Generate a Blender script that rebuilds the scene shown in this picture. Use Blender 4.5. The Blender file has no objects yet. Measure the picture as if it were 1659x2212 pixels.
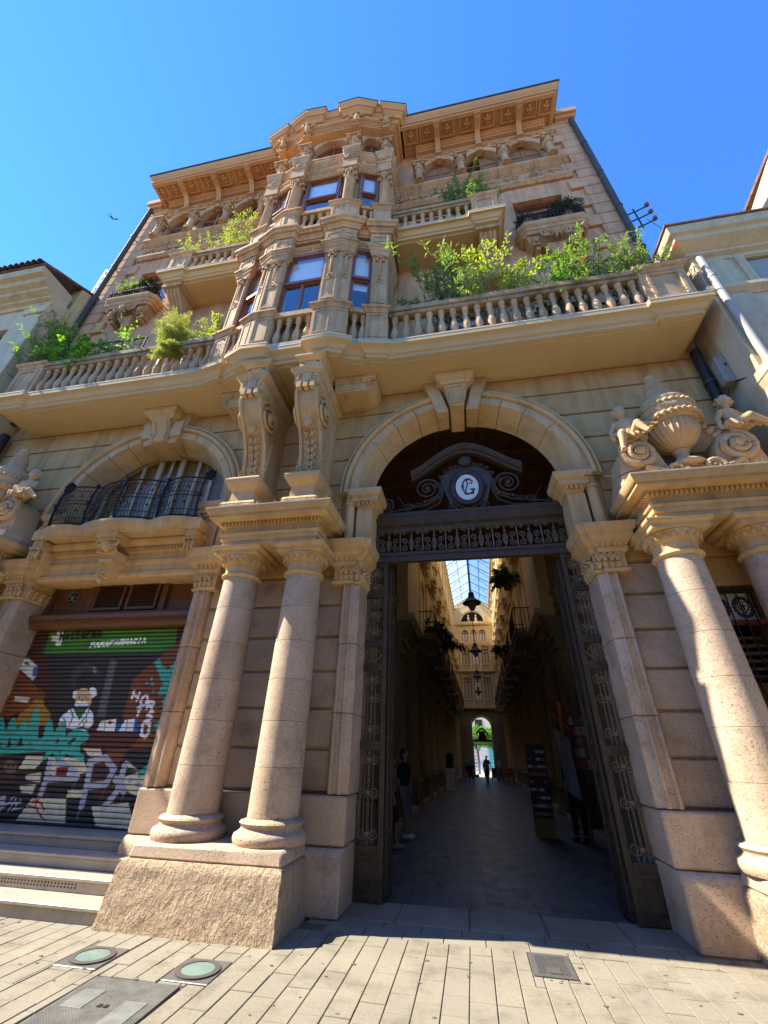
import bpy, bmesh, random
import numpy as np
from math import sin, cos, pi, sqrt, atan2, radians, floor
from mathutils import Vector, Matrix, noise as mnoise

S = bpy.context.scene
COL = S.collection
random.seed(7)

# ------------------------------------------------------------------ camera
cam_d = bpy.data.cameras.new('camera')
cam = bpy.data.objects.new('camera', cam_d)
COL.objects.link(cam)
F = 890.0                                   # focal length in units of a 1659 x 2212 picture
U_ = Vector((39.5, 1506, -890)).normalized()
X_ = Vector((5230, 388, 890)); X_ = (X_ - U_ * X_.dot(U_)).normalized()
Y_ = U_.cross(X_)
cam.matrix_world = Matrix((X_, Y_, U_)).to_4x4()
cam.location = (0, 0, 1.6)
cam_d.sensor_fit = 'VERTICAL'; cam_d.sensor_height = 36; cam_d.lens = F / 2212 * 36
cam_d.clip_end = 2000; cam_d.clip_start = 0.05
S.camera = cam

# ------------------------------------------------------------------ sky and sun
SUN = Vector((-.50, -.078, .56)).normalized()
w = bpy.data.worlds.new('World'); S.world = w; w.use_nodes = True
wt = w.node_tree
bg = wt.nodes['Background']
sky = wt.nodes.new('ShaderNodeTexSky')
sky.sky_type = 'NISHITA'; sky.sun_disc = False
sky.sun_elevation = math_el = np.arcsin(SUN.z)
sky.sun_rotation = atan2(SUN.x, SUN.y)
sky.altitude = 200; sky.air_density = 1.0; sky.dust_density = 0.0; sky.ozone_density = 6.0
tint = wt.nodes.new('ShaderNodeMix'); tint.data_type = 'RGBA'; tint.blend_type = 'MULTIPLY'; tint.inputs[0].default_value = 1
wt.links.new(sky.outputs[0], tint.inputs[6]); tint.inputs[7].default_value = (.43, .80, 1.17, 1)      # one even tint: the deep blue of a phone picture
wt.links.new(tint.outputs[2], bg.inputs[0]); bg.inputs[1].default_value = 0.125
sl = bpy.data.lights.new('sun', 'SUN'); so = bpy.data.objects.new('sun', sl); COL.objects.link(so)
sl.energy = 4.6; sl.angle = radians(0.53); sl.color = (1.0, 0.93, 0.80)
so.rotation_euler = SUN.to_track_quat('Z', 'Y').to_euler(); so.location = (-40, -10, 60)
S.view_settings.view_transform = 'Standard'; S.view_settings.look = 'None'
S.view_settings.gamma = 1; S.view_settings.use_curve_mapping = False
S.view_settings.exposure = 1.68
S.render.engine = 'CYCLES'
cy = S.cycles
cy.max_bounces = 8; cy.diffuse_bounces = 4; cy.glossy_bounces = 3; cy.transparent_max_bounces = 12; cy.transmission_bounces = 4
cy.use_denoising = True; cy.sample_clamp_indirect = 8

# ------------------------------------------------------------------ materials
class NT:
    def __init__(s, name):
        s.m = bpy.data.materials.new(name); s.m.use_nodes = True
        s.t = s.m.node_tree; s.t.nodes.clear()
        s.out = s.t.nodes.new('ShaderNodeOutputMaterial')
        s.pos = None
    def n(s, typ, **kw):
        nd = s.t.nodes.new('ShaderNode' + typ)
        for k, v in kw.items():
            if k.startswith('_'): setattr(nd, k[1:], v)
            else:
                key = int(k[1:]) if k[0] == 'i' and k[1:].isdigit() else k.replace('_', ' ')
                s.set(nd.inputs[key], v)
        return nd
    def set(s, inp, v):
        if isinstance(v, bpy.types.NodeSocket): s.t.links.new(v, inp)
        elif isinstance(v, tuple) and len(v) == 3 and inp.type == 'RGBA': inp.default_value = (*v, 1)
        else: inp.default_value = v
    def P(s):
        if s.pos is None: s.pos = s.n('NewGeometry').outputs['Position']
        return s.pos
    def map(s, scale, rot=(0, 0, 0), src=None):
        return s.n('Mapping', Vector=src or s.P(), Scale=scale, Rotation=rot).outputs[0]
    def noise(s, scale, detail=4, rough=.55, vec=None, dist=0):
        return s.n('TexNoise', Vector=vec or s.P(), Scale=scale, Detail=detail, Roughness=rough, Distortion=dist).outputs[0]
    def ramp(s, fac, a, b, va=0., vb=1.):
        return s.n('MapRange', i0=fac, i1=a, i2=b, i3=va, i4=vb).outputs[0]
    def mix(s, f, a, b, mode='MIX'):
        nd = s.n('Mix', _data_type='RGBA', _blend_type=mode)
        s.set(nd.inputs[0], f); s.set(nd.inputs[6], a); s.set(nd.inputs[7], b)
        return nd.outputs[2]
    def math(s, op, a, b=0.):
        return s.n('Math', _operation=op, i0=a, i1=b).outputs[0]
    def finish(s, shader):
        s.t.links.new(shader, s.out.inputs[0]); return s.m

def stone(name, ca, cb, fine=28., rough=.85, bump=.25, bdist=.01, pits=0., pitscale=26., streak=.0, dirt=0., rug=0., tint=None, big=.9, var=.2):
    t = NT(name)
    c = t.mix(t.ramp(t.noise(big, 5, .6), .36, .66), ca, cb)
    f = t.noise(fine, 3, .6)
    c = t.mix(t.ramp(f, .3, .75), t.mix(.16, c, (0, 0, 0)), c)
    # each separately set piece differs a little
    oi = t.n('ObjectInfo').outputs['Random']
    c = t.mix(t.ramp(oi, 0, 1, 0., var), c, tint or (.25, .17, .10))
    h = f
    if streak:
        sv = t.noise(1., 5, .65, t.map((5, 5, .45)))
        c = t.mix(t.ramp(sv, .47, .76, 0, streak), c, t.mix(1, c, (.42, .38, .34), 'MULTIPLY'))
    if dirt:
        dv = t.noise(2.4, 6, .7)
        c = t.mix(t.ramp(dv, .5, .72, 0, dirt), c, t.mix(1, c, (.45, .42, .38), 'MULTIPLY'))
    if pits:
        pv = t.noise(pitscale, 3, .62, t.map((1, 1, 1.7)))
        pm = t.ramp(pv, .585, .66, 0, 1)
        gate = t.ramp(t.noise(3.2, 3, .6), .40, .6, .30, 1)
        pm = t.math('MULTIPLY', pm, gate)
        c = t.mix(t.math('MULTIPLY', pm, pits), c, t.mix(1, c, (.36, .27, .20), 'MULTIPLY'))
        h = t.math('SUBTRACT', t.math('MULTIPLY', f, .35), pm)
    if rug:
        rv = t.noise(rug, 5, .7, t.map((1, 1, .55), (0, .6, 0)))
        h = t.math('ADD', h, t.math('MULTIPLY', rv, 2.2))
        c = t.mix(t.ramp(rv, .3, .62, .4, 0), c, t.mix(1, c, (.5, .4, .32), 'MULTIPLY'))
    b = t.n('Bump', Strength=bump, Distance=bdist, Height=h).outputs[0]
    p = t.n('BsdfPrincipled', Base_Color=c, Roughness=rough, Normal=b)
    p.inputs['Specular IOR Level'].default_value = .25
    return t.finish(p.outputs[0])

def plain(name, c, rough=.6, metal=0., bump=0., bs=60., var=.25, spec=.4, emit=None):
    t = NT(name)
    col = t.mix(t.ramp(t.noise(7, 4, .6), .3, .7), c, tuple(x * (1 - var) for x in c))
    kw = {}
    if bump: kw['Normal'] = t.n('Bump', Strength=bump, Distance=.006, Height=t.noise(bs, 3)).outputs[0]
    p = t.n('BsdfPrincipled', Base_Color=col, Roughness=rough, Metallic=metal, **kw)
    p.inputs['Specular IOR Level'].default_value = spec
    return t.finish(p.outputs[0])

def leafmat(name, ca, cb, trans=.45):
    t = NT(name)
    c = t.mix(t.ramp(t.noise(9, 3), .35, .65), ca, cb)
    d = t.n('BsdfPrincipled', Base_Color=c, Roughness=.45)
    tr = t.n('BsdfTranslucent', Color=t.mix(1, c, (1.5, 1.7, .5), 'MULTIPLY'))
    m = t.n('MixShader', i0=trans, i1=d.outputs[0], i2=tr.outputs[0])
    return t.finish(m.outputs[0])

def glassmat(name, tint=(.9, .95, 1), fac=.12, rough=.03):
    t = NT(name)
    fr = t.math('POWER', t.n('LayerWeight', Blend=.5).outputs['Facing'], 5)      # same from both sides of the thin pane
    fr = t.math('MINIMUM', t.math('ADD', t.math('MULTIPLY', fr, .9), .04 + fac), 1.)
    g = t.n('BsdfGlossy', Color=(.95, .97, 1), Roughness=rough)
    tr = t.n('BsdfTransparent', Color=tint)
    return t.finish(t.n('MixShader', i0=fr, i1=tr.outputs[0], i2=g.outputs[0]).outputs[0])

def woodmat(name, ca, cb, rough=.4, ax=(14, 14, .8)):
    t = NT(name)
    c = t.mix(t.ramp(t.noise(1.5, 6, .65, t.map(ax)), .35, .68), ca, cb)
    b = t.n('Bump', Strength=.15, Distance=.004, Height=t.noise(3, 4, .6, t.map(ax))).outputs[0]
    return t.finish(t.n('BsdfPrincipled', Base_Color=c, Roughness=rough, Normal=b).outputs[0])

M = dict(
    stucco=stone('stucco', (0.72, 0.46, 0.19), (0.64, 0.39, 0.15), 60, .9, .14, .004, streak=.75, dirt=.4),
    upper=stone('upper_stucco', (0.74, 0.405, 0.215), (0.66, 0.35, 0.175), 50, .9, .14, .004, streak=.75, dirt=.4),
    trim=stone('trim_stone', (0.73, 0.49, 0.225), (0.65, 0.42, 0.185), 70, .85, .17, .004, streak=.5, dirt=.35),
    trim_up=stone('weathered_trim', (0.71, 0.435, 0.215), (0.6, 0.35, 0.165), 60, .85, .2, .005, streak=.8, dirt=.5),
    eave=stone('eave_stucco', (0.73, 0.395, 0.17), (0.64, 0.335, 0.14), 50, .85, .12, .004, dirt=.2),
    soffit=stone('soffit_plaster', (0.7, 0.5, 0.25), (0.63, 0.44, 0.21), 40, .9, .06, .003, dirt=.1),
    trav=stone('travertine', (0.64, 0.48, 0.335), (0.49, 0.355, 0.24), 26, .8, .7, .012, pits=.8, pitscale=40, dirt=.6),
    plinth=stone('rough_plinth_stone', (0.62, 0.465, 0.3), (0.5, 0.375, 0.245), 30, .9, .9, .03, pits=.2, dirt=.4, rug=17),
    statue=stone('statue_stone', (0.68, 0.455, 0.235), (0.58, 0.375, 0.18), 46, .85, .55, .008, dirt=.6),
    rail=stone('sooty_rail_stone', (.50, .335, .175), (.36, .23, .115), 40, .9, .4, .008, pits=.3, streak=1., dirt=.9),
    cap=stone('lime_cap', (.62, .52, .37), (.50, .38, .25), 30, .9, .6, .01, pits=.3, dirt=.7),
    iron=plain('wrought_iron', (.026, .019, .012), .75, .0, .1, var=.4),
    irong=plain('weathered_grey_iron', (.095, .072, .046), .6, .2, .2, var=.5),
    ironl=plain('worn_grey_iron', (.23, .185, .125), .55, .2, .2, var=.3),
    black=plain('black_paint', (.022, .018, .014), .55),
    wood=woodmat('mahogany', (.23, .075, .034), (.16, .048, .02), .45),
    wood2=woodmat('brown_panel', (.17, .072, .026), (.12, .05, .018), .45),
    wood3=woodmat('oak_shutter', (.36, .17, .055), (.28, .12, .035), .5),
    coff=woodmat('coffer_wood', (.20, .078, .03), (.13, .048, .018), .6),
    glass=glassmat('window_glass', (.96, .97, .97), .05),
    dglass=glassmat('dark_glass', (.90, .82, .70), -.025),
    blind=plain('white_blind', (.86, .78, .66), .8, var=.1),
    curtain=plain('curtain', (.62, .49, .33), .9, var=.25),
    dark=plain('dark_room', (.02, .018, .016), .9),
    frame=plain('cream_frame', (.52, .38, .22), .6),
    white=plain('white_paint', (.74, .72, .68), .5, var=.12),
    pvc=plain('white_pipe', (.37, .33, .275), .55, var=.12),
    zinc=plain('dark_zinc', (.085, .072, .06), .8, .0),
    marble=stone('marble', (.50, .44, .36), (.41, .36, .29), 18, .35, .08, .003, streak=.35),
    metal=plain('steel_grey', (.22, .21, .195), .45, .6, .2),
    clay=plain('terracotta_tile', (.24, .115, .065), .85, 0, .4, 30, .6),
    nwall=stone('neighbour_render', (0.72, 0.56, 0.34), (0.63, 0.48, 0.28), 20, .9, .2, .006, streak=.4, dirt=.3),
    nwall2=stone('neighbour_yellow_bounce_render', (0.8, 0.61, 0.3), (0.7, 0.52, 0.25), 20, .9, .25, .006, streak=.3, dirt=.35),  # yellow render, brightened: bounced light on the side wall put into the colour
    cream=stone('cream_tower_render', (.72, .60, .40), (.66, .54, .35), 12, .9, .1, .004, dirt=.15),
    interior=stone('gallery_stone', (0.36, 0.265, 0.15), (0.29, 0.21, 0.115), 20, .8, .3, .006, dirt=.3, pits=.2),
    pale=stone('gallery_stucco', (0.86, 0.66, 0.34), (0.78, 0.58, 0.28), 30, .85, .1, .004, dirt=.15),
    floor=stone('gallery_floor', (0.085, 0.08, 0.075), (0.065, 0.062, 0.058), 9, .38, .12, .003, dirt=.4),
    skin=plain('skin', (.42, .24, .16), .55, var=.1),
    hair=plain('dark_hair', (.02, .014, .01), .7),
    brownpot=plain('terracotta_pot', (.32, .13, .07), .8),
    stem=plain('woody_stem', (.16, .11, .06), .85, var=.5),
    drystem=plain('dry_twig', (.30, .22, .12), .9, var=.5),
    olean=leafmat('oleander_leaf', (.22, .27, .085), (.13, .18, .055), .5),
    lime=leafmat('yellow_green_leaf', (.36, .37, .075), (.25, .28, .055), .5),
    bright=leafmat('bright_green_leaf', (.18, .31, .05), (.13, .235, .04), .55),
    grassy=leafmat('fine_pale_leaf', (.34, .33, .10), (.24, .25, .08), .45),
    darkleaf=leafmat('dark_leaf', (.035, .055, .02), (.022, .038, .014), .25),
    treeleaf=leafmat('street_tree_leaf', (.13, .24, .025), (.08, .17, .02), .5),
    pink=leafmat('pink_petal', (.80, .22, .36), (.75, .14, .26), .4),
    palepink=leafmat('pale_petal', (.80, .55, .58), (.75, .45, .5), .4),
)
# ------------------------------------------------------------------ mesh helpers
class MB:
    def __init__(s): s.v = []; s.f = []; s.mi = []
    def add(s, vs, fs, m=0):
        k = len(s.v); s.v.extend([tuple(p) for p in vs]); s.f.extend([[i + k for i in f] for f in fs]); s.mi.extend([m] * len(fs)); return s
    def box(s, x0, x1, y0, y1, z0, z1, m=0):
        return s.add([(x0, y0, z0), (x1, y0, z0), (x1, y1, z0), (x0, y1, z0), (x0, y0, z1), (x1, y0, z1), (x1, y1, z1), (x0, y1, z1)],
                     [(0, 3, 2, 1), (4, 5, 6, 7), (0, 1, 5, 4), (1, 2, 6, 5), (2, 3, 7, 6), (3, 0, 4, 7)], m)
    def frust(s, a, b, z0, z1):          # a, b: (x0, x1, y0, y1) at z0 and z1
        vs = [(q[i], q[j], z) for q, z in ((a, z0), (b, z1)) for i, j in ((0, 2), (1, 2), (1, 3), (0, 3))]
        return s.add(vs, [(0, 3, 2, 1), (4, 5, 6, 7), (0, 1, 5, 4), (1, 2, 6, 5), (2, 3, 7, 6), (3, 0, 4, 7)])
    def prism(s, pts, ax, a, b):         # polygon in the two other axes, extruded along ax
        def P(p, q):
            return (q, p[0], p[1]) if ax == 'x' else (p[0], q, p[1]) if ax == 'y' else (p[0], p[1], q)
        n = len(pts)
        return s.add([P(p, a) for p in pts] + [P(p, b) for p in pts],
                     [list(range(n))[::-1], list(range(n, 2 * n))] + [(i, (i + 1) % n, n + (i + 1) % n, n + i) for i in range(n)])
    def lathe(s, prof, c=(0, 0, 0), n=20, a0=0., a1=2 * pi, flute=0., fn=0):
        full = abs(a1 - a0 - 2 * pi) < 1e-6; m = n if full else n + 1; vs = []
        for i in range(m):
            a = a0 + (a1 - a0) * i / n
            for r, z in prof:
                rr = r * (1 + flute * cos(fn * a)) if fn else r
                vs.append((c[0] + rr * cos(a), c[1] + rr * sin(a), c[2] + z))
        k = len(prof); fs = []
        for i in range(n if full else n):
            j = (i + 1) % m
            for q in range(k - 1): fs.append((i * k + q, j * k + q, j * k + q + 1, i * k + q + 1))
        if prof[0][0] > 1e-6 and full: fs.append([i * k for i in range(m)][::-1])
        if prof[-1][0] > 1e-6 and full: fs.append([i * k + k - 1 for i in range(m)])
        return s.add(vs, fs)
    def sweep(s, plan, prof, closed=False):  # prof: closed polygon of (outward, z); outward is to the right of travel
        n = len(plan); vs = []
        for i in range(n):
            p = Vector(plan[i])
            d0 = (p - Vector(plan[i - 1])).normalized() if (i > 0 or closed) else None
            d1 = (Vector(plan[(i + 1) % n]) - p).normalized() if (i < n - 1 or closed) else None
            n0 = Vector((d0.y, -d0.x)) if d0 else None; n1 = Vector((d1.y, -d1.x)) if d1 else None
            if n0 and n1:
                mv = n0 + n1; mv = mv / max(mv.dot(n0), .25) if mv.length > 1e-4 else n0
            else: mv = n0 or n1
            for o, z in prof: vs.append((p.x + mv.x * o, p.y + mv.y * o, z))
        k = len(prof); fs = []
        for i in range(n if closed else n - 1):
            j = (i + 1) % n
            for q in range(k): fs.append((i * k + q, j * k + q, j * k + (q + 1) % k, i * k + (q + 1) % k))
        if not closed: fs += [list(range(k)), [(n - 1) * k + q for q in range(k)][::-1]]
        return s.add(vs, fs)
    def arc(s, cx, cz, prof, a0, a1, n, rz=1.):   # prof: closed polygon of (radius, y) swung in the XZ plane
        k = len(prof); vs = []; fs = []
        for i in range(n + 1):
            a = a0 + (a1 - a0) * i / n
            for r, y in prof: vs.append((cx + r * cos(a), y, cz + r * sin(a) * rz))
        for i in range(n):
            for q in range(k): fs.append((i * k + q, (i + 1) * k + q, (i + 1) * k + (q + 1) % k, i * k + (q + 1) % k))
        fs += [list(range(k)), [n * k + q for q in range(k)][::-1]]
        return s.add(vs, fs)
    def tube(s, path, r, n=6, closed=False, r1=None):
        path = [Vector(p) for p in path]; m = len(path); vs = []
        up = Vector((0.13, .21, .97))
        for i, p in enumerate(path):
            a = path[i - 1] if (i > 0 or closed) else p; b = path[(i + 1) % m] if (i < m - 1 or closed) else p
            d = (b - a).normalized() if (b - a).length > 1e-9 else Vector((0, 0, 1))
            u = d.cross(up)
            if u.length < .05: u = d.cross(Vector((1, 0, 0)))
            u.normalize(); v = d.cross(u)
            rr = r if r1 is None else r + (r1 - r) * i / max(m - 1, 1)
            if isinstance(r, (list, tuple)): rr = r[i]
            for q in range(n):
                t = 2 * pi * q / n; vs.append(p + u * (rr * cos(t)) + v * (rr * sin(t)))
        fs = []
        for i in range(m if closed else m - 1):
            j = (i + 1) % m
            for q in range(n): fs.append((i * n + q, i * n + (q + 1) % n, j * n + (q + 1) % n, j * n + q))
        if not closed: fs += [list(range(n))[::-1], [(m - 1) * n + q for q in range(n)]]
        return s.add(vs, fs)
    def bar(s, p, q, w, h=None):
        return s.tube([p, q], w * .72, 4)
    def ell(s, c, r, n=8, m=6, rot=None):
        if not isinstance(r, (list, tuple)): r = (r, r, r)
        vs = [Vector((0, 0, r[2]))]
        for j in range(1, m):
            t = pi * j / m
            for i in range(n): vs.append(Vector((r[0] * sin(t) * cos(2 * pi * i / n), r[1] * sin(t) * sin(2 * pi * i / n), r[2] * cos(t))))
        vs.append(Vector((0, 0, -r[2])))
        if rot is not None: vs = [rot @ v for v in vs]
        vs = [v + Vector(c) for v in vs]; fs = []
        for i in range(n): fs.append((0, 1 + i, 1 + (i + 1) % n))
        for j in range(m - 2):
            for i in range(n):
                a = 1 + j * n; fs.append((a + i, a + n + i, a + n + (i + 1) % n, a + (i + 1) % n))
        a = 1 + (m - 2) * n
        for i in range(n): fs.append((a + i, len(vs) - 1, a + (i + 1) % n))
        return s.add(vs, fs)
    def cap(s, p, q, r1, r2, n=10):       # tapered limb with round ends
        p, q = Vector(p), Vector(q); s.tube([p, q], r1, n, r1=r2); s.ell(p, r1, n, 6); s.ell(q, r2, n, 6); return s
    def join(s, o, mt=None):
        vs = o.v if mt is None else [mt @ Vector(p) for p in o.v]
        k = len(s.v); s.v.extend([tuple(p) for p in vs]); s.f.extend([[i + k for i in f] for f in o.f]); s.mi.extend(o.mi); return s
    def spiral(s, c, r0, turns, w, ax='xz', a0=0., sg=1, r_end=.18, n=None, sec=5, off=0.):
        n = n or int(14 * turns) + 4; path = []
        for i in range(n + 1):
            t = i / n; r = r0 * (1 - t * (1 - r_end)); a = a0 + sg * 2 * pi * turns * t
            e, f = r * cos(a), r * sin(a)
            path.append((c[0] + e, c[1] + off * t, c[2] + f) if ax == 'xz' else (c[0] + off * t, c[1] + e, c[2] + f))
        return s.tube(path, w, sec, r1=w * .7)
    def mesh(s, name, smooth=35, bevel=0., recalc=True):
        me = bpy.data.meshes.new(name); me.from_pydata(s.v, [], s.f)
        if bevel or recalc:
            b = bmesh.new(); b.from_mesh(me)
            if recalc: bmesh.ops.recalc_face_normals(b, faces=b.faces)
            if bevel:
                es = [e for e in b.edges if len(e.link_faces) == 2 and e.calc_face_angle(0) > .6]
                bmesh.ops.bevel(b, geom=es, offset=bevel, segments=1, affect='EDGES', clamp_overlap=True)
            b.to_mesh(me); b.free()
        if smooth:
            me.polygons.foreach_set('use_smooth', [True] * len(me.polygons))
            me.set_sharp_from_angle(angle=radians(smooth))
        return me

def O(name, me, mt=None, parent=None, loc=(0, 0, 0), rot=(0, 0, 0), scale=None, **tags):
    if isinstance(me, MB): me = me.mesh(name)
    o = bpy.data.objects.new(name, me); COL.objects.link(o)
    if mt is not None and me is not None and not me.materials:
        for x in (mt if isinstance(mt, (list, tuple)) else [mt]): me.materials.append(M[x] if isinstance(x, str) else x)
    o.location = loc; o.rotation_euler = rot
    if scale: o.scale = scale
    if parent: o.parent = parent
    for k, v in tags.items(): o[k] = v
    return o
def E(name, parent=None, loc=(0, 0, 0), rot=(0, 0, 0), **tags): return O(name, None, None, parent, loc, rot, **tags)
def thing(name, label, cat, loc=(0, 0, 0), rot=(0, 0, 0), group=None, me=None, mt=None):
    o = O(name, me, mt, None, loc, rot, label=label, category=cat)
    if group: o['group'] = group
    return o
def clone(o, parent=None, **tags):
    c = o.copy(); COL.objects.link(c)
    if parent: c.parent = parent
    for ch in list(o.children): clone(ch, c)
    for k, v in tags.items(): c[k] = v
    return c
def boxm(x0, x1, y0, y1, z0, z1, bev=.012, name='block'): return MB().box(x0, x1, y0, y1, z0, z1).mesh(name, 0 if not bev else 30, bev)
def remesh(mb, name, vox, it=4, sm=.5):
    """One continuous surface out of overlapping volumes."""
    o = bpy.data.objects.new('tmp', mb.mesh(name, 0)); COL.objects.link(o)
    r = o.modifiers.new('r', 'REMESH'); r.mode = 'VOXEL'; r.voxel_size = vox
    if it: q = o.modifiers.new('s', 'SMOOTH'); q.iterations = it; q.factor = sm
    dg = bpy.context.evaluated_depsgraph_get(); dg.update()
    me = bpy.data.meshes.new_from_object(o.evaluated_get(dg)); me.name = name
    me.polygons.foreach_set('use_smooth', [True] * len(me.polygons))
    old = o.data; bpy.data.objects.remove(o); bpy.data.meshes.remove(old)
    me.materials.clear()
    return me
def holes(x0, x1, z0, z1, hs, y0, y1):
    """A wall with rectangular openings hs = [(x0,x1,z0,z1)]"""
    m = MB(); xs = sorted({x0, x1, *[h[0] for h in hs], *[h[1] for h in hs]}); zs = sorted({z0, z1, *[h[2] for h in hs], *[h[3] for h in hs]})
    xs = [x for x in xs if x0 <= x <= x1]; zs = [z for z in zs if z0 <= z <= z1]
    gone = lambda a, c: a < x0 or a > x1 or c < z0 or c > z1 or any(h[0] < a < h[1] and h[2] < c < h[3] for h in hs)
    for i in range(len(xs) - 1):
        for j in range(len(zs) - 1):
            a, b, c, d = xs[i], xs[i + 1], zs[j], zs[j + 1]; mx, mz = (a + b) / 2, (c + d) / 2
            if gone(mx, mz): continue
            m.add([(a, y0, c), (b, y0, c), (b, y0, d), (a, y0, d)], [(0, 1, 2, 3)])
            m.add([(a, y1, c), (b, y1, c), (b, y1, d), (a, y1, d)], [(3, 2, 1, 0)])
            e = 1e-3
            if gone(a - e, mz): m.add([(a, y0, c), (a, y0, d), (a, y1, d), (a, y1, c)], [(0, 1, 2, 3)])
            if gone(b + e, mz): m.add([(b, y0, c), (b, y1, c), (b, y1, d), (b, y0, d)], [(0, 1, 2, 3)])
            if gone(mx, c - e): m.add([(a, y0, c), (a, y1, c), (b, y1, c), (b, y0, c)], [(0, 1, 2, 3)])
            if gone(mx, d + e): m.add([(a, y0, d), (b, y0, d), (b, y1, d), (a, y1, d)], [(0, 1, 2, 3)])
    return m

def inset(pl, o):
    """A plan polyline moved inwards by o (ends kept along their own segment normals)."""
    out = []; n = len(pl)
    for i in range(n):
        p = Vector(pl[i]); d0 = (p - Vector(pl[i - 1])).normalized() if i else None; d1 = (Vector(pl[i + 1]) - p).normalized() if i < n - 1 else None
        n0 = Vector((d0.y, -d0.x)) if d0 else None; n1 = Vector((d1.y, -d1.x)) if d1 else None
        mv = (n0 + n1) / max((n0 + n1).dot(n0), .25) if n0 and n1 else (n0 or n1)
        out.append((p.x - mv.x * o, p.y - mv.y * o))
    return out
# ------------------------------------------------------------------ the arcade building
A = -3.10; W = 6.30; PC = A + 3.31; LC = A - 3.31; SP = 5.78
B = thing('arcade_building', 'ornate tan stone building with bay window, balconies and arched passage', 'building', (A, W, 0))
B_INV = Matrix.Translation((-A, -W, 0))
def P(name, mb, mt, parent=None, smooth=35, bevel=0., **tags):
    """A part of the building; geometry is given in world coordinates."""
    me = mb.mesh(name, smooth, bevel) if isinstance(mb, MB) else mb
    o = O(name, me, mt, parent or B, **tags)
    o.matrix_parent_inverse = (parent or B).matrix_basis.inverted() if (parent or B).parent is None else Matrix.Identity(4)
    return o
def mir(pts, c, s):
    q = [(c + s * x, y) for x, y in pts]
    return q if s > 0 else q[::-1]
def relief(mb, mt, w, h, rnd, d=.035, step=None):
    """Carved scrollwork in a local frame: x along 0..w, z up 0..h, towards -y."""
    m = MB(); st = step or h * 1.25; n = max(1, int(w / st)); st = w / n
    for i in range(n):
        cx = (i + .5) * st; sg = 1 if i % 2 else -1
        m.spiral((cx, -d * .4, h * .5), h * .36, 1.6, h * .085, 'xz', rnd.uniform(0, 1) + (0 if sg > 0 else pi), sg, n=16, sec=5)
        m.ell((cx, -d * .6, h * .5), (h * .12, d, h * .12), 6, 4)
        for k in range(4):
            a = rnd.uniform(0, 2 * pi); q = Matrix.Rotation(-a, 3, 'Y')
            m.ell((cx + cos(a) * st * .42, -d * .3, h * .5 + sin(a) * h * .34), (h * .17, d * .8, h * .07), 6, 4, q)
    return mb.join(m, mt)
def frame_mt(p0, p1, z):
    d = (Vector(p1) - Vector(p0)).normalized()
    return Matrix(((d.x, -d.y, 0, p0[0]), (d.y, d.x, 0, p0[1]), (0, 0, 1, z), (0, 0, 0, 1)))   # local -y points out (right of travel)
def leafspray(mb, c, r, n, d, a0=0., a1=2 * pi, fat=.22):
    for i in range(n):
        a = a0 + (a1 - a0) * (i + .5) / n
        mb.ell((c[0] + cos(a) * r * .55, c[1] - d * .3, c[2] + sin(a) * r * .55), (r * .5, d, r * fat), 6, 4, Matrix.Rotation(-a, 3, 'Y'))
    mb.ell((c[0], c[1] - d * .6, c[2]), (r * .22, d * .9, r * .22), 6, 4)
def acanth(mb, c, w, h, d, n=4):
    """A row of upright leaves whose tips curl outwards, for capitals."""
    for i in range(n):
        x = c[0] + (i - (n - 1) / 2) * w / n
        mb.ell((x, c[1], c[2] + h * .35), (w / n * .42, d * .5, h * .42), 7, 6); mb.ell((x, c[1] - d * .55, c[2] + h * .78), (w / n * .36, d * .5, h * .14), 7, 5)
        for e in (-1, 1): mb.ell((x + e * w / n * .3, c[1] - d * .1, c[2] + h * .45), (w / n * .2, d * .35, h * .22), 6, 4)
rnd = random.Random(3)

# --- lower walls: smooth coursed render above, travertine blocks below
AR = {PC: 1.0, LC: 1.0}
def cut(c, s, z, r):
    r = r * AR[c]; return c + s * (sqrt(max(r * r - (z - SP) ** 2, 0)) if z > SP else r)
def band(z0, z1, y0, y1, rc, gx=0., n=6):
    out = []
    for (xl, cl), (xr, cr) in (((A - 8, None), (LC, -1)), ((LC, 1), (PC, -1)), ((PC, 1), (A + 8, None))):
        zs = [z0 + (z1 - z0) * i / n for i in range(n + 1)]
        L = [((xl if cl is None else cut(LC if cl == 1 and xl == LC else PC, 1, z, rc)), z) for z in zs]
        R = [((xr if cr is None else cut(xr, -1, z, rc)), z) for z in zs]
        if max(r[0] - l[0] for l, r in zip(L, R)) < .05: continue
        if z0 > SP + rc - .02: out.append((A - 8, A + 8)); break
        out.append(MB().prism(L + R[::-1], 'y', y0, y1))
    return out
back = MB()
for i in range(10):
    for q in band(4.2 + i * .415, 4.2 + (i + 1) * .415, 6.335, 6.6, 2.0):
        if isinstance(q, tuple): back.box(q[0], q[1], 6.335, 6.6, 4.2 + i * .415, 8.35)
        else: back.join(q)
P('wall', back, 'stucco')
cz = [4.22, 4.92, 5.50, 6.08, 6.66, 7.24, 7.82, 8.35]
for i in range(len(cz) - 1):
    for q in band(cz[i] + .018, cz[i + 1] - .018, W, 6.36, 2.26):
        P('wall_course', MB().box(A - 8, A + 8, W, 6.36, cz[i] + .018, cz[i + 1] - .018) if isinstance(q, tuple) else q, 'stucco', bevel=.008)
bz = [1.15, 1.66, 2.17, 2.68, 3.19, 3.70, 4.20]
segs = [(A - 8, LC - 2.13), (LC + 2.13, PC - 2.13), (PC + 2.13, 3.03)]
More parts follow.
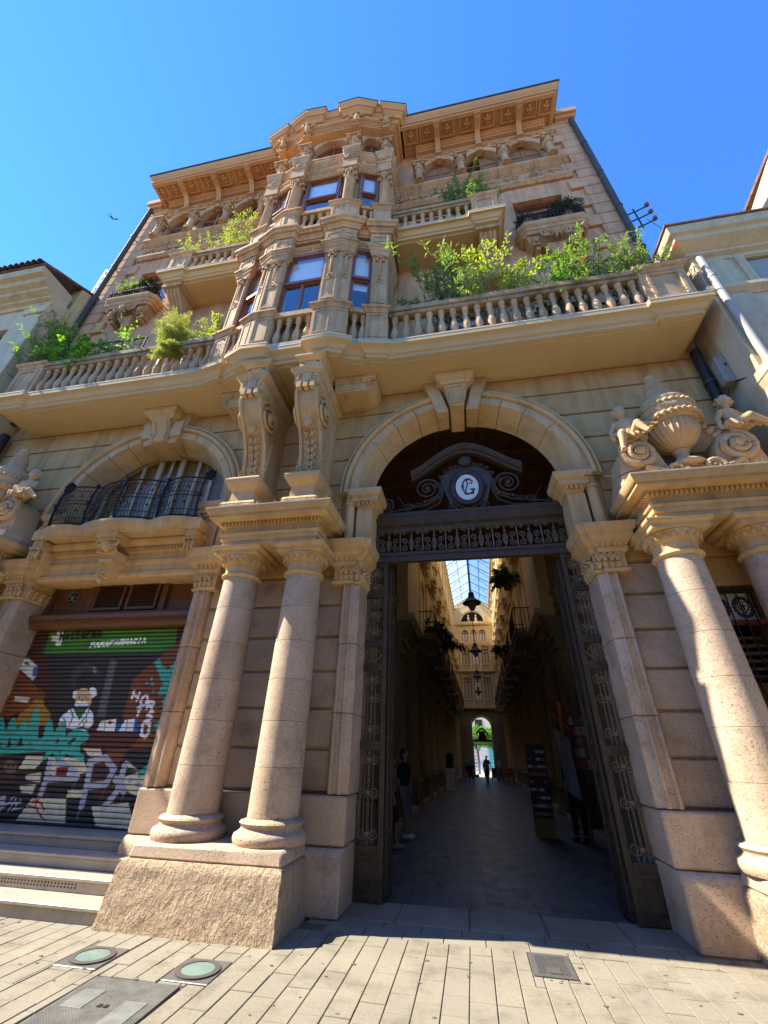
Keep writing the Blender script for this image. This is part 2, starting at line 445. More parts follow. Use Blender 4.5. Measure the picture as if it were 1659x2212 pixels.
for a, b, z in ((A - 8, LC - 2.1, 4.2), (LC + 2.1, PC - 2.1, 4.2), (PC + 2.1, 3.03, 4.2), (4.12, A + 8, 4.2), (3.03, 4.12, .9)): P('pier_core', MB().box(a, b, 6.345, 6.9, 0, z), 'trav')
for a, b in segs:
    for i in range(6):
        P('stone_block', boxm(a, b, W, 6.5, bz[i] + .02, bz[i + 1] - .02, .014), 'trav')
# the shop wall on the right, plain render round a barred window
P('shop_wall', holes(3.03, A + 8, 1.15, 4.2, [(3.06, 4.1, 1.3, 3.78)], W + .01, 6.9), 'stucco')
# dado stones
for a, b in ((A - 8, LC - 1.82), (LC + 1.82, PC - 1.82), (PC + 1.82, A + 8)):
    P('base_stone', MB().prism([(6.05, 0), (6.05, .50), (6.09, .60), (6.14, .62), (7.0, .62), (7.0, 0)], 'x', a, b), 'trav', bevel=.02)
    P('dado_stone', MB().box(a, b, 6.15, 7.0, .63, 1.14), 'trav', bevel=.02)
# --- jambs of the two arches
PIL = [(1.81, 7.0), (1.81, 6.22), (1.90, 6.20), (1.92, 6.15), (1.95, 6.15), (1.96, 6.19), (2.03, 6.19), (2.04, 6.15), (2.07, 6.15), (2.08, 6.22), (2.12, 6.24), (2.12, 7.0)]
CAPP = [(1.81, 7.0), (1.81, 6.20), (1.92, 6.20), (1.92, 6.15), (2.24, 6.15), (2.24, 6.34)]
for c in (PC, LC):
    for s in (-1, 1):
        for i in range(3):
            z0 = 1.15 + i * .95; P('pilaster_block', MB().prism([(c + s * x, y) for x, y in PIL], 'z', z0 + .004, z0 + .946), 'trav', bevel=.006)
        m = MB(); pl = mir(CAPP, c, s)
        m.sweep(pl, [(-.1, 4.0), (.02, 4.0), (.03, 4.04), (.0, 4.06), (.0, 4.28), (.04, 4.30), (.06, 4.36), (.05, 4.40), (.10, 4.46), (.15, 4.50), (.15, 4.58), (.18, 4.60), (.21, 4.68), (.21, 4.73), (-.1, 4.73)])
        for x in (1.90, 2.08):
            acanth(m, (c + s * x, 6.15, 4.05), .17, .17, .06, 2)
            m.spiral((c + s * x - .04, 6.11, 4.25), .05, 1.4, .016, 'xz', 0, -1); m.spiral((c + s * x + .04, 6.11, 4.25), .05, 1.4, .016, 'xz', pi, 1)
        for y in (6.28, 6.42, 6.56, 6.7):
            m.ell((c + s * 1.80, y, 4.12), (.045, .055, .09), 7, 5); m.ell((c + s * 1.77, y, 4.20), (.04, .045, .03), 6, 5); m.spiral((c + s * 1.77, y, 4.27), .045, 1.3, .014, 'yz', 0, 1)
        for k in range(5): m.ell((c + s * (1.86 + k * .085), 6.07, 4.42), (.03, .03, .05), 6, 4)
        P('jamb_capital', m, 'trim')
        m = MB()
        m.prism([(c + s * x, y) for x, y in ((1.66, 6.66), (1.66, 6.21), (1.94, 6.21), (1.94, 6.36), (2.22, 6.36), (2.22, 6.66))], 'z', 4.73, 5.44)
        m.tube([(c + s * 2.07, 6.22, z) for z in (4.73, 5.80)], .085, 12)
        for z in (4.76, 5.50): m.tube([(c + s * 2.07, 6.22, z) for z in (z, z + .05)], .105, 12)
        P('pilaster_stub', m, 'trim')
        m = MB()
        m.sweep(mir([(1.64, 6.66), (1.64, 6.20), (1.92, 6.20), (1.92, 6.3)], c, s),
                [(-.1, 5.44), (.0, 5.44), (.03, 5.50), (.04, 5.54), (.10, 5.56), (.10, 5.64), (.14, 5.66), (.17, 5.74), (.17, 5.78), (-.1, 5.78)])
        for k in range(4): m.box(*sorted((c + s * (1.64 + k * .075), c + s * (1.68 + k * .075))), 6.12, 6.2, 5.48, 5.55)
        P('impost', m, 'trim')
    # voussoirs, archivolt, keystone
    k = AR[c]; Q = lambda pr: [(r * k, y) for r, y in pr]
    js = [0, 34, 51, 65, 77, 103, 115, 129, 146, 180]
    for a, b in zip(js[:-1], js[1:]):
        if a == 77: continue
        P('voussoir', MB().arc(c, SP, Q([(1.76, 6.66), (1.92, 6.20), (1.935, 6.17), (2.09, 6.17), (2.09, 6.66)]), radians(a + .2), radians(b - .2), 7), 'trim')
    for s in (-1, 1):
        a0, a1 = (0, 76) if s > 0 else (104, 180)
        P('archivolt', MB().arc(c, SP, Q([(2.095, 6.36), (2.095, 6.19), (2.125, 6.19), (2.13, 6.13), (2.17, 6.10), (2.21, 6.13), (2.22, 6.18), (2.235, 6.18), (2.24, 6.15), (2.28, 6.15), (2.31, 6.2), (2.31, 6.36)]),
                                radians(a0), radians(a1), 26), 'trim')
        m = MB()
        pts = []
        for r, a in ((1.745 * k, 77 if s > 0 else 103), (1.745 * k, 84.5 if s > 0 else 95.5)):
            pts.append((c + r * cos(radians(a)), SP + r * sin(radians(a))))
        t1, t0 = radians(82 if s > 0 else 98), radians(76 if s > 0 else 104)
        pts += [(c + 2.68 * cos(t1), 8.35), (c + 2.72 * cos(t0), 8.35)]
        P('key_flank', MB().prism(pts, 'y', 6.12, 6.67), 'trim', bevel=.012)
# plain tapered keystone over the passage, scrolled keystone over the shop
m = MB(); m.add([(PC + a * x, y, z) for a in (-1, 1) for x, y, z in ((.13, 6.05, 7.56), (.125, 6.68, 7.42), (.24, 6.68, 8.14), (.255, 5.98, 8.14))], [(0, 1, 2, 3), (4, 7, 6, 5), (0, 3, 7, 4), (0, 4, 5, 1), (1, 5, 6, 2), (2, 6, 7, 3)])
P('keystone', m, 'trim', bevel=.012)
m = MB()
for q in ((-.085, -.16, -.055, -.12), (.055, .12, .085, .16)):
    m.add([(PC + q[0], 6.022, 7.66), (PC + q[2], 6.022, 7.66), (PC + q[3], 5.972, 8.02), (PC + q[1], 5.972, 8.02), (PC + q[0], 6.07, 7.66), (PC + q[2], 6.07, 7.66), (PC + q[3], 6.03, 8.02), (PC + q[1], 6.03, 8.02)],
          [(0, 1, 2, 3), (0, 1, 5, 4), (1, 2, 6, 5), (2, 3, 7, 6), (3, 0, 4, 7)])
m.box(PC - .15, PC + .15, 5.965, 6.05, 8.02, 8.06); m.box(PC - .09, PC + .09, 6.015, 6.06, 7.62, 7.66)
P('keystone_panel', m, 'trim')
m = MB(); m.sweep([(PC - .27, 6.3), (PC - .27, 5.98), (PC + .27, 5.98), (PC + .27, 6.3)], [(-.1, 8.1), (.02, 8.1), (.05, 8.17), (.10, 8.2), (.13, 8.28), (.13, 8.35), (-.1, 8.35)])
P('keystone_cap', m, 'trim')
sc = [(6.68, 7.46), (6.10, 7.54), (6.06, 7.58), (6.05, 7.63), (6.06, 7.68), (6.07, 7.78), (6.02, 7.92), (5.95, 8.02), (5.95, 8.12), (6.4, 8.12)]
m = MB().prism(sc, 'x', LC - .22, LC + .22)
for s in (-1, 1): m.tube([(LC + s * .15, y - .015, z) for y, z in sc[1:8]], .035, 6)
for s in (-1, 1): m.box(*sorted((LC + s * .24, LC + s * .50)), 6.07, 6.4, 7.66, 8.1)
P('scrolled_keystone', m, 'trim')
m = MB(); m.sweep([(LC - .27, 6.3), (LC - .27, 5.97), (LC + .27, 5.97), (LC + .27, 6.3)], [(-.1, 8.1), (.02, 8.1), (.06, 8.17), (.12, 8.2), (.15, 8.28), (.15, 8.35), (-.1, 8.35)])
P('keystone_cap', m, 'trim')

# --- paired columns with entablature: left, centre, right
drum_me = []
r_at = lambda z: .310 - .04 * ((z - .92) / 3.08) ** 1.5
for i in range(6):
    z0, z1 = .93 + i * .512, .93 + (i + 1) * .512
    drum_me.append(MB().lathe([(r_at(z0) - .006, z0 + .001), (r_at(z0), z0 + .004), (r_at((z0 + z1) / 2), (z0 + z1) / 2), (r_at(z1), z1 - .004), (r_at(z1) - .006, z1)], n=40).mesh('shaft_drum', 50))
base_me = MB().lathe([(.42, .68), (.43, .70), (.442, .74), (.43, .785), (.40, .80), (.385, .81), (.36, .835), (.36, .85), (.37, .862), (.388, .885), (.37, .91), (.335, .918), (.314, .93)], n=44).mesh('column_base', 50)
capm = MB().lathe([(.27, 3.985), (.29, 3.99), (.315, 4.015), (.315, 4.035), (.29, 4.06), (.275, 4.065), (.275, 4.19), (.292, 4.195), (.30, 4.22), (.335, 4.27), (.36, 4.325), (.33, 4.335)], n=40)
capm.box(-.365, .365, -.365, .365, 4.335, 4.40); capm.sweep([(-.365, -.365), (.365, -.365), (.365, .365), (-.365, .365)], [(-.2, 4.40), (.0, 4.40), (.03, 4.415), (.05, 4.44), (.05, 4.475), (-.2, 4.475)], True)
cap_me = capm.mesh('column_capital', 40)
eg = MB()
for i in range(20):
    a = 2 * pi * i / 20
    eg.ell((.332 * cos(a), .332 * sin(a), 4.27), (.033, .033, .05), 7, 5)
    b = a + pi / 20; eg.ell((.33 * cos(b), .33 * sin(b), 4.265), (.012, .012, .05), 5, 4)
    eg.tube([(.338 * cos(a + q * .105), .338 * sin(a + q * .105), 4.31 - .085 * (1 - abs(q) ** 2)) for q in (-1, -.7, -.35, 0, .35, .7, 1)], .011, 4)
egg_me = eg.mesh('egg_moulding', 50)
def pair(px, seed):
    rr = random.Random(seed)
    pl = MB()
    a = (px - .98, px + .98, 5.15, 6.1); b = (px - .96, px + .95, 5.27, 6.1)
    pl.frust(a, b, -.02, .55)
    me = pl.mesh('pair_plinth', 0)
    bm = bmesh.new(); bm.from_mesh(me)
    bmesh.ops.subdivide_edges(bm, edges=bm.edges, cuts=24, use_grid_fill=True)
    for v in bm.verts:
        k = mnoise.fractal(Vector(v.co) * 6, 1, 2, 3)
        e = .55 - v.co.z; rd = .035 * max(0, 1 - e / .07) ** 2
        v.co.y += .012 * k + rd; v.co.x += .008 * k + (rd if v.co.x < px else -rd); v.co.z += .004 * k
    bm.to_mesh(me); bm.free()
    me.polygons.foreach_set('use_smooth', [True] * len(me.polygons)); me.set_sharp_from_angle(angle=radians(50))
    P('pair_plinth', me, 'plinth')
    P('plinth_cap', MB().frust((px - .93, px + .92, 5.33, 6.1), (px - .90, px + .89, 5.36, 6.1), .545, .682), 'trav', bevel=.025)
    for s in (-1, 1):
        c = P('column', base_me, 'trav'); c.location = (px + s * .535 - A, 5.85 - W, 0); c.matrix_parent_inverse = Matrix.Identity(4)
        for d in drum_me: O('shaft_drum', d, 'trav', c, rot=(0, 0, rr.uniform(0, 6)))
        O('column_capital', cap_me, 'trim', c); O('egg_moulding', egg_me, 'trim', c)
    U = [(px - .80, 6.3), (px - .80, 5.47), (px + .80, 5.47), (px + .80, 6.3)]
    m = MB(); m.sweep(U, [(-.25, 4.478), (0, 4.478), (0, 4.55), (.025, 4.552), (.025, 4.63), (.05, 4.64), (.06, 4.67), (.0, 4.69), (0, 4.80), (.02, 4.81), (.02, 4.87), (.05, 4.88), (.10, 4.885), (.20, 4.90), (.20, 4.955), (.23, 4.96), (.275, 5.03), (.275, 5.06), (-.25, 5.06)])
    m.box(px - .6, px + .6, 5.7, 6.3, 4.49, 5.05)
    P('entablature', m, 'trim')
    m = MB()
    n = 28
    for i in range(n): x = px - .84 + 1.68 * i / (n - 1); m.box(x - .02, x + .02, 5.405, 5.455, 4.818, 4.872)
    for s in (-1, 1):
        for i in range(12): y = 5.48 + i * .066; m.box(*sorted((px + s * .815, px + s * .865)), y - .02, y + .02, 4.818, 4.872)
    P('dentils', m, 'trim', kind='stuff')
    m = MB()
    for i in range(90):
        x = px - 1.02 + 2.04 * rr.random(); y = 5.22 + .08 * rr.random()
        m.tube([(x, y, 5.06), (x + rr.uniform(-.05, .05), y + rr.uniform(-.04, .04), 5.06 + rr.uniform(.08, .13))], .0022, 3)
    P('bird_spikes', m, 'irong', kind='stuff')
    P('cornice_weathering', MB().box(px - 1.07, px + 1.07, 5.20, 6.28, 5.06, 5.075), 'cap', bevel=.004)
for i, px in enumerate((A - 6.52, A + .13, A + 6.62)): pair(px, i)
# --- two figured consoles that carry the bay
def torso(mb, c, s):
    x, y, z = c
    mb.ell((x, y, z + .30 * s), (.072 * s, .06 * s, .09 * s), 10, 8)                       # head
    mb.ell((x, y - .05 * s, z + .29 * s), (.014 * s, .022 * s, .03 * s), 6, 4)
    for q in (-1, 1): mb.ell((x + q * .028 * s, y - .048 * s, z + .315 * s), (.02 * s, .012 * s, .008 * s), 6, 4)
    mb.ell((x, y + .005, z + .355 * s), (.085 * s, .07 * s, .05 * s), 10, 6)
    mb.cap((x, y + .02, z + .22 * s), (x, y + .01, z + .16 * s), .035 * s, .04 * s)
    mb.ell((x, y + .02, z + .08 * s), (.125 * s, .07 * s, .10 * s), 10, 8); mb.ell((x, y + .02, z - .09 * s), (.095 * s, .06 * s, .11 * s), 10, 8)
    for q in (-1, 1):
        mb.ell((x + q * .05 * s, y - .03 * s, z + .09 * s), (.05 * s, .03 * s, .04 * s), 8, 5)
        mb.cap((x + q * .115 * s, y + .02, z + .14 * s), (x + q * .15 * s, y + .01, z + .27 * s), .035 * s, .03 * s)
        mb.cap((x + q * .15 * s, y + .01, z + .27 * s), (x + q * .105 * s, y, z + .40 * s), .03 * s, .025 * s)
        for k in range(2): mb.ell((x + q * .026 * s, y - .03 * s, z - .02 * s - k * .06 * s), (.024 * s, .018 * s, .026 * s), 6, 4)
prof = [(6.35, 5.9), (5.78, 5.9), (5.74, 6.1), (5.70, 6.35), (5.62, 6.60), (5.47, 6.86), (5.30, 7.04), (5.16, 7.22), (5.10, 7.42), (5.12, 7.56), (6.35, 7.56)]
for s in (-1, 1):
    x = A + s * .56; m = MB()
    m.box(x - .30, x + .30, 5.40, 6.3, 5.07, 5.24)
    P('console_block', m, 'trav', bevel=.012)
    m = MB(); q = [(x - .23, 6.3), (x - .23, 5.52), (x + .23, 5.52), (x + .23, 6.3)]
    m.sweep(q, [(-.2, 5.24), (.06, 5.24), (.085, 5.28), (.06, 5.33), (.02, 5.35), (-.01, 5.38), (-.02, 5.58), (.02, 5.62), (.06, 5.68), (.10, 5.74), (.10, 5.80), (.04, 5.86), (-.02, 5.90), (-.2, 5.90)])
    P('console_base', m, 'trim')
    m = MB(); m.prism(prof, 'x', x - .16, x + .16)
    for e in (-1, 1):
        m.prism([(y - (.035 if i not in (0, 10) else 0), z) for i, (y, z) in enumerate(prof)], 'x', x + e * .16, x + e * .225)
    P('console', m, 'trim', bevel=.006)
    for e in (-1, 1):
        m = MB(); m.spiral((x + e * .235, 5.47, 7.20), .33, 2.3, .035, 'yz', 2.6, -1, sec=6, off=e * .06)
        m.ell((x + e * .27, 5.47, 7.20), (.06, .09, .09), 8, 6)
        for k in range(7):
            a = k / 6; m.ell((x + e * .235, 5.82 - .02 * k, 6.75 - k * .12), (.03, .08 - .006 * k, .07), 6, 5, Matrix.Rotation(.6 * (-1) ** k, 3, 'X'))
        P('console_volute', m, 'trim')
    m = MB(); torso(m, (x, 5.34, 6.98), .88)
    f = remesh(m, 'atlas_relief', .008, 2); P('atlas_relief', f, 'trim')
    m = MB()
    for k in range(6):
        z = 6.78 - k * .14; y = [5.49, 5.57, 5.63, 5.67, 5.70, 5.72][k]; wv = .11 - .012 * k
        for e in (-1, 1): m.spiral((x + e * wv * .6, y - .01, z), .06 - .004 * k, 1.2, .018, 'xz', pi / 2, -e, sec=5); m.ell((x + e * wv * .4, y, z - .05), (.03, .03, .06), 6, 5)
    P('acanthus_relief', m, 'trim')
    m = MB()                                                  # head block with guttae
    m.box(x - .24, x + .24, 5.02, 6.3, 7.56, 7.80)
    for k in (-1, 0, 1): m.box(x + k * .13 - .045, x + k * .13 + .045, 4.985, 5.12, 7.44, 7.60)
    m.box(x - .09, x + .09, 4.99, 5.1, 7.60, 7.80)
    for e in (-1, 1): m.ell((x + e * .17, 5.01, 7.68), .03, 8, 6); m.box(*sorted((x + e * .12, x + e * .22)), 5.0, 5.1, 7.72, 7.79)
    P('console_head', m, 'trim', bevel=.006)
    m = MB(); m.sweep([(x - .24, 6.3), (x - .24, 5.02), (x + .24, 5.02), (x + .24, 6.3)], [(-.2, 7.80), (.01, 7.80), (.03, 7.83), (.08, 7.88), (.09, 7.93), (-.2, 7.93)])
    m.box(x - .22, x + .22, 5.06, 6.3, 7.93, 8.22)
    for e in (-1, 1): m.box(x + e * .15 - .03, x + e * .15 + .03, 5.045, 5.1, 7.97, 8.18)
    m.box(x - .18, x + .18, 5.045, 5.1, 7.96, 8.0); m.box(x - .18, x + .18, 5.045, 5.1, 8.15, 8.19)
    m.sweep([(x - .22, 6.3), (x - .22, 5.06), (x + .22, 5.06), (x + .22, 6.3)], [(-.2, 8.22), (.01, 8.22), (.05, 8.28), (.09, 8.30), (.09, 8.352), (-.2, 8.352)])
    P('console_crown', m, 'trim')
    m = MB()                                                  # lateral modillions under the slab
    e = s; xa, xb = x + e * .31, x + e * 1.16
    m.box(*sorted((xa, xb - e * .2)), 5.72, 6.3, 7.95, 8.22); m.box(*sorted((xa, xb)), 5.66, 6.3, 8.22, 8.352); m.box(*sorted((xa, xb - e * .1)), 5.69, 6.3, 8.17, 8.22)
    m.prism([(xb - e * .2, 7.97), (xb - e * .2, 8.2), (xb + e * .02, 8.2), (xb - e * .03, 8.1), (xb - e * .12, 8.0)], 'y', 5.74, 6.3)
    m.box(*sorted((xa + e * .1, xa + e * .5)), 5.70, 5.8, 8.01, 8.16)
    m.ell((xb - e * .25, 5.69, 8.2), .045, 8, 6); m.spiral((xb - e * .1, 5.73, 8.1), .07, 1.4, .018, 'xz', 0, e)
    P('modillion', m, 'trim', bevel=.005)

# --- balusters, balconies
def baluster_mesh(h, r=.085, n=14):
    p = [(.75, 0), (.75, .05), (.55, .07), (.62, .11), (.95, .24), (1.0, .32), (.86, .42), (.52, .60), (.46, .72), (.52, .78), (.78, .82), (.5, .86), (.8, .93), (.8, 1)]
    return MB().lathe([(r * a, h * b) for a, b in p], n=n).mesh('baluster', 45)
def along(pts, step, inset=.0):
    out = []
    for (x0, y0), (x1, y1) in zip(pts[:-1], pts[1:]):
        L = sqrt((x1 - x0) ** 2 + (y1 - y0) ** 2) - 2 * inset; n = max(1, round(L / step))
        for i in range(n): t = (inset + (i + .5) * L / n) / (L + 2 * inset); out.append((x0 + (x1 - x0) * t, y0 + (y1 - y0) * t))
    return out
SLABP = lambda z0, z1, o=.0: [(-.16, z0 + .04), (-.07, z0 + .045), (-.07, z0 + .12), (-.03, z0 + .14), (.0, z0 + .2), (.04, z0 + .24), (.10 + o, z1 - .1), (.10 + o, z1), (-.16, z1)]
def strip(mb, p0, p1, z0, z1, d0, d1):      # a straight rail between plan points; d0 (front) .. d1 (back)
    q = MB().box(0, (Vector(p1) - Vector(p0)).length, d0, d1, z0, z1); mb.join(q, frame_mt(p0, p1, 0))
CAPR = lambda z: [(-.1, z - .18), (.0, z - .18), (.02, z - .14), (.02, z - .10), (.06, z - .08), (.08, z - .03), (.08, z), (-.1, z)]
FP = [(.46, 5.34), (.46, 4.96), (.90, 4.96), (1.21, 5.08), (1.12, 5.38)]
BP = [(1.58, 5.52), (1.57, 5.21), (2.02, 5.31), (2.02, 6.3), (1.7, 6.3)]
FPP = lambda s, k=0.: mir([(.46 + k, 5.36 + k), (.46 + k, 4.96 + k), (.90, 4.96 + k), (1.21 - k, 5.08 + k), (1.13 - k, 5.40 + k)], A, s)
BPP = lambda s, k=0.: mir([(1.60 + k, 5.55 + k), (1.57 + k, 5.21 + k), (2.02 - k, 5.31 + k), (2.02 - k, 6.3), (1.66 + k, 6.3)], A, s)
BAYO = lambda d, o=0.: [(A + x, y) for x, y in ((-2.02, 6.3), (-2.02, 5.34 + d), (-1.21, 5.09 + d), (-.90, 5.0 + d), (.90, 5.0 + d), (1.21, 5.09 + d), (2.02, 5.34 + d), (2.02, 6.3))]
JOG = [(.38, 5.10), (.44, 4.97), (.90, 4.95), (1.25, 5.08), (1.22, 5.19), (1.53, 5.28), (1.55, 5.21), (2.05, 5.31)]
def jog_plan(extra_r, extra_l):
    return [(A - x, y) for x, y in extra_l[::-1]] + [(A - x, y) for x, y in JOG[::-1]] + [(A + x, y) for x, y in JOG] + [(A + x, y) for x, y in extra_r]
# main balcony
z0, z1 = 8.352, 8.72
pl = jog_plan([(2.07, 5.34), (6.86, 5.34), (6.88, 5.27), (7.75, 5.27), (7.75, 6.3)], [(2.07, 5.34), (6.60, 5.34), (6.62, 5.27), (7.4, 5.27), (7.4, 6.3)])
m = MB().sweep(pl, SLABP(z0, z1)); m.prism(inset(pl, .145), 'z', z0, z1 - .02)
BAL = P('balcony', m, 'soffit')
P('slab_weathering', MB().sweep(pl, [(-.16, z1 + .001), (.105, z1 + .001), (.10, z1 + .03), (-.16, z1 + .035)]), 'cap', BAL)
bal_h = .78; bme = baluster_mesh(bal_h)
runs = [[(A + 2.04, 5.40), (A + 6.92, 5.40)], [(A - 6.64, 5.40), (A - 2.04, 5.40)]]
ends = [[(A + 7.70, 5.4), (A + 7.70, 6.28)], [(A - 7.35, 5.4), (A - 7.35, 6.28)]]
def rails(par, r, z, hb, hr, me, step, pts=None, w_=.13, cut_=.18):
    base = MB(); rail = MB(); strip(base, r[0], r[1], z + .03, z + hb, -w_ + .02, w_ - .02); strip(rail, r[0], r[1], z + hr - .10, z + hr, -w_ + .04, w_ - .04); strip(rail, r[0], r[1], z + hr, z + hr + .13, -w_, w_)
    P('baluster_base', base, 'cap', par, bevel=.006); P('rail_cap', rail, 'rail', par, bevel=.01)
    for x, y in (pts or along(r, step)): O('baluster', me, 'trim_up', par, (x, y, z + hb))
for r in runs: rails(BAL, r, z1, .12, 1.0, bme, .243)
for r in ends: rails(BAL, r, z1, .12, 1.0, bme, .3)
for x0, x1 in ((A + 6.92, A + 7.72), (A - 7.4, A - 6.64)):
    m = MB(); m.box(x0, x1, 5.30, 5.60, z1 + .03, z1 + .98)
    for u, v in ((x0 + .1, x0 + .16), (x1 - .16, x1 - .1)): m.box(u, v, 5.27, 5.32, z1 + .22, z1 + .86)
    m.box(x0 + .1, x1 - .1, 5.272, 5.32, z1 + .16, z1 + .22); m.box(x0 + .1, x1 - .1, 5.272, 5.32, z1 + .86, z1 + .92)
    m.sweep([(x0, 5.30), (x1, 5.30), (x1, 5.60), (x0, 5.60)], CAPR(z1 + 1.16), True)
    P('end_pedestal', m, 'trim_up', BAL, bevel=.005)
# upper balconies
for s, e in ((1, 4.78), (-1, 4.62)):
    z0, z1 = 12.98, 13.32
    pp = mir([(1.9, 5.45), (e - .72, 5.45), (e - .70, 5.37), (e, 5.37), (e, 6.3)], A, s)
    m = MB().sweep(pp, SLABP(z0, z1)); pi_ = inset(pp, .145); m.prism(pi_ + [(A + s * 1.9, 6.3)] if s > 0 else [(A + s * 1.9, 6.3)] + pi_, 'z', z0, z1 - .02)
    ub = P('upper_balcony', m, 'soffit')
    P('slab_weathering', MB().sweep(pp, [(-.14, z1 + .001), (.105, z1 + .001), (.10, z1 + .03), (-.14, z1 + .035)]), 'cap', ub)
    rails(ub, mir([(2.04, 5.52), (e - .66, 5.52)], A, s), z1, .10, .87, baluster_mesh(.70, .08), .235, w_=.12)
    x0, x1 = sorted((A + s * (e - .66), A + s * e)); m = MB(); m.box(x0, x1, 5.42, 6.28, z1 + .03, z1 + .86)
    for u, v in ((x0 + .1, x0 + .15), (x1 - .15, x1 - .1)): m.box(u, v, 5.395, 5.5, z1 + .2, z1 + .76)
    m.box(x0 + .1, x1 - .1, 5.397, 5.5, z1 + .15, z1 + .2); m.box(x0 + .1, x1 - .1, 5.397, 5.5, z1 + .76, z1 + .81)
    m.sweep([(x0, 5.42), (x1, 5.42), (x1, 6.28), (x0, 6.28)], CAPR(z1 + 1.02), True)
    P('end_pedestal', m, 'trim_up', ub, bevel=.005)
    # scrolled bracket under the outer end
    xb = A + s * (e - .35); bp = [(6.3, 11.5), (6.08, 11.52), (6.0, 11.66), (6.02, 11.85), (6.06, 12.05), (6.02, 12.3), (5.86, 12.55), (5.68, 12.7), (5.6, 12.84), (5.6, 12.98), (6.3, 12.98)]
    m = MB().prism(bp, 'x', xb - .2, xb + .2)
    for q in (-.16, -.055, .055, .16): m.tube([(xb + q, y - .01, z) for y, z in bp[2:9]], .035, 6)
    m.box(xb - .3, xb + .3, 5.5, 6.3, 12.86, 12.98)
    m.tube([(xb - .23, 6.05, 11.66), (xb + .23, 6.05, 11.66)], .13, 12)
    P('scrolled_bracket', m, 'trim_up')
# --- the bay window, three storeys
def win(mb_f, mb_g, mb_b, p0, p1, z0, z1, zt=None, mull=1, fw=.07, blind=1., top_mull=0):
    """Casement window between two plan points: frames, glass and blinds."""
    mt = frame_mt(p0, p1, 0); L = (Vector(p1) - Vector(p0)).length; f = MB(); q = MB(); b = MB()
    f.box(0, fw, -.03, .06, z0, z1); f.box(L - fw, L, -.03, .06, z0, z1); f.box(fw, L - fw, -.03, .06, z1 - fw, z1); f.box(fw, L - fw, -.03, .06, z0, z0 + fw)
    rows = [(z0, z1, mull)] if zt is None else [(z0, zt, mull), (zt, z1, top_mull)]
    if zt is not None: f.box(fw, L - fw, -.06, .06, zt - .05, zt + .04)
    for a, c, k in rows:
        a2 = a + (fw if a == z0 else .04); c2 = c - (fw if c == z1 else .05); n = k + 1; wv = (L - 2 * fw) / n
        for i in range(n):
            xa, xb = fw + i * wv, fw + (i + 1) * wv
            if i: f.box(xa - .035, xa + .035, -.02, .05, a2, c2)
            for u in ((xa, xa + .045), (xb - .045, xb)): f.box(u[0] + .002, u[1] - .002, -.005, .04, a2 + .002, c2 - .002)
            f.box(xa + .047, xb - .047, -.005, .04, a2 + .002, a2 + .045); f.box(xa + .047, xb - .047, -.005, .04, c2 - .045, c2 - .002)
            q.box(xa + .04, xb - .04, .012, .018, a2 + .04, c2 - .04)
    if blind: b.add([(0, .10, z1 - (z1 - z0) * blind), (L, .10, z1 - (z1 - z0) * blind), (L, .10, z1), (0, .10, z1)], [(0, 1, 2, 3)])
    mb_f.join(f, mt); mb_g.join(q, mt); mb_b.join(b, mt)
GAPS = [((-.53, 5.15), (.53, 5.15)), ((1.10, 5.20), (1.62, 5.38)), ((-1.62, 5.38), (-1.10, 5.20))]
WG = lambda i: [(A + x, y) for x, y in GAPS[i]]
bay = MB(); bay.prism(BAYO(.32), 'z', 8.73, 8.9)
BAY = P('bay_window', bay, 'trim_up')
def sub(name, mb, mt, smooth=35, bevel=0., **t):
    return P(name, mb, mt, BAY, smooth, bevel, **t)
core = MB()
for z0, z1 in ((8.9, 9.86), (12.34, 14.30), (16.6, 17.9), (19.62, 20.3)):
    core.sweep([(x, y + .12) for x, y in BAYO(.22)[1:7]], [(-.25, z0), (0, z0), (0, z1), (-.25, z1)])
for s in (-1, 1): core.box(*sorted((A + s * 1.98, A + s * 1.72)), 5.5, 6.3, 8.9, 20.2)
sub('bay_wall', core, 'trim_up')
def pedestals(z0, z1, panel=True, k=0.):
    for s in (-1, 1):
        for fn in (FPP, BPP):
            pts = fn(s, k); m = MB().prism(pts, 'z', z0, z1 - .10)
            m.sweep(pts, [(-.05, z1 - .17), (.015, z1 - .17), (.015, z1 - .13), (.04, z1 - .10), (.04, z1 - .07), (.08, z1 - .05), (.08, z1), (-.05, z1)], True)
            m.sweep(pts, [(-.05, z0), (.05, z0), (.05, z0 + .08), (.015, z0 + .13), (-.05, z0 + .13)], True)
            ed = [(pts[1], pts[2]), (pts[2], pts[3])] if s > 0 else [(pts[1], pts[2]), (pts[2], pts[3])]
            if fn is BPP: ed = [(pts[1], pts[2])] if s > 0 else [(pts[2], pts[3])]
            for p0, p1 in ed:
                L = (Vector(p1) - Vector(p0)).length
                if L < .16: continue
                mt = frame_mt(p0, p1, 0); q = MB(); a, b = z0 + .2, z1 - .24
                for u in ((.05, .075), (L - .075, L - .05)): q.box(u[0], u[1], -.014, .01, a, b)
                q.box(.075, L - .075, -.014, .01, a, a + .025); q.box(.075, L - .075, -.014, .01, b - .025, b); m.join(q, mt)
            sub('pedestal', m, 'trim_up')
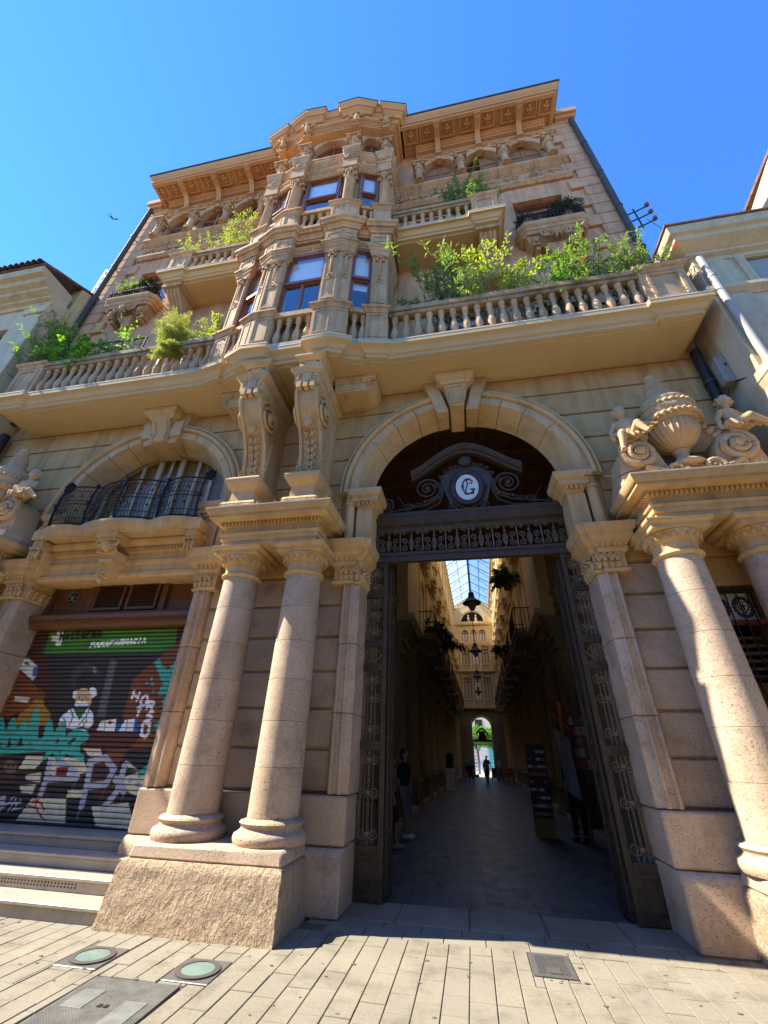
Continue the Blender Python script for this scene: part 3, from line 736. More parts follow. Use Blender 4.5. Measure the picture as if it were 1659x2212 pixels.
def gaprails(z0, z1, h):
    me = baluster_mesh(h, .08)
    for p0, p1 in (((A - .46, 5.10), (A + .46, 5.10)), ((A + 1.2, 5.2), (A + 1.6, 5.33)), ((A - 1.6, 5.33), (A - 1.2, 5.2))):
        b = MB(); r = MB(); strip(b, p0, p1, z0, z0 + .09, -.10, .12); strip(r, p0, p1, z1 - .18, z1 - .02, -.10, .12)
        for x, y in along([p0, p1], .23, .02): O('baluster', me, 'trim_up', BAY, (x, y, z0 + .09))
        sub('baluster_base', b, 'cap'); sub('rail_cap', r, 'trim_up', bevel=.008)
fr, gl, bl = MB(), MB(), MB()
def level_windows(z0, z1, zt, mulls):
    for i in range(3):
        p0, p1 = WG(i); f, g_, b = MB(), MB(), MB()
        win(f, g_, b, p0, p1, z0, z1, zt, mulls if i == 0 else 0, blind=.62 if i else .5)
        sub('window_frame', f, 'wood'); sub('pane', g_, 'glass', 0); sub('blind', b, 'blind', 0)
# storey 1: panelled pilasters with garlands
pedestals(8.73, 9.90); gaprails(8.75, 9.90, .86)
level_windows(9.92, 12.36, 11.15, 1)
for s in (-1, 1):
    for fn in (FPP, BPP):
        pts = fn(s, .05); m = MB().prism(pts, 'z', 9.90, 12.36)
        m.sweep(pts, [(-.05, 9.90), (.05, 9.90), (.05, 9.98), (.0, 10.02), (-.05, 10.02)], True)
        m.sweep(pts, [(-.05, 12.0), (.02, 12.0), (.02, 12.05), (.045, 12.08), (.045, 12.16), (.08, 12.2), (.08, 12.27), (.11, 12.30), (.11, 12.36), (-.05, 12.36)], True)
        ed = [(pts[1], pts[2]), (pts[2], pts[3])]
        if fn is BPP: ed = [(pts[1], pts[2])] if s > 0 else [(pts[2], pts[3])]
        o = MB()
        for p0, p1 in ed:
            L = (Vector(p1) - Vector(p0)).length
            if L < .15: continue
            mt = frame_mt(p0, p1, 0); q = MB()
            for u in ((.035, .06), (L - .06, L - .035)): q.box(u[0], u[1], -.016, .01, 10.15, 11.9)
            q.box(.06, L - .06, -.016, .01, 10.15, 10.18); q.box(.06, L - .06, -.016, .01, 10.9, 10.93)
            q.prism([(.06, 10.18), (L - .06, 10.18), (L / 2, 10.34)], 'y', -.014, .01)
            q.tube([(L / 2 + .055 * cos(a * pi / 6), -.02, 11.02 + .065 * sin(a * pi / 6)) for a in range(12)], .016, 5, True)
            for k in range(7): q.ell((L / 2, -.03, 11.22 + k * .09), (.028 + .004 * k, .03, .045), 6, 5)
            for e in (-1, 1): q.ell((L / 2 + e * .07, -.035, 11.82), (.04, .04, .05), 6, 5)
            leafspray(q, (L / 2, -.03, 11.93), .12, 7, .05)
            q.box(.03, L - .03, -.06, .01, 11.96, 12.02)
            o.join(q, mt)
        sub('pilaster', m, 'trim_up'); sub('garland', o, 'trim_up')
def entab(z0, z1, mat='trim_up', d=.0, fz=None):
    m = MB(); p = BAYO(d)[1:7]
    m.sweep([(p[0][0], 6.3)] + p + [(p[-1][0], 6.3)], [(-.3, z0), (0, z0), (.0, z0 + .06), (.03, z0 + .07), (.03, z0 + .12), (.0, z0 + .14), (-.0, z1 - .07), (.05, z1 - .03), (.05, z1), (-.3, z1)])
    for a, b in zip(p[:-1], p[1:]):
        L = (Vector(b) - Vector(a)).length
        if L > .3: relief(m, frame_mt(a, b, z0 + .15), L, z1 - z0 - .24, rnd, .03)
    sub('frieze', m, mat)
entab(12.36, 12.72, d=.14)
for s in (-1, 1):        # small blocks under the ledge
    for fn in (FPP, BPP):
        pts = fn(s, -.02); m = MB().prism(pts, 'z', 12.362, 12.92); m.sweep(pts, [(-.05, 12.362), (.06, 12.362), (.06, 12.42), (.02, 12.45), (-.05, 12.45)], True)
        for (p0, p1) in ([(pts[1], pts[2]), (pts[2], pts[3])] if fn is FPP else [(pts[1], pts[2])] if s > 0 else [(pts[2], pts[3])]):
            L = (Vector(p1) - Vector(p0)).length; q = MB()
            if L < .15: continue
            for u in ((.06, .085), (L - .085, L - .06)): q.box(u[0], u[1], -.015, .01, 12.55, 12.78)
            q.box(.085, L - .085, -.015, .01, 12.55, 12.575); q.box(.085, L - .085, -.015, .01, 12.755, 12.78); m.join(q, frame_mt(p0, p1, 0))
        sub('ledge_block', m, 'trim_up')
def ledge(z0, z1, o):
    pl = [(A - 2.06, 6.3)] + [(A - x, y) for x, y in JOG[::-1]] + [(A + x, y) for x, y in JOG] + [(A + 2.06, 6.3)]
    m = MB().sweep(pl, [(-.06, z0), (.0, z0), (.0, z0 + .06), (.035, z0 + .06), (.05, z0 + .12), (.085, z0 + .15), (.085, z0 + .2), (.12 + o * .5, z0 + .2), (.12 + o * .5, z1 - .13), (.15 + o, z1 - .10), (.15 + o, z1), (-.06, z1)])
    m.prism(inset(pl, .03), 'z', z0 + .004, z1 - .01); sub('ledge', m, 'trim_up')
    sub('ledge_weathering', MB().sweep(pl, [(-.2, z1 + .001), (.145 + o, z1 + .001), (.14 + o, z1 + .02), (-.2, z1 + .03)]), 'cap')
ledge(12.92, 13.34, .04)
# storey 2: spiral-banded columns
pedestals(13.35, 14.44); gaprails(13.37, 14.44, .78)
level_windows(14.46, 16.62, 15.35, 0)
sp = [(.165, 0), (.20, .01), (.20, .07), (.165, .09), (.19, .12), (.16, .15)]
sp += [(.148 + (.014 if i % 2 else 0), .16 + i * .034) for i in range(42)] + [(.13, 1.60), (.165, 1.61), (.165, 1.65), (.135, 1.67)]
spm = MB().lathe(sp, n=20)
for j, (r, z) in enumerate(((.16, 1.76), (.19, 1.88))):
    for i in range(8):
        a = 2 * pi * (i + .5 * j) / 8; spm.ell((r * cos(a), r * sin(a), z), (.055, .055, .09), 6, 5)
for i in range(4): a = pi / 4 + i * pi / 2; spm.ell((.23 * cos(a), .23 * sin(a), 2.0), .055, 7, 5)
spm.lathe([(.13, 1.66), (.16, 1.9), (.21, 2.04)], n=12); spm.box(-.23, .23, -.23, .23, 2.05, 2.12)
sp_me = spm.mesh('banded_column', 40)
CP = [(.82, 5.13), (1.80, 5.42)]
for s in (-1, 1):
    for x, y in CP: O('banded_column', sp_me, 'trim_up', BAY, (A + s * x, y, 14.44))
    m = MB().prism(mir([(.5, 5.5), (.55, 5.27), (1.04, 5.27), (1.1, 5.5)], A, s), 'z', 14.44, 16.62); m.prism(mir([(1.6, 5.6), (1.6, 5.5), (2.0, 5.56), (2.0, 6.3)], A, s), 'z', 14.44, 16.62); sub('window_pier', m, 'trim_up')
entab(16.56, 17.0, d=.07); entab(17.06, 17.5, d=.10)
for s in (-1, 1):
    for x, y in CP:
        m = MB(); q = mir([(x - .21, y + .3), (x - .21, y - .22), (x + .21, y - .22), (x + .21, y + .3)], A, s)
        m.prism(q, 'z', 16.57, 17.5); m.sweep(q, [(-.1, 17.02), (.02, 17.02), (.04, 17.08), (-.1, 17.1)], True); m.sweep(q, [(-.1, 17.40), (.015, 17.40), (.015, 17.46), (.04, 17.50), (.04, 17.58), (.07, 17.64), (.08, 17.70), (.08, 17.76), (-.1, 17.76)], True)
        relief(m, frame_mt((A + s * x - .2, y - .225), (A + s * x + .2, y - .225), 17.14), .4, .24, rnd, .03)
        sub('frieze_block', m, 'trim_up')
m = MB(); p = BAYO(.10); m.sweep(p, [(-.4, 17.5), (.0, 17.5), (.08, 17.58), (.09, 17.66), (.12, 17.68), (.12, 17.74), (-.4, 17.74)]); sub('sill_course', m, 'trim_up')
# storey 3: round-headed windows between squat columns
cc = MB().lathe([(.19, 0), (.19, .06), (.15, .09), (.17, .13), (.14, .17), (.135, .2), (.125, .62), (.15, .64), (.15, .68), (.13, .70)], n=16)
for i in range(8): a = 2 * pi * i / 8; cc.ell((.15 * cos(a), .15 * sin(a), .80), (.055, .055, .12), 6, 5)
for i in range(4): a = pi / 4 + i * pi / 2; cc.ell((.23 * cos(a), .23 * sin(a), .95), (.08, .08, .06), 7, 5)
cc.lathe([(.13, .7), (.16, .86), (.20, .98)], n=12); cc.box(-.25, .25, -.25, .25, 1.0, 1.06)
cc_me = cc.mesh('squat_column', 40)
def arched(mb, p0, p1, z0, zs, z1, r, d0, d1, rz=1.):
    """A wall between plan points with one round-headed opening (half-width r) from z0, springing at zs."""
    mt = frame_mt(p0, p1, 0); L = (Vector(p1) - Vector(p0)).length; c = L / 2; n = 14; q = MB()
    for s in (-1, 1):
        pts = [(c + s * r, z0), (c + s * r, zs)] + [(c + s * r * cos(pi / 2 * i / n), zs + r * rz * sin(pi / 2 * i / n)) for i in range(1, n + 1)] + [(c, z1), (c + s * L / 2, z1), (c + s * L / 2, z0)]
        q.prism(pts, 'y', d0, d1)
    mb.join(q, mt)
def archmould(mb, p0, p1, zs, r, w_, d, rz=1.):
    L = (Vector(p1) - Vector(p0)).length; q = MB()
    q.arc(L / 2, zs, [(r, .02), (r, -d), (r + w_ * .4, -d * 1.2), (r + w_, -d * 1.5), (r + w_, .02)], 0, pi, 20, rz); mb.join(q, frame_mt(p0, p1, 0))
def archwin(p0, p1, z0, zs, r, rz, dy=.0, mat='wood', fill=None):
    """Frame, glass and backing of a round-headed window."""
    L = (Vector(p1) - Vector(p0)).length; c = L / 2; mt = frame_mt(p0, p1, 0); f = MB(); q = MB(); n = 16
    f.arc(c, zs, [(r - .075, dy + .08), (r - .075, dy), (r + .02, dy), (r + .02, dy + .08)], 0, pi, 18, rz)
    for s in (-1, 1): f.box(*sorted((c + s * (r - .075), c + s * (r + .01))), dy, dy + .08, z0, zs)
    f.box(c - .035, c + .035, dy, dy + .07, z0, zs + r * rz - .05); f.box(c - r, c + r, dy, dy + .075, z0, z0 + .06); f.box(c - r, c + r, dy + .005, dy + .07, zs - .03, zs + .04)
    q.prism([(c + (r - .05) * cos(pi * i / n), zs + (r - .05) * rz * sin(pi * i / n)) for i in range(n + 1)] + [(c - r + .05, z0), (c + r - .05, z0)], 'y', dy + .03, dy + .036)
    return MB().join(f, mt), MB().join(q, mt)
W3 = [((-.72, 5.18), (.72, 5.18), .60), ((.95, 5.22), (1.68, 5.42), .30), ((-1.68, 5.42), (-.95, 5.22), .30)]
for p0, p1, r in W3:
    p0 = (A + p0[0], p0[1]); p1 = (A + p1[0], p1[1]); m = MB(); zs = 18.82 if r > .4 else 18.95
    arched(m, p0, p1, 17.74, zs, 19.62, r, .0, .22, .98 if r > .4 else 1.3); archmould(m, p0, p1, zs, r, .16, .05, .98 if r > .4 else 1.3)
    sub('window_arch', m, 'trim_up')
    f, q = archwin(p0, p1, 17.8, zs, r, .98 if r > .4 else 1.3, .14); sub('window_frame', f, 'wood'); sub('pane', q, 'glass', 0)
    b = MB(); L = (Vector(p1) - Vector(p0)).length; b.join(MB().box(0, L, .34, .36, 17.8, 19.6), frame_mt(p0, p1, 0)); sub('blind', b, 'blind', 0)
for s in (-1, 1):
    for x, y in CP: O('squat_column', cc_me, 'trim_up', BAY, (A + s * x, y - .03, 17.76))
for s in (-1, 1):
    m = MB(); m.prism(mir([(.66, 5.42), (.66, 5.215), (.93, 5.225), (1.0, 5.27), (1.0, 5.45)], A, s), 'z', 17.745, 19.62); m.prism(mir([(1.62, 5.55), (1.62, 5.43), (1.98, 5.45), (1.98, 6.25), (1.7, 6.25)], A, s), 'z', 17.745, 19.62); m.prism(mir([(.62, 5.5), (.62, 5.32), (1.0, 5.36), (1.0, 5.5)], A, s), 'z', 14.4, 17.7)
    sub('attic_pier', m, 'trim_up')
# crown
TP = [(-2.03, 6.3), (-2.03, 5.27), (-1.22, 5.02), (-.9, 4.93), (.9, 4.93), (1.22, 5.02), (2.03, 5.27), (2.03, 6.3)]
m = MB(); tp = [(A + x, y) for x, y in TP]
m.sweep(tp, [(-.5, 19.5), (.02, 19.5), (.02, 19.55), (.0, 19.57), (.0, 19.80), (.05, 19.82), (.05, 19.86), (.02, 19.87), (.02, 19.96), (.09, 19.98), (.12, 20.05), (-.5, 20.05)])
for a, b in zip(tp[1:6], tp[2:7]):
    L = (Vector(b) - Vector(a)).length; relief(m, frame_mt(a, b, 19.58), L, .2, rnd, .04)
    if L > .3:
        mt = frame_mt(a, b, 0); q = MB(); n = int(L / .075)
        for i in range(n): x = (i + .5) * L / n; q.box(x - .022, x + .022, -.075, .0, 19.88, 19.95)
        m.join(q, mt)
sub('crown_frieze', m, 'eave')
KJ = [(.34, 4.93), (.38, 4.78), (.90, 4.76), (1.34, 4.90), (1.32, 5.02), (1.74, 5.12), (1.78, 5.02), (2.30, 5.16)]
kp = [(A - 2.30, 6.3)] + [(A - x, y) for x, y in KJ[::-1]] + [(A + x, y) for x, y in KJ] + [(A + 2.30, 6.3)]
m = MB(); m.sweep(kp, [(-.16, 20.0), (-.16, 20.07), (-.11, 20.07), (-.11, 20.13), (-.07, 20.17), (-.07, 20.24), (-.01, 20.24), (-.01, 20.30), (.03, 20.37), (.08, 20.41), (.08, 20.49), (.12, 20.49), (.12, 20.56), (.17, 20.64), (.20, 20.67), (.20, 20.78), (-.16, 20.78)])
m.prism(inset(kp, .12), 'z', 20.04, 20.74); sub('crown_cornice', m, 'eave')
sub('crown_flashing', MB().sweep(kp, [(-.14, 20.781), (.215, 20.781), (.22, 20.81), (-.14, 20.83)]), 'zinc')
for s in (-1, 1):     # spread-winged carvings under the crown
    for x, y, g in ((.86, 4.82, 1.), (1.82, 5.05, .9)):
        m = MB(); c = (A + s * x, y, 19.95)
        m.ell(c, (.10 * g, .10, .20 * g), 8, 6); m.ell((c[0], c[1] - .06, c[2] + .22 * g), (.055, .07, .065), 8, 6)
        for e in (-1, 1):
            for k in range(5):
                a = .25 + k * .28; m.ell((c[0] + e * (.14 + .05 * cos(a)) * g, c[1] - .02, c[2] + (.02 + .2 * sin(a)) * g), (.13 * g, .05, .035), 6, 4, Matrix.Rotation(-a if e > 0 else a, 3, 'Y'))
        leafspray(m, (c[0], c[1] + .02, c[2] - .28 * g), .17 * g, 7, .07); m.box(c[0] - .12, c[0] + .12, y + .02, y + .3, 19.44, 20.0)
        sub('winged_carving', m, 'eave')
# interior backing of the bay so that no sky shows through
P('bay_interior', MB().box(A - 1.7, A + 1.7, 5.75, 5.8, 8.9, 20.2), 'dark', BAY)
# --- upper storeys of the facade
wh = []; doors = []
for s in (-1, 1):
    for a, b, c, d in ((5.42, 6.78, 13.38, 15.56), (3.0, 4.2, 8.8, 10.95), (5.3, 6.6, 8.8, 10.6), (2.5, 3.5, 13.3, 15.6), (2.80, 6.84, 17.52, 19.38)):
        x0, x1 = sorted((A + s * a, A + s * b)); wh.append((x0, x1, c, d)); doors.append((x0, x1, c, d, a))
P('upper_wall', holes(A - 8, A + 8, 8.36, 20.3, wh + [(A - 1.7, A + 1.7, 8.9, 20.2)], W, 6.62), 'upper')
m = MB(); m.box(A - 7.98, A + 7.98, 7.4, 14, 8.9, 20.2); m.box(A - 7.99, A - 7.7, 6.62, 7.4, 8.4, 20.2); m.box(A + 7.7, A + 7.99, 6.62, 7.4, 8.4, 20.2); m.box(A - 7.9, A + 7.9, 6.63, 14, 20.2, 20.32)
P('building_body', m, 'nwall2')
for x0, x1, c, d, a in doors:
    if c > 17: continue
    f, g_, b = MB(), MB(), MB(); win(f, g_, b, (x0, 6.46), (x1, 6.46), c, d - .01, d - .55, 1, blind=.5 if a > 5 else .3)
    P('window_frame', f, 'wood' if a > 5 else 'wood3'); P('pane', g_, 'glass', smooth=0); P('curtain', b, 'curtain', smooth=0)
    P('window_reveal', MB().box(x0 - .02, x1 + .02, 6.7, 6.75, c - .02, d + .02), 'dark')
# quoins and drainpipes
for s in (-1, 1):
    for i in range(22):
        q = .95 if i % 2 else .62; z = 8.76 + i * .525; x0, x1 = sorted((A + s * 8.0, A + s * (8.0 - q)))
        P('quoin', boxm(x0 - .004, x1 + .004, W - .08, W + .02, z + .016, z + .509, .012), 'upper')
# frieze band, arcade under the eaves
for s in (-1, 1):
    pl = mir([(2.05, 6.3), (2.05, 6.28), (7.28, 6.28), (7.28, 6.3)], A, s)[(0 if s > 0 else 0):]
    st = mir([(2.0, 6.29), (7.25, 6.29)], A, s)
    m = MB()
    m.sweep(st, [(-.02, 16.36), (.06, 16.36), (.10, 16.42), (.14, 16.46), (.14, 16.54), (.03, 16.56), (.03, 17.14), (.07, 17.16), (.10, 17.2), (.10, 17.3), (.16, 17.34), (.22, 17.40), (.22, 17.50), (-.02, 17.50)])
    P('string_course', m, 'trim_up')
    m = MB(); relief(m, frame_mt((st[0][0], 6.26), (st[1][0], 6.26), 16.6), abs(st[1][0] - st[0][0]), .5, rnd, .06)
    P('carved_frieze', m, 'trim_up', kind='stuff')
    m = MB(); n = 44
    for i in range(n): x = st[0][0] + (i + .5) * (st[1][0] - st[0][0]) / n; m.prism([(x - .05, 17.29), (x + .05, 17.29), (x, 17.17)], 'y', 6.165, 6.2)
    P('leaf_moulding', m, 'trim_up')
    for k in range(3):
        x = A + s * (3.46 + k * 1.36); p0, p1 = (x - .68, 6.24), (x + .68, 6.24); m = MB()
        arched(m, p0, p1, 17.5, 18.62, 19.42, .55, 0, .2, 1.1); archmould(m, p0, p1, 18.62, .55, .13, .06, 1.1); m.box(x - .1, x + .1, 6.12, 6.3, 19.16, 19.40)
        P('arcade_arch', m, 'trim_up')
        f, q = archwin(p0, p1, 17.52, 18.62, .55, 1.1, .12, 'wood3')
        P('shutter_frame', f, 'wood3')
        half = not (s > 0 and k == 1); L = MB(); n = 10
        for e in (-1, 1):
            if e < 0 and not half: continue
            pts = [(x + e * .04, 17.6), (x + e * .48, 17.6)] + [(x + e * .48 * cos(pi / 2 * i / n), 18.62 + .52 * sin(pi / 2 * i / n)) for i in range(n + 1)][:-1] + [(x + e * .04, 19.12)]
            L.prism(pts, 'y', 6.385, 6.40)
        if s > 0: P('shutter_leaf', L, 'wood3')
        else: P('pane', L, 'glass')
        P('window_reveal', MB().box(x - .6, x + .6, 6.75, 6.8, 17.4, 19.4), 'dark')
    for k in range(4):
        o = O('squat_column', cc_me, 'trim_up', B, (A + s * (2.78 + k * 1.36), 6.06, 17.5), scale=(.82, .82, 1.06)); o.matrix_parent_inverse = B_INV
    m = MB(); x0, x1 = A + s * 2.75, A + s * 7.0; x0, x1 = min(x0, x1), max(x0, x1)
    m.sweep([(x0, 6.3), (x0, 6.22), (x1, 6.22), (x1, 6.3)], [(-.02, 19.40), (.04, 19.40), (.04, 19.46), (.02, 19.47), (.02, 19.74), (.06, 19.76), (.06, 19.80), (-.02, 19.80)])
    relief(m, frame_mt((x0, 6.2), (x1, 6.2), 19.49), x1 - x0, .24, rnd, .05)
    P('arcade_frieze', m, 'eave')
    m = MB(); n = int((x1 - x0) / .09)
    for i in range(n): x = x0 + (i + .5) * (x1 - x0) / n; m.box(x - .028, x + .028, 6.06, 6.2, 19.82, 19.90)
    P('dentils', m, 'eave', kind='stuff')
    # eaves: cove, coffered soffit, fascia, brackets
    e0, e1 = sorted((A + s * 2.2, A + s * 7.38))
    m = MB(); st = [(x0 - .05, 6.3), (x1 + .05, 6.3)]
    m.sweep(st, [(0, 19.90), (.13, 19.90), (.13, 19.97), (.19, 19.98), (.19, 20.04), (.24, 20.05), (.24, 20.11), (.30, 20.13), (.32, 20.24), (0, 20.24)])
    P('eaves_cove', m, 'eave')
    m = MB(); m.box(e0, e1, 5.36, 6.4, 20.24, 20.36); P('eaves_soffit', m, 'eave')
    ep = mir([(2.2, 5.40), (7.34, 5.40), (7.34, 6.4)], A, s)
    m = MB(); m.sweep(ep, [(-.12, 20.18), (-.02, 20.18), (.0, 20.24), (.03, 20.28), (.03, 20.40), (.08, 20.44), (.12, 20.54), (.12, 20.62), (-.12, 20.62)]); P('eaves_fascia', m, 'eave')
    P('roof_edge', MB().sweep(ep, [(-.3, 20.621), (.15, 20.621), (.16, 20.66), (-.3, 20.70)]), 'zinc')
    for k in range(3):
        x = A + s * (3.47 + k * 1.36); m = MB()
        m.prism([(6.22, 19.40), (6.10, 19.42), (6.08, 19.6), (6.04, 19.82), (5.92, 19.98), (5.78, 20.04), (5.62, 20.06), (5.50, 20.10), (5.48, 20.24), (6.22, 20.24)], 'x', x - .085, x + .085)
        for i in range(7): m.ell((x, 5.56 + i * .055, 20.065 - max(0, i - 3) * .012), (.035, .035, .035), 6, 4)
        for i in range(5): m.ell((x, 6.065 + .006 * i, 19.84 - i * .07), (.035, .035, .035), 6, 4)
        m.box(x - .11, x + .11, 5.44, 5.56, 20.10, 20.24); m.box(x - .11, x + .11, 6.02, 6.22, 19.38, 19.45)
        P('eaves_bracket', m, 'eave')
    for k, dx in enumerate((2.57, 3.13, 3.81, 4.49, 5.17, 5.85, 6.53, 7.07)):
        x = A + s * dx; m = MB(); a, b, c, d = x - .25, x + .25, 5.47, 5.93
        for u in ((a, a + .05, c, d), (b - .05, b, c, d), (a + .05, b - .05, c, c + .05), (a + .05, b - .05, d - .05, d)): m.box(*u, 20.17, 20.245)
        cx, cy_ = (a + b) / 2, (c + d) / 2
        for i in range(4): q = i * pi / 2; m.ell((cx + .055 * cos(q), cy_ + .085 * sin(q), 20.2), (.05, .065, .05), 7, 5)
        m.ell((cx, cy_, 20.16), (.035, .035, .06), 7, 5)
        P('coffer', m, 'eave', bevel=.005)
    x0, x1 = sorted((A + s * 7.42, A + s * 8.12)); P('corner_cornice', MB().box(x0, x1, 6.02, 7.0, 20.40, 20.66).box(x0 + .004, x1 - .05, 6.10, 7.0, 20.22, 20.396).box(x0 + .008, x1 - .09, 6.2, 7.0, 20.08, 20.216), 'eave')
# --- balconettes with carved brackets
for s in (-1, 1):
    c = A + s * 6.1; m = MB()
    sh = [(c - .82, 6.3), (c - .82, 5.98), (c - .68, 5.86), (c + .68, 5.86), (c + .82, 5.98), (c + .82, 6.3)]
    m.prism(sh, 'z', 13.2, 13.34); m.sweep(sh, [(-.1, 13.0), (-.06, 13.0), (-.03, 13.08), (.0, 13.1), (.0, 13.2), (.05, 13.24), (.07, 13.30), (.07, 13.37), (-.1, 13.37)])
    m.frust((c - .55, c + .55, 6.12, 6.3), (c - .75, c + .75, 5.92, 6.3), 12.72, 13.1)
    for e in (-1, 1):
        m.box(*sorted((c + e * .40, c + e * .56)), 5.98, 6.3, 12.62, 13.0); m.spiral((c + e * .20, 5.9, 12.9), .17, 1.6, .04, 'xz', pi / 2, -e); m.ell((c + e * .48, 5.96, 12.78), (.07, .06, .12), 7, 5)
        m.box(*sorted((c + e * .40, c + e * .5)), 6.05, 6.3, 12.5, 12.64)
    leafspray(m, (c, 5.9, 12.82), .2, 9, .08); m.ell((c, 5.86, 12.8), (.09, .09, .11), 8, 6); m.frust((c - .1, c + .1, 6.14, 6.3), (c - .24, c + .24, 6.02, 6.3), 12.34, 12.66)
    P('balconette', m, 'trim_up')
    m = MB(); hh = 13.37
    rp = [(c - .8, 6.28), (c - .84, 5.95), (c - .7, 5.82), (c + .7, 5.82), (c + .84, 5.95), (c + .8, 6.28)]
    for z in (hh + .04, hh + .20, hh + .38): m.tube([(x, y, z) for x, y in rp], .013, 5)
    for x, y in along(rp, .09): m.tube([(x, y, hh + .02), (x, y - .05, hh + .2), (x, y, hh + .38)], .009, 4)
    for i in range(9): m.spiral((c - .64 + i * .16, 5.79, hh + .29), .06, 1.3, .009, 'xz', 0, 1 if i % 2 else -1, sec=4)
    P('balconette_railing', m, 'iron')
# --- shop: balcony over the door, iron railing, lunette window
c = LC; m = MB()
m.box(c - 1.83, c + 1.83, 6.30, 6.9, 4.40, 4.95)
m.sweep([(c - 1.83, 6.3), (c + 1.83, 6.3)], [(-.2, 4.36), (.02, 4.36), (.05, 4.40), (.05, 4.46), (.02, 4.48), (.02, 4.62), (.05, 4.64), (.06, 4.70), (.03, 4.72), (.03, 4.86), (.06, 4.88), (.06, 4.93), (.09, 4.95), (.16, 4.98), (.20, 5.04), (.20, 5.08), (-.2, 5.08)])
P('shop_lintel', m, 'trim')
m = MB()
for i in range(50): x = c - 1.72 + i * .0702; m.box(x - .02, x + .02, 6.16, 6.26, 4.885, 4.935)
P('dentils', m, 'trim', kind='stuff')
def serp(t): return 5.92 - .20 * max(0, cos(t * pi * 1.15)) ** .8 * (1 if abs(t) < .43 else 0) - .12 * max(0, cos((abs(t) - .68) * pi * 2.0)) * (1 if abs(t) >= .43 else 0)
SQ = [(c + 1.75 * t, serp(t)) for t in [i / 28 for i in range(-28, 29)]]
SQ = [(SQ[0][0], 6.4)] + SQ + [(SQ[-1][0], 6.4)]
m = MB(); m.prism(SQ, 'z', 5.10, 5.30); m.sweep(SQ[1:-1], [(-.05, 5.08), (-.03, 5.08), (.0, 5.12), (.02, 5.16), (.05, 5.2), (.07, 5.26), (.07, 5.32), (.03, 5.34), (-.05, 5.34)])
P('serpentine_sill', m, 'trim')
for x in (c - 1.66, c + 1.66):
    m = MB(); m.box(x - .16, x + .16, 5.86, 6.4, 5.10, 5.30); m.box(x - .1, x + .1, 5.90, 6.3, 4.9, 5.1); acanth(m, (x, 5.93, 4.7), .22, .28, .08, 3); m.frust((x - .06, x + .06, 6.1, 6.3), (x - .12, x + .12, 6.0, 6.3), 4.5, 4.9)
    P('sill_block', m, 'trim', bevel=.006)
m = MB(); m.box(c - .22, c + .22, 5.76, 6.3, 5.0, 5.09); m.box(c - .17, c + .17, 5.80, 6.3, 4.94, 5.0)
m.frust((c - .06, c + .06, 6.1, 6.3), (c - .16, c + .16, 5.95, 6.3), 4.35, 4.75); m.box(c - .17, c + .17, 5.92, 6.3, 4.72, 4.78); m.box(c - .14, c + .14, 5.94, 6.3, 4.56, 4.62)
m.ell((c, 5.88, 4.88), (.11, .10, .14), 10, 8); m.ell((c, 5.79, 4.87), (.03, .04, .05), 6, 5)
for e in (-1, 1):
    m.ell((c + e * .045, 5.80, 4.92), (.03, .02, .015), 6, 4); m.spiral((c + e * .17, 5.86, 4.92), .085, 1.5, .025, 'xz', pi, e); m.spiral((c + e * .15, 5.9, 4.78), .06, 1.3, .02, 'xz', pi, -e)
    m.ell((c + e * .1, 5.86, 5.0), (.07, .05, .03), 6, 4)
leafspray(m, (c, 5.98, 4.32), .1, 6, .06); m.ell((c, 6.0, 4.22), (.05, .05, .07), 6, 5)
P('carved_mask', m, 'trim')
m = MB()
rp = [(x, y + .03) for x, y in SQ[2:-2]]
bel = lambda z: .05 * sin(pi * min(1, max(0, (z - 5.34) / .95))) ** 1.0
for z, r in ((5.40, .014), (5.52, .008), (5.82, .012), (5.90, .008), (6.14, .008), (6.26, .017)): m.tube([(x, y - bel(z), z) for x, y in rp], r, 5)
for i, (x, y) in enumerate(along(rp, .16)): m.tube([(x, y - bel(z), z) for z in (5.36, 5.6, 5.82, 6.05, 6.26)], .0055, 4)
for t in (-1.62, -.82, 0.03, .82, 1.62):
    y = np.interp(c + t, [p[0] for p in rp], [p[1] for p in rp]); m.tube([(c + t, y - bel(z) - .02, z) for z in (5.32, 5.6, 5.82, 6.05, 6.3)], .024, 6)
    for z in (5.35, 5.85, 6.28): m.ell((c + t, y - bel(z) - .03, z), .045, 8, 6)
for t in (-1.64, 1.66):
    y = 6.0; leafspray(m, (c + t, y, 6.4), .12, 7, .06); m.ell((c + t, y, 6.38), (.06, .06, .13), 8, 6)
for t in [-1.4 + i * .2 for i in range(15)]:
    y = np.interp(c + t, [p[0] for p in rp], [p[1] for p in rp])
    if round((t + 1.4) / .2) % 4 in (0, 3):
        for z in (5.66, 6.02): m.spiral((c + t, y - bel(z) - .015, z), .105, 1.7, .0095, 'xz', 0, 1 if round((t + 1.4) / .2) % 2 else -1, sec=5)
    else:
        for z in (5.66, 6.0): m.ell((c + t, y - bel(z) - .02, z), (.028, .02, .028), 7, 5)
    for e in (): m.spiral((c + t + e, y - bel(6.2) - .01, 6.20), .03, 1.0, .005, 'xz', 0, 1, sec=4); m.spiral((c + t + e, y - bel(5.46) - .01, 5.46), .03, 1.0, .005, 'xz', 0, 1, sec=4)
P('iron_railing', m, 'iron')
m = MB(); R0 = 1.84
m.arc(c, SP, [(R0 - .09, 6.78), (R0 - .09, 6.70), (R0 + .02, 6.70), (R0 + .02, 6.78)], 0, pi, 30)
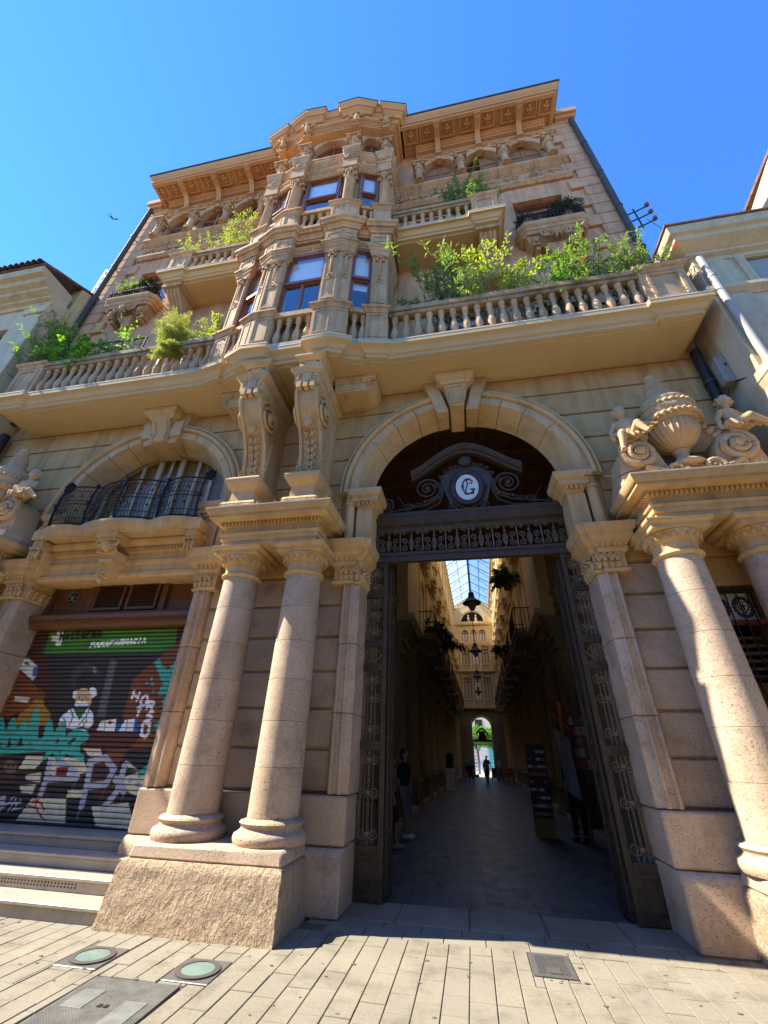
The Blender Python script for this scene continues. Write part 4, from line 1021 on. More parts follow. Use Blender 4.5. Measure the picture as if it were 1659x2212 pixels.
for x in (-1.5, -1.12, -.72, -.28, .28, .72, 1.12, 1.5):
    wv = .04 if abs(x) != .28 else .06; m.box(c + x - wv, c + x + wv, 6.69 if wv > .05 else 6.71, 6.78, 5.1, SP + sqrt(R0 ** 2 - x * x) - .05)
m.box(c - .03, c + .03, 6.71, 6.78, 5.1, SP + R0 - .05); m.box(c - 1.8, c + 1.8, 6.70, 6.77, 5.1, 5.3)
P('lunette_frame', m, 'frame')
m = MB(); pts = [(c + R0 * cos(pi * i / 30), SP + R0 * sin(pi * i / 30)) for i in range(31)] + [(c - R0, 5.1), (c + R0, 5.1)]
m.prism(pts, 'y', 6.74, 6.745); P('pane', m, 'dglass', smooth=0)
m = MB()
for i in range(26):       # lattice leading behind the glass, fading into the room
    x = -1.72 + i * .138
    for e in (-1, 1):
        k = [(x + e * (j % 2) * .06, 5.4 + j * .13) for j in range(17)]
        k = [(a, z) for a, z in k if abs(a) < 1.7 and (z < SP or a * a + (z - SP) ** 2 < 1.72 ** 2)]
        if len(k) > 2: m.tube([(c + a, 6.76, z) for a, z in k], .006, 3)
P('leading', m, 'frame', smooth=0)
m = MB(); n = 60
for i in range(n):
    x0, x1 = c - 1.82 + 3.64 * i / n, c - 1.82 + 3.64 * (i + 1) / n; m.add([(x0, 6.82 + .03 * (i % 2), 5.0), (x1, 6.82 + .03 * ((i + 1) % 2), 5.0), (x1, 6.82 + .03 * ((i + 1) % 2), 7.6), (x0, 6.82 + .03 * (i % 2), 7.6)], [(0, 1, 2, 3)])
P('curtain', m, 'curtain', smooth=0)
# brown timber panel over the roller shutter
x0, x1 = c - 1.82, c + 1.82
m = MB(); m.box(x0, x1, 6.80, 6.9, 3.6, 4.56)
for u in ((x0, x0 + .1), (c - .88, c - .76), (c + .74, c + .86), (x1 - .1, x1)): m.box(u[0], u[1], 6.73, 6.8, 3.7, 4.5)
m.box(x0, x1, 6.72, 6.8, 4.48, 4.56); m.box(x0, x1, 6.725, 6.8, 3.80, 3.88)
P('timber_panel', m, 'wood2', bevel=.006)
m = MB(); m.sweep([(x0, 6.8), (x1, 6.8)], [(-.02, 3.54), (.2, 3.54), (.22, 3.60), (.26, 3.62), (.26, 3.67), (.30, 3.69), (.30, 3.76), (.22, 3.80), (-.02, 3.80)])
for i in range(70): x = x0 + .05 + i * .0525; m.ell((x, 6.525, 3.645), .017, 6, 4)
P('timber_cornice', m, 'wood2')
for a, b in ((c - .72, c - .06), (c + .03, c + .69)):
    m = MB()
    for u in ((a, a + .045, 3.90, 4.44), (b - .045, b, 3.90, 4.44), (a + .045, b - .045, 3.90, 3.945), (a + .045, b - .045, 4.395, 4.44)): m.box(u[0], u[1], 6.71, 6.8, u[2], u[3])
    v = P('vent_grille', m, 'wood2')
    sm = MB().add([(a + .05, 6.73, 0), (b - .05, 6.73, 0), (b - .05, 6.78, .03), (a + .05, 6.78, .03)], [(0, 1, 2, 3)]).add([(a + .05, 6.73, -.007), (b - .05, 6.73, -.007), (b - .05, 6.73, .0), (a + .05, 6.73, .0)], [(0, 1, 2, 3)]).mesh('slat', 0)
    for i in range(12): O('slat', sm, 'wood2', v, (0, 0, 3.96 + i * .037))
    P('vent_opening', MB().box(a + .045, b - .045, 6.79, 6.799, 3.945, 4.395), 'dark', v)
m = MB(); m.tube([(c - 1.3 + .13 * cos(q * pi / 10), 6.785, 4.20 + .13 * sin(q * pi / 10)) for q in range(20)], .018, 6, True)
fan = P('extractor_fan', m, 'metal'); P('fan_opening', MB().prism([(c - 1.3 + .13 * cos(q * pi / 10), 4.20 + .13 * sin(q * pi / 10)) for q in range(20)], 'y', 6.788, 6.798), 'dark', fan)
m = MB()
for k in range(5):
    a = k * 2 * pi / 5 + .3; m.add([(c - 1.3 + r * cos(a + q), 6.775 + .012 * j, 4.20 + r * sin(a + q)) for j, (r, q) in enumerate(((.02, 0), (.11, -.25), (.12, .2)))], [(0, 1, 2)])
m.ell((c - 1.3, 6.77, 4.20), (.03, .012, .03), 8, 6); P('fan_blades', m, 'pvc', fan)
# --- roller shutter with the painted mural
MURAL = '''
[('p',(52,34,26),0,[-10.62,3.77,-4.73,3.66,-4.75,0.22,-9.29,-0.03]),('p',(78,34,22),0,[-8.65,3.63,-8.05,3.62,-7.88,3.17,-7.45,2.74,-7.41,2.37,-8.15,2.49,-9.49,2.64,-9.64,3.36]),('p',(126,64,22),0,[-8.55,3.18,-8.33,3.07,-8.25,2.82,-7.42,2.4,-7.42,2.24,-8.16,1.99,-9.3,1.89,-9.49,2.64]),('p',(205,208,200),0,[-8.3,3.02,-8.16,3.05,-7.85,2.89,-7.78,2.75,-7.82,2.63,-8.25,2.85]),('p',(72,90,150),0,[-7.94,2.87,-7.83,2.89,-7.77,2.7,-7.88,2.72]),('p',(60,110,50),0,[-8.19,2.98,-8.06,2.94,-8.06,2.9,-8.17,2.93]),('p',(195,195,188),0,[-8.49,2.66,-8.35,2.68,-8.2,2.49,-8.21,2.37,-8.41,2.44]),('p',(190,196,186),0,[-8.06,2.38,-7.73,2.35,-7.73,2.26,-8.05,2.3]),('p',(58,120,32),0,[-7.92,3.59,-5.16,3.59,-5.09,3.22,-5.25,3.1,-7.85,3.1]),('p',(215,220,210),0,[-7.75,3.58,-7.6,3.6,-7.53,3.26,-7.65,3.25,-7.68,3.34,-7.79,3.35,-7.83,3.45,-7.73,3.47]),('s',(18,18,16),0.036,[-7.6,3.36,-7.66,3.55,-7.59,3.55,-7.56,3.51,-7.56,3.46,-7.63,3.45]),('s',(18,18,16),0.036,[-7.6,3.46,-7.52,3.37]),('s',(18,18,16),0.036,[-7.48,3.39,-7.51,3.44,-7.49,3.48,-7.45,3.45,-7.44,3.39,-7.48,3.39]),('s',(18,18,16),0.036,[-7.34,3.38,-7.4,3.58]),('s',(18,18,16),0.036,[-7.24,3.59,-7.27,3.57,-7.23,3.39]),('s',(18,18,16),0.036,[-7.28,3.49,-7.22,3.5]),('s',(18,18,16),0.036,[-7.11,3.49,-7.15,3.5,-7.15,3.45,-7.12,3.4,-7.09,3.43,-7.11,3.51,-7.08,3.4,-7.07,3.42]),('s',(18,18,16),0.036,[-7.03,3.4,-7.05,3.51]),('s',(18,18,16),0.036,[-7.04,3.47,-7.0,3.51]),('s',(18,18,16),0.036,[-6.91,3.41,-6.94,3.52,-6.9,3.5,-6.88,3.41]),('s',(18,18,16),0.036,[-6.9,3.5,-6.87,3.51,-6.84,3.41]),('s',(18,18,16),0.036,[-6.76,3.51,-6.8,3.53,-6.81,3.47,-6.78,3.42,-6.75,3.46,-6.76,3.53,-6.74,3.42,-6.72,3.44]),('s',(232,235,222),0.034,[-6.86,3.21,-6.86,3.3,-6.8,3.3,-6.79,3.28,-6.8,3.26,-6.86,3.26]),('s',(232,235,222),0.034,[-6.76,3.22,-6.73,3.31,-6.69,3.22]),('s',(232,235,222),0.034,[-6.75,3.25,-6.71,3.26]),('s',(232,235,222),0.034,[-6.66,3.22,-6.66,3.31,-6.6,3.31,-6.59,3.29,-6.6,3.27,-6.66,3.27]),('s',(232,235,222),0.034,[-6.63,3.27,-6.59,3.23]),('s',(232,235,222),0.034,[-6.56,3.23,-6.53,3.32,-6.5,3.23]),('s',(232,235,222),0.034,[-6.55,3.27,-6.51,3.27]),('s',(232,235,222),0.034,[-6.47,3.24,-6.47,3.32,-6.4,3.32]),('s',(232,235,222),0.034,[-6.47,3.28,-6.42,3.28]),('s',(232,235,222),0.034,[-6.37,3.24,-6.33,3.33,-6.3,3.25]),('s',(232,235,222),0.034,[-6.36,3.28,-6.31,3.28]),('s',(232,235,222),0.034,[-6.27,3.25,-6.27,3.33,-6.21,3.34,-6.21,3.31,-6.21,3.29,-6.27,3.29]),('s',(232,235,222),0.034,[-6.24,3.29,-6.21,3.25]),('s',(232,235,222),0.034,[-6.18,3.25,-6.17,3.34,-6.14,3.29,-6.11,3.34,-6.11,3.26]),('s',(232,235,222),0.034,[-6.08,3.26,-6.04,3.35,-6.01,3.26]),('s',(232,235,222),0.034,[-6.07,3.29,-6.03,3.3]),('s',(232,235,222),0.034,[-5.92,3.34,-5.95,3.35,-5.98,3.31,-5.98,3.29,-5.95,3.27,-5.92,3.28]),('s',(232,235,222),0.034,[-5.86,3.27,-5.85,3.36]),('s',(232,235,222),0.034,[-5.79,3.28,-5.76,3.36,-5.73,3.28]),('s',(232,235,222),0.034,[-5.78,3.31,-5.74,3.31]),('p',(46,40,37),0,[-7.78,3.09,-5.31,3.09,-5.76,2.67,-5.72,2.08,-7.1,2.0,-7.23,2.37]),('p',(68,64,60),0,[-6.4,2.67,-6.38,2.57,-6.42,2.49,-6.49,2.44,-6.6,2.42,-6.73,2.44,-6.86,2.49,-6.96,2.57,-7.03,2.67,-7.06,2.77,-7.03,2.86,-6.95,2.91,-6.83,2.93,-6.7,2.91,-6.57,2.85,-6.47,2.77]),('p',(46,40,37),0,[-6.35,2.58,-6.33,2.49,-6.36,2.43,-6.43,2.38,-6.52,2.36,-6.63,2.38,-6.74,2.43,-6.83,2.5,-6.89,2.58,-6.91,2.66,-6.88,2.73,-6.81,2.78,-6.72,2.8,-6.6,2.78,-6.49,2.73,-6.4,2.66]),('p',(150,130,90),0,[-6.54,2.81,-6.54,2.79,-6.54,2.77,-6.55,2.75,-6.56,2.75,-6.58,2.75,-6.6,2.77,-6.62,2.79,-6.64,2.81,-6.64,2.83,-6.64,2.85,-6.63,2.87,-6.62,2.87,-6.6,2.87,-6.58,2.85,-6.56,2.83]),('p',(88,86,84),0,[-6.34,3.0,-6.19,2.97,-6.05,2.03,-6.22,2.05]),('s',(120,118,114),0.015,[-6.27,2.9,-6.22,2.94]),('s',(120,118,114),0.015,[-6.25,2.76,-6.19,2.79]),('s',(120,118,114),0.015,[-6.22,2.62,-6.17,2.66]),('s',(120,118,114),0.015,[-6.2,2.49,-6.15,2.52]),('s',(120,118,114),0.015,[-6.18,2.35,-6.12,2.39]),('s',(120,118,114),0.015,[-6.16,2.22,-6.1,2.26]),('p',(122,62,24),0,[-5.32,3.05,-4.88,3.41,-4.78,3.53,-4.78,1.95,-4.81,1.6,-5.49,1.54,-5.22,1.84,-5.72,2.04,-5.75,2.64]),('p',(165,112,32),0,[-7.82,2.06,-7.63,2.24,-7.62,2.33,-7.44,2.33,-7.37,2.24,-7.15,2.09,-7.1,1.92,-7.81,1.89]),('p',(222,222,220),0,[-6.68,2.4,-6.67,2.36,-6.68,2.34,-6.7,2.32,-6.73,2.31,-6.77,2.32,-6.81,2.34,-6.84,2.36,-6.86,2.4,-6.87,2.43,-6.86,2.46,-6.84,2.48,-6.81,2.48,-6.77,2.48,-6.74,2.46,-6.7,2.43]),('p',(222,222,220),0,[-6.38,2.44,-6.37,2.41,-6.38,2.38,-6.4,2.36,-6.43,2.35,-6.46,2.36,-6.5,2.38,-6.53,2.41,-6.55,2.44,-6.56,2.47,-6.55,2.5,-6.53,2.52,-6.5,2.52,-6.47,2.52,-6.43,2.5,-6.4,2.47]),('p',(205,165,118),0,[-6.44,2.34,-6.42,2.27,-6.43,2.22,-6.47,2.18,-6.53,2.17,-6.6,2.18,-6.67,2.21,-6.73,2.27,-6.77,2.33,-6.79,2.4,-6.78,2.46,-6.74,2.5,-6.68,2.51,-6.61,2.5,-6.54,2.46,-6.48,2.4]),('p',(226,226,224),0,[-6.47,2.25,-6.47,2.23,-6.49,2.21,-6.54,2.2,-6.59,2.2,-6.64,2.2,-6.7,2.21,-6.74,2.23,-6.76,2.25,-6.76,2.27,-6.73,2.28,-6.69,2.3,-6.64,2.3,-6.58,2.3,-6.53,2.29,-6.49,2.27]),('p',(205,165,118),0,[-6.52,2.2,-6.52,2.18,-6.53,2.17,-6.55,2.16,-6.58,2.16,-6.61,2.16,-6.63,2.17,-6.66,2.18,-6.67,2.2,-6.67,2.21,-6.66,2.22,-6.64,2.23,-6.61,2.23,-6.59,2.23,-6.56,2.22,-6.54,2.21]),('p',(30,24,20),0,[-6.68,2.36,-6.68,2.35,-6.68,2.35,-6.69,2.34,-6.69,2.34,-6.7,2.34,-6.71,2.35,-6.71,2.35,-6.72,2.36,-6.72,2.36,-6.72,2.37,-6.71,2.37,-6.71,2.37,-6.7,2.37,-6.69,2.37,-6.69,2.36]),('p',(30,24,20),0,[-6.55,2.36,-6.55,2.35,-6.55,2.35,-6.56,2.35,-6.56,2.34,-6.57,2.35,-6.58,2.35,-6.58,2.35,-6.58,2.36,-6.59,2.36,-6.58,2.37,-6.58,2.37,-6.57,2.37,-6.57,2.37,-6.56,2.37,-6.55,2.36]),('s',(150,105,70),0.015,[-6.63,2.36,-6.63,2.3,-6.59,2.29]),('p',(222,222,222),0,[-6.94,2.05,-6.78,2.2,-6.45,2.21,-6.3,2.11,-6.23,1.95,-6.34,1.84,-6.91,1.9]),('p',(48,100,42),0,[-6.75,2.19,-6.45,2.21,-6.54,2.0]),('s',(24,22,22),0.015,[-6.8,2.18,-6.68,2.05,-6.7,1.92]),('s',(24,22,22),0.015,[-6.41,2.19,-6.43,2.05,-6.51,1.93]),('s',(24,22,22),0.015,[-6.86,2.03,-6.76,1.92]),('s',(24,22,22),0.015,[-6.39,2.01,-6.42,1.91]),('s',(24,22,22),0.015,[-6.94,2.05,-6.78,2.2,-6.45,2.21,-6.3,2.11,-6.23,1.95]),('p',(222,222,220),0,[-6.12,1.99,-5.82,2.03,-5.78,1.84,-6.13,1.85]),('p',(190,45,45),0,[-5.89,1.97,-5.88,1.96,-5.89,1.95,-5.9,1.95,-5.91,1.95,-5.93,1.95,-5.95,1.95,-5.96,1.96,-5.96,1.97,-5.97,1.98,-5.96,1.99,-5.95,2.0,-5.94,2.0,-5.92,2.0,-5.9,1.99,-5.89,1.98]),('s',(60,60,60),0.009,[-6.03,2.0,-5.98,1.84]),('p',(45,88,155),0,[-5.79,1.95,-5.39,2.04,-5.35,1.84,-5.75,1.83]),('p',(222,222,220),0,[-5.66,2.01,-5.47,2.04,-5.44,1.85,-5.71,1.85]),('s',(60,60,60),0.009,[-5.61,2.02,-5.57,1.85]),('p',(84,38,26),0,[-7.0,1.81,-5.29,1.83,-5.37,1.64,-6.36,1.55,-7.04,1.67]),('p',(24,22,22),0,[-6.26,1.86,-6.27,1.84,-6.3,1.83,-6.34,1.82,-6.41,1.81,-6.47,1.82,-6.53,1.82,-6.57,1.84,-6.59,1.85,-6.59,1.87,-6.56,1.88,-6.51,1.89,-6.44,1.9,-6.38,1.89,-6.32,1.88,-6.28,1.87]),('p',(205,205,205),0,[-6.3,1.84,-6.31,1.83,-6.33,1.82,-6.37,1.81,-6.41,1.81,-6.46,1.81,-6.5,1.82,-6.53,1.83,-6.54,1.84,-6.54,1.85,-6.52,1.86,-6.48,1.87,-6.44,1.87,-6.39,1.87,-6.35,1.86,-6.32,1.85]),('p',(46,38,33),0,[-9.83,1.37,-7.17,1.51,-6.38,1.58,-4.87,1.61,-4.75,0.22,-9.29,-0.03]),('p',(208,200,164),0,[-7.31,1.46,-6.9,1.46,-7.05,1.28,-7.37,1.27]),('p',(208,200,164),0,[-6.28,1.59,-5.94,1.59,-5.87,1.5,-6.09,1.47]),('p',(208,200,164),0,[-7.19,1.2,-6.9,1.24,-6.85,1.1,-7.13,1.12]),('p',(208,200,164),0,[-6.88,1.46,-6.21,1.45,-6.03,1.27,-6.53,1.14,-6.79,1.25]),('p',(208,200,164),0,[-5.45,1.19,-5.04,1.33,-4.82,1.14,-4.9,0.93,-5.33,1.07]),('p',(208,200,164),0,[-7.22,1.05,-6.91,1.08,-6.92,0.95,-7.14,0.96]),('p',(208,200,164),0,[-6.89,0.89,-6.27,0.92,-6.14,0.61,-7.04,0.61]),('p',(208,200,164),0,[-5.78,0.83,-5.16,0.9,-4.93,0.58,-5.61,0.6]),('p',(208,200,164),0,[-6.29,1.02,-6.02,1.03,-6.0,0.93,-6.27,0.92]),('p',(208,200,164),0,[-5.42,1.45,-5.13,1.31,-5.33,1.34]),('p',(208,200,164),0,[-8.05,0.91,-7.58,0.94,-7.41,0.84,-7.96,0.76]),('p',(120,62,30),0,[-5.86,1.58,-5.43,1.6,-5.49,1.43,-5.61,1.35]),('p',(72,44,34),0,[-6.09,1.42,-5.66,1.46,-5.34,1.18,-5.54,0.82,-5.93,1.05]),('p',(74,54,42),0,[-7.73,1.38,-7.41,1.38,-7.34,1.08,-7.61,1.07,-7.86,1.22]),('p',(120,95,75),0,[-7.42,1.31,-7.41,1.27,-7.41,1.24,-7.44,1.22,-7.48,1.21,-7.53,1.21,-7.58,1.23,-7.63,1.26,-7.66,1.3,-7.67,1.34,-7.66,1.37,-7.64,1.39,-7.59,1.4,-7.54,1.39,-7.49,1.37,-7.45,1.34]),('p',(24,20,20),0,[-7.56,1.32,-7.56,1.31,-7.56,1.31,-7.57,1.3,-7.58,1.3,-7.59,1.3,-7.6,1.3,-7.61,1.31,-7.62,1.32,-7.62,1.33,-7.62,1.34,-7.61,1.34,-7.6,1.34,-7.59,1.34,-7.58,1.34,-7.57,1.33]),('p',(24,20,20),0,[-7.47,1.32,-7.46,1.31,-7.46,1.3,-7.47,1.3,-7.48,1.3,-7.49,1.3,-7.5,1.3,-7.51,1.31,-7.52,1.32,-7.52,1.33,-7.52,1.34,-7.52,1.34,-7.51,1.34,-7.5,1.34,-7.48,1.34,-7.47,1.33]),('s',(168,168,178),0.099,[-6.81,1.4,-6.76,1.14,-6.76,0.95]),('s',(168,168,178),0.099,[-6.73,1.15,-6.2,1.19]),('s',(168,168,178),0.099,[-6.66,1.4,-6.28,1.26]),('s',(168,168,178),0.099,[-6.03,1.38,-5.98,1.09,-5.95,0.82]),('s',(168,168,178),0.099,[-6.07,1.4,-5.81,1.47,-5.58,1.32,-5.64,1.12,-5.94,1.08]),('s',(168,168,178),0.099,[-5.41,1.38,-5.41,1.03,-5.56,0.82]),('s',(168,168,178),0.099,[-5.5,1.19,-5.29,1.04]),('s',(168,168,178),0.099,[-7.43,0.87,-7.41,0.75]),('p',(120,22,22),0,[-6.64,1.31,-6.42,1.33,-6.41,1.2,-6.61,1.2]),('p',(150,160,170),0,[-5.28,1.2,-5.21,1.2,-5.19,1.15,-5.26,1.14]),('p',(150,160,170),0,[-5.14,1.15,-5.05,1.16,-5.02,1.1,-5.12,1.1]),('s',(52,168,148),0.105,[-5.36,2.94,-5.14,2.66,-4.86,3.07]),('s',(52,168,148),0.105,[-5.21,2.8,-5.02,2.66,-5.13,2.44]),('s',(52,168,148),0.105,[-4.99,2.62,-4.8,2.68,-4.78,2.53,-5.09,2.44]),('s',(52,168,148),0.105,[-5.0,2.31,-4.81,2.38,-4.86,2.13,-4.99,2.25]),('s',(52,168,148),0.105,[-4.81,2.07,-5.03,1.94,-4.86,1.79,-4.88,1.59]),('s',(52,168,148),0.105,[-4.91,1.52,-4.93,1.37,-5.09,1.28]),('p',(52,168,148),0,[-5.35,2.65,-5.34,2.64,-5.35,2.63,-5.35,2.62,-5.36,2.62,-5.38,2.62,-5.39,2.63,-5.4,2.64,-5.4,2.65,-5.41,2.66,-5.4,2.67,-5.4,2.68,-5.39,2.68,-5.37,2.68,-5.36,2.67,-5.35,2.66]),('p',(52,168,148),0,[-5.3,2.57,-5.3,2.56,-5.31,2.55,-5.31,2.55,-5.32,2.54,-5.34,2.55,-5.35,2.55,-5.36,2.56,-5.36,2.57,-5.37,2.58,-5.36,2.59,-5.35,2.6,-5.34,2.6,-5.33,2.6,-5.32,2.59,-5.31,2.58]),('p',(52,168,148),0,[-5.42,2.59,-5.41,2.57,-5.42,2.56,-5.42,2.56,-5.44,2.56,-5.45,2.56,-5.46,2.56,-5.47,2.57,-5.48,2.59,-5.48,2.6,-5.47,2.61,-5.47,2.61,-5.46,2.61,-5.44,2.61,-5.43,2.61,-5.42,2.6]),('p',(52,168,148),0,[-5.24,2.45,-5.24,2.44,-5.24,2.43,-5.25,2.43,-5.26,2.42,-5.27,2.43,-5.28,2.43,-5.29,2.44,-5.3,2.45,-5.3,2.46,-5.29,2.47,-5.29,2.48,-5.28,2.48,-5.26,2.48,-5.25,2.47,-5.24,2.46]),('s',(52,168,148),0.13,[-8.55,1.9,-8.22,1.61,-8.23,1.97,-8.15,1.97,-7.85,1.62,-7.88,1.96,-7.65,1.64,-7.63,1.93,-7.41,1.64,-7.47,2.11,-7.26,1.65,-7.04,1.67,-7.12,1.94,-6.92,1.65,-6.84,1.92,-6.7,1.64,-6.54,1.82,-6.3,1.75,-6.46,1.64]),('s',(52,168,148),0.112,[-8.42,1.48,-7.87,1.51,-7.34,1.56,-6.76,1.6,-6.37,1.56]),('s',(52,168,148),0.093,[-6.93,1.45,-6.84,1.59,-6.67,1.44,-6.58,1.56,-6.24,1.46]),('s',(222,222,222),0.046,[-5.65,2.34,-5.65,2.46]),('s',(222,222,222),0.046,[-5.54,2.31,-5.53,2.43]),('s',(222,222,222),0.046,[-5.65,2.4,-5.54,2.37]),('s',(222,222,222),0.046,[-5.45,2.26,-5.46,2.32,-5.42,2.39,-5.36,2.38,-5.34,2.29,-5.37,2.24,-5.43,2.24,-5.45,2.26]),('s',(222,222,222),0.046,[-5.31,2.18,-5.31,2.3,-5.21,2.29,-5.2,2.26,-5.21,2.23,-5.31,2.24]),('s',(222,222,222),0.046,[-5.26,2.23,-5.2,2.16]),('s',(222,222,222),0.046,[-5.17,2.14,-5.22,2.14,-5.26,2.09,-5.17,2.07,-5.19,2.02,-5.25,2.01]),('s',(222,222,222),0.043,[-5.49,2.19,-5.46,2.21,-5.42,2.18,-5.45,2.14,-5.44,2.12]),('s',(222,222,222),0.043,[-5.44,2.09,-5.44,2.08]),('s',(222,222,222),0.056,[-5.3,1.96,-5.27,1.8,-5.19,1.77,-5.15,1.82,-5.17,1.96,-5.27,1.99,-5.3,1.96]),('p',(165,24,28),0,[-6.76,0.9,-6.75,0.89,-6.75,0.88,-6.76,0.87,-6.77,0.87,-6.79,0.87,-6.8,0.88,-6.81,0.88,-6.82,0.89,-6.82,0.9,-6.82,0.91,-6.81,0.92,-6.8,0.92,-6.79,0.92,-6.77,0.91,-6.76,0.9]),('p',(208,200,164),0,[-6.77,0.89,-6.77,0.89,-6.77,0.88,-6.77,0.88,-6.78,0.88,-6.78,0.88,-6.79,0.88,-6.8,0.89,-6.8,0.89,-6.8,0.9,-6.8,0.9,-6.8,0.91,-6.79,0.91,-6.79,0.91,-6.78,0.9,-6.77,0.9]),('s',(165,24,28),0.022,[-6.87,0.84,-6.79,0.86,-6.68,0.83,-6.59,0.75]),('s',(165,24,28),0.022,[-6.79,0.86,-6.77,0.77,-6.92,0.8]),('s',(165,24,28),0.022,[-6.77,0.79,-6.62,0.68,-6.52,0.63]),('s',(200,200,200),0.022,[-7.36,0.75,-7.24,0.9]),('s',(200,200,200),0.022,[-7.25,0.7,-7.18,0.88]),('s',(200,200,200),0.022,[-7.42,0.8,-7.07,0.83]),('s',(200,200,200),0.022,[-7.18,0.71,-7.09,0.87]),('s',(200,200,200),0.022,[-7.15,0.74,-7.0,0.77])]
'''
def raster(x0, x1, z0, z1, wpx, hpx, shapes, bgc):
    img = np.empty((hpx, wpx, 3)); img[:] = bgc
    gx = x0 + (np.arange(wpx) + .5) / wpx * (x1 - x0); gz = z0 + (np.arange(hpx) + .5) / hpx * (z1 - z0)
    jit = np.random.RandomState(4).randn(hpx // 8 + 2, wpx // 8 + 2)
    for kind, col, wd, fl in shapes:
        p = np.array(fl, float).reshape(-1, 2); pad = wd + .02
        i0, i1 = np.searchsorted(gx, [p[:, 0].min() - pad, p[:, 0].max() + pad]); j0, j1 = np.searchsorted(gz, [p[:, 1].min() - pad, p[:, 1].max() + pad])
        if i1 <= i0 or j1 <= j0: continue
        X, Z = np.meshgrid(gx[i0:i1], gz[j0:j1]); msk = np.zeros(X.shape, bool)
        if kind == 'p':
            for a, b in zip(p, np.roll(p, -1, 0)):
                if a[1] == b[1]: continue
                msk ^= ((a[1] > Z) != (b[1] > Z)) & (X < (b[0] - a[0]) * (Z - a[1]) / (b[1] - a[1]) + a[0])
        else:
            for a, b in zip(p[:-1], p[1:]):
                d = b - a; L = max(d @ d, 1e-9); t = np.clip(((X - a[0]) * d[0] + (Z - a[1]) * d[1]) / L, 0, 1)
                msk |= (X - a[0] - t * d[0]) ** 2 + (Z - a[1] - t * d[1]) ** 2 < (wd / 2) ** 2
        img[j0:j1, i0:i1][msk] = col
        if kind == 's' and wd > .08:                       # paint runs below the broad sprayed strokes
            rs = np.random.RandomState(len(fl) + int(p[0, 0] * 100) % 97)
            for k in range(5):
                q = p[rs.randint(len(p))]; xi = int((q[0] - x0) / (x1 - x0) * wpx) + rs.randint(-4, 5); zi = int((q[1] - z0) / (z1 - z0) * hpx); L_ = rs.randint(8, 34)
                if 1 < xi < wpx - 2: img[max(0, zi - L_):max(0, zi), xi:xi + 1] = col
    for _ in range(2):                                     # soft sprayed edges
        b = img.copy(); b[1:-1, 1:-1] = (img[1:-1, 1:-1] * 4 + img[:-2, 1:-1] + img[2:, 1:-1] + img[1:-1, :-2] + img[1:-1, 2:]) / 8; img = b
    fade = np.random.RandomState(2).rand(hpx // 20 + 2, wpx // 20 + 2); fade = np.kron(fade, np.ones((20, 20)))[:hpx, :wpx]
    for _ in range(24): fade[1:-1, 1:-1] = (fade[:-2, 1:-1] + fade[2:, 1:-1] + fade[1:-1, :-2] + fade[1:-1, 2:]) / 4
    g_ = img.mean(2, keepdims=True); img = img + (g_ * .75 + 22 - img) * (.06 + .28 * fade[..., None] ** 2)
    return img
def paint(name, img, x0, x1, z0, z1, gain=1., rough=.55):
    h, w_, _ = img.shape; im = bpy.data.images.new(name, w_, h)
    a = np.ones((h, w_, 4), np.float32); a[..., :3] = np.clip(img / 255., 0, 1); im.pixels.foreach_set(a.ravel()); im.update(); im.pack()
    t = NT(name); sx = t.n('SeparateXYZ', i0=t.P())
    u = t.ramp(sx.outputs[0], x0, x1); v = t.ramp(sx.outputs[2], z0, z1)
    tx = t.n('TexImage', _image=im, _extension='EXTEND', Vector=t.n('CombineXYZ', i0=u, i1=v).outputs[0])
    c = t.mix(t.ramp(t.noise(6, 5, .7), .45, .75, 0, .35), tx.outputs[0], (.03, .022, .018))
    c = t.mix(1, c, (gain, gain, gain), 'MULTIPLY')
    return t.finish(t.n('BsdfPrincipled', Base_Color=c, Roughness=rough).outputs[0])
SX0, SX1, SZ0, SZ1 = LC - 1.83, LC + 1.83, .55, 3.72
M['mural'] = paint('shutter_mural', raster(SX0, SX1, SZ0, SZ1, 640, 500, eval(MURAL), (52, 34, 26)), SX0, SX1, SZ0, SZ1, 1.4)
shut = P('roller_shutter', MB().box(SX0, SX1, 6.80, 6.82, SZ0, 3.8), 'dark')
hs = .071; q = []
for i in range(7): a = i / 6; q.append((6.788 - .020 * sin(pi * a) ** .6, hs * .86 * a))
q += [(6.798, hs * .86), (6.798, 0)]
slm = MB().prism(q, 'x', SX0, SX1).mesh('slat', 40)
for i in range(44): O('slat', slm, 'mural', shut, (0, 0, SZ0 + .01 + i * hs))
# --- marble steps before the shop
STEP = thing('shop_steps', 'grey marble steps with perforated riser before the painted shutter', 'steps', (LC, 6.3, 0))
def PW(name, mb, mt, par, smooth=35, bevel=0., **t):     # part given in world coordinates under any thing
    me = mb.mesh(name, smooth, bevel) if isinstance(mb, MB) else mb
    o = O(name, me, mt, par, **t); o.matrix_parent_inverse = par.matrix_basis.inverted() if par.parent is None else Matrix.Identity(4); return o
for i, (y, z) in enumerate(((5.22, .14), (5.60, .28), (5.92, .42), (6.22, .56))):
    m = MB().box(-10.2, A - .80 if i < 3 else A - 1.3, y, 6.9, z - .035, z); m.box(-10.2, A - .80 if i < 3 else A - 1.3, y + .02, 6.9, z - .14 if i else -.05, z - .036)
    st_ = PW('step', m, 'marble', STEP, bevel=.006)
    if i == 1:
        d = MB()
        for r in range(2):
            for k in range(42): d.prism([(-6.6 + k * .047 + .011 * cos(a * pi / 4), .185 + r * .03 + .009 * sin(a * pi / 4)) for a in range(8)], 'y', y + .017, y + .0195)
        PW('vent_holes', d, 'black', st_)
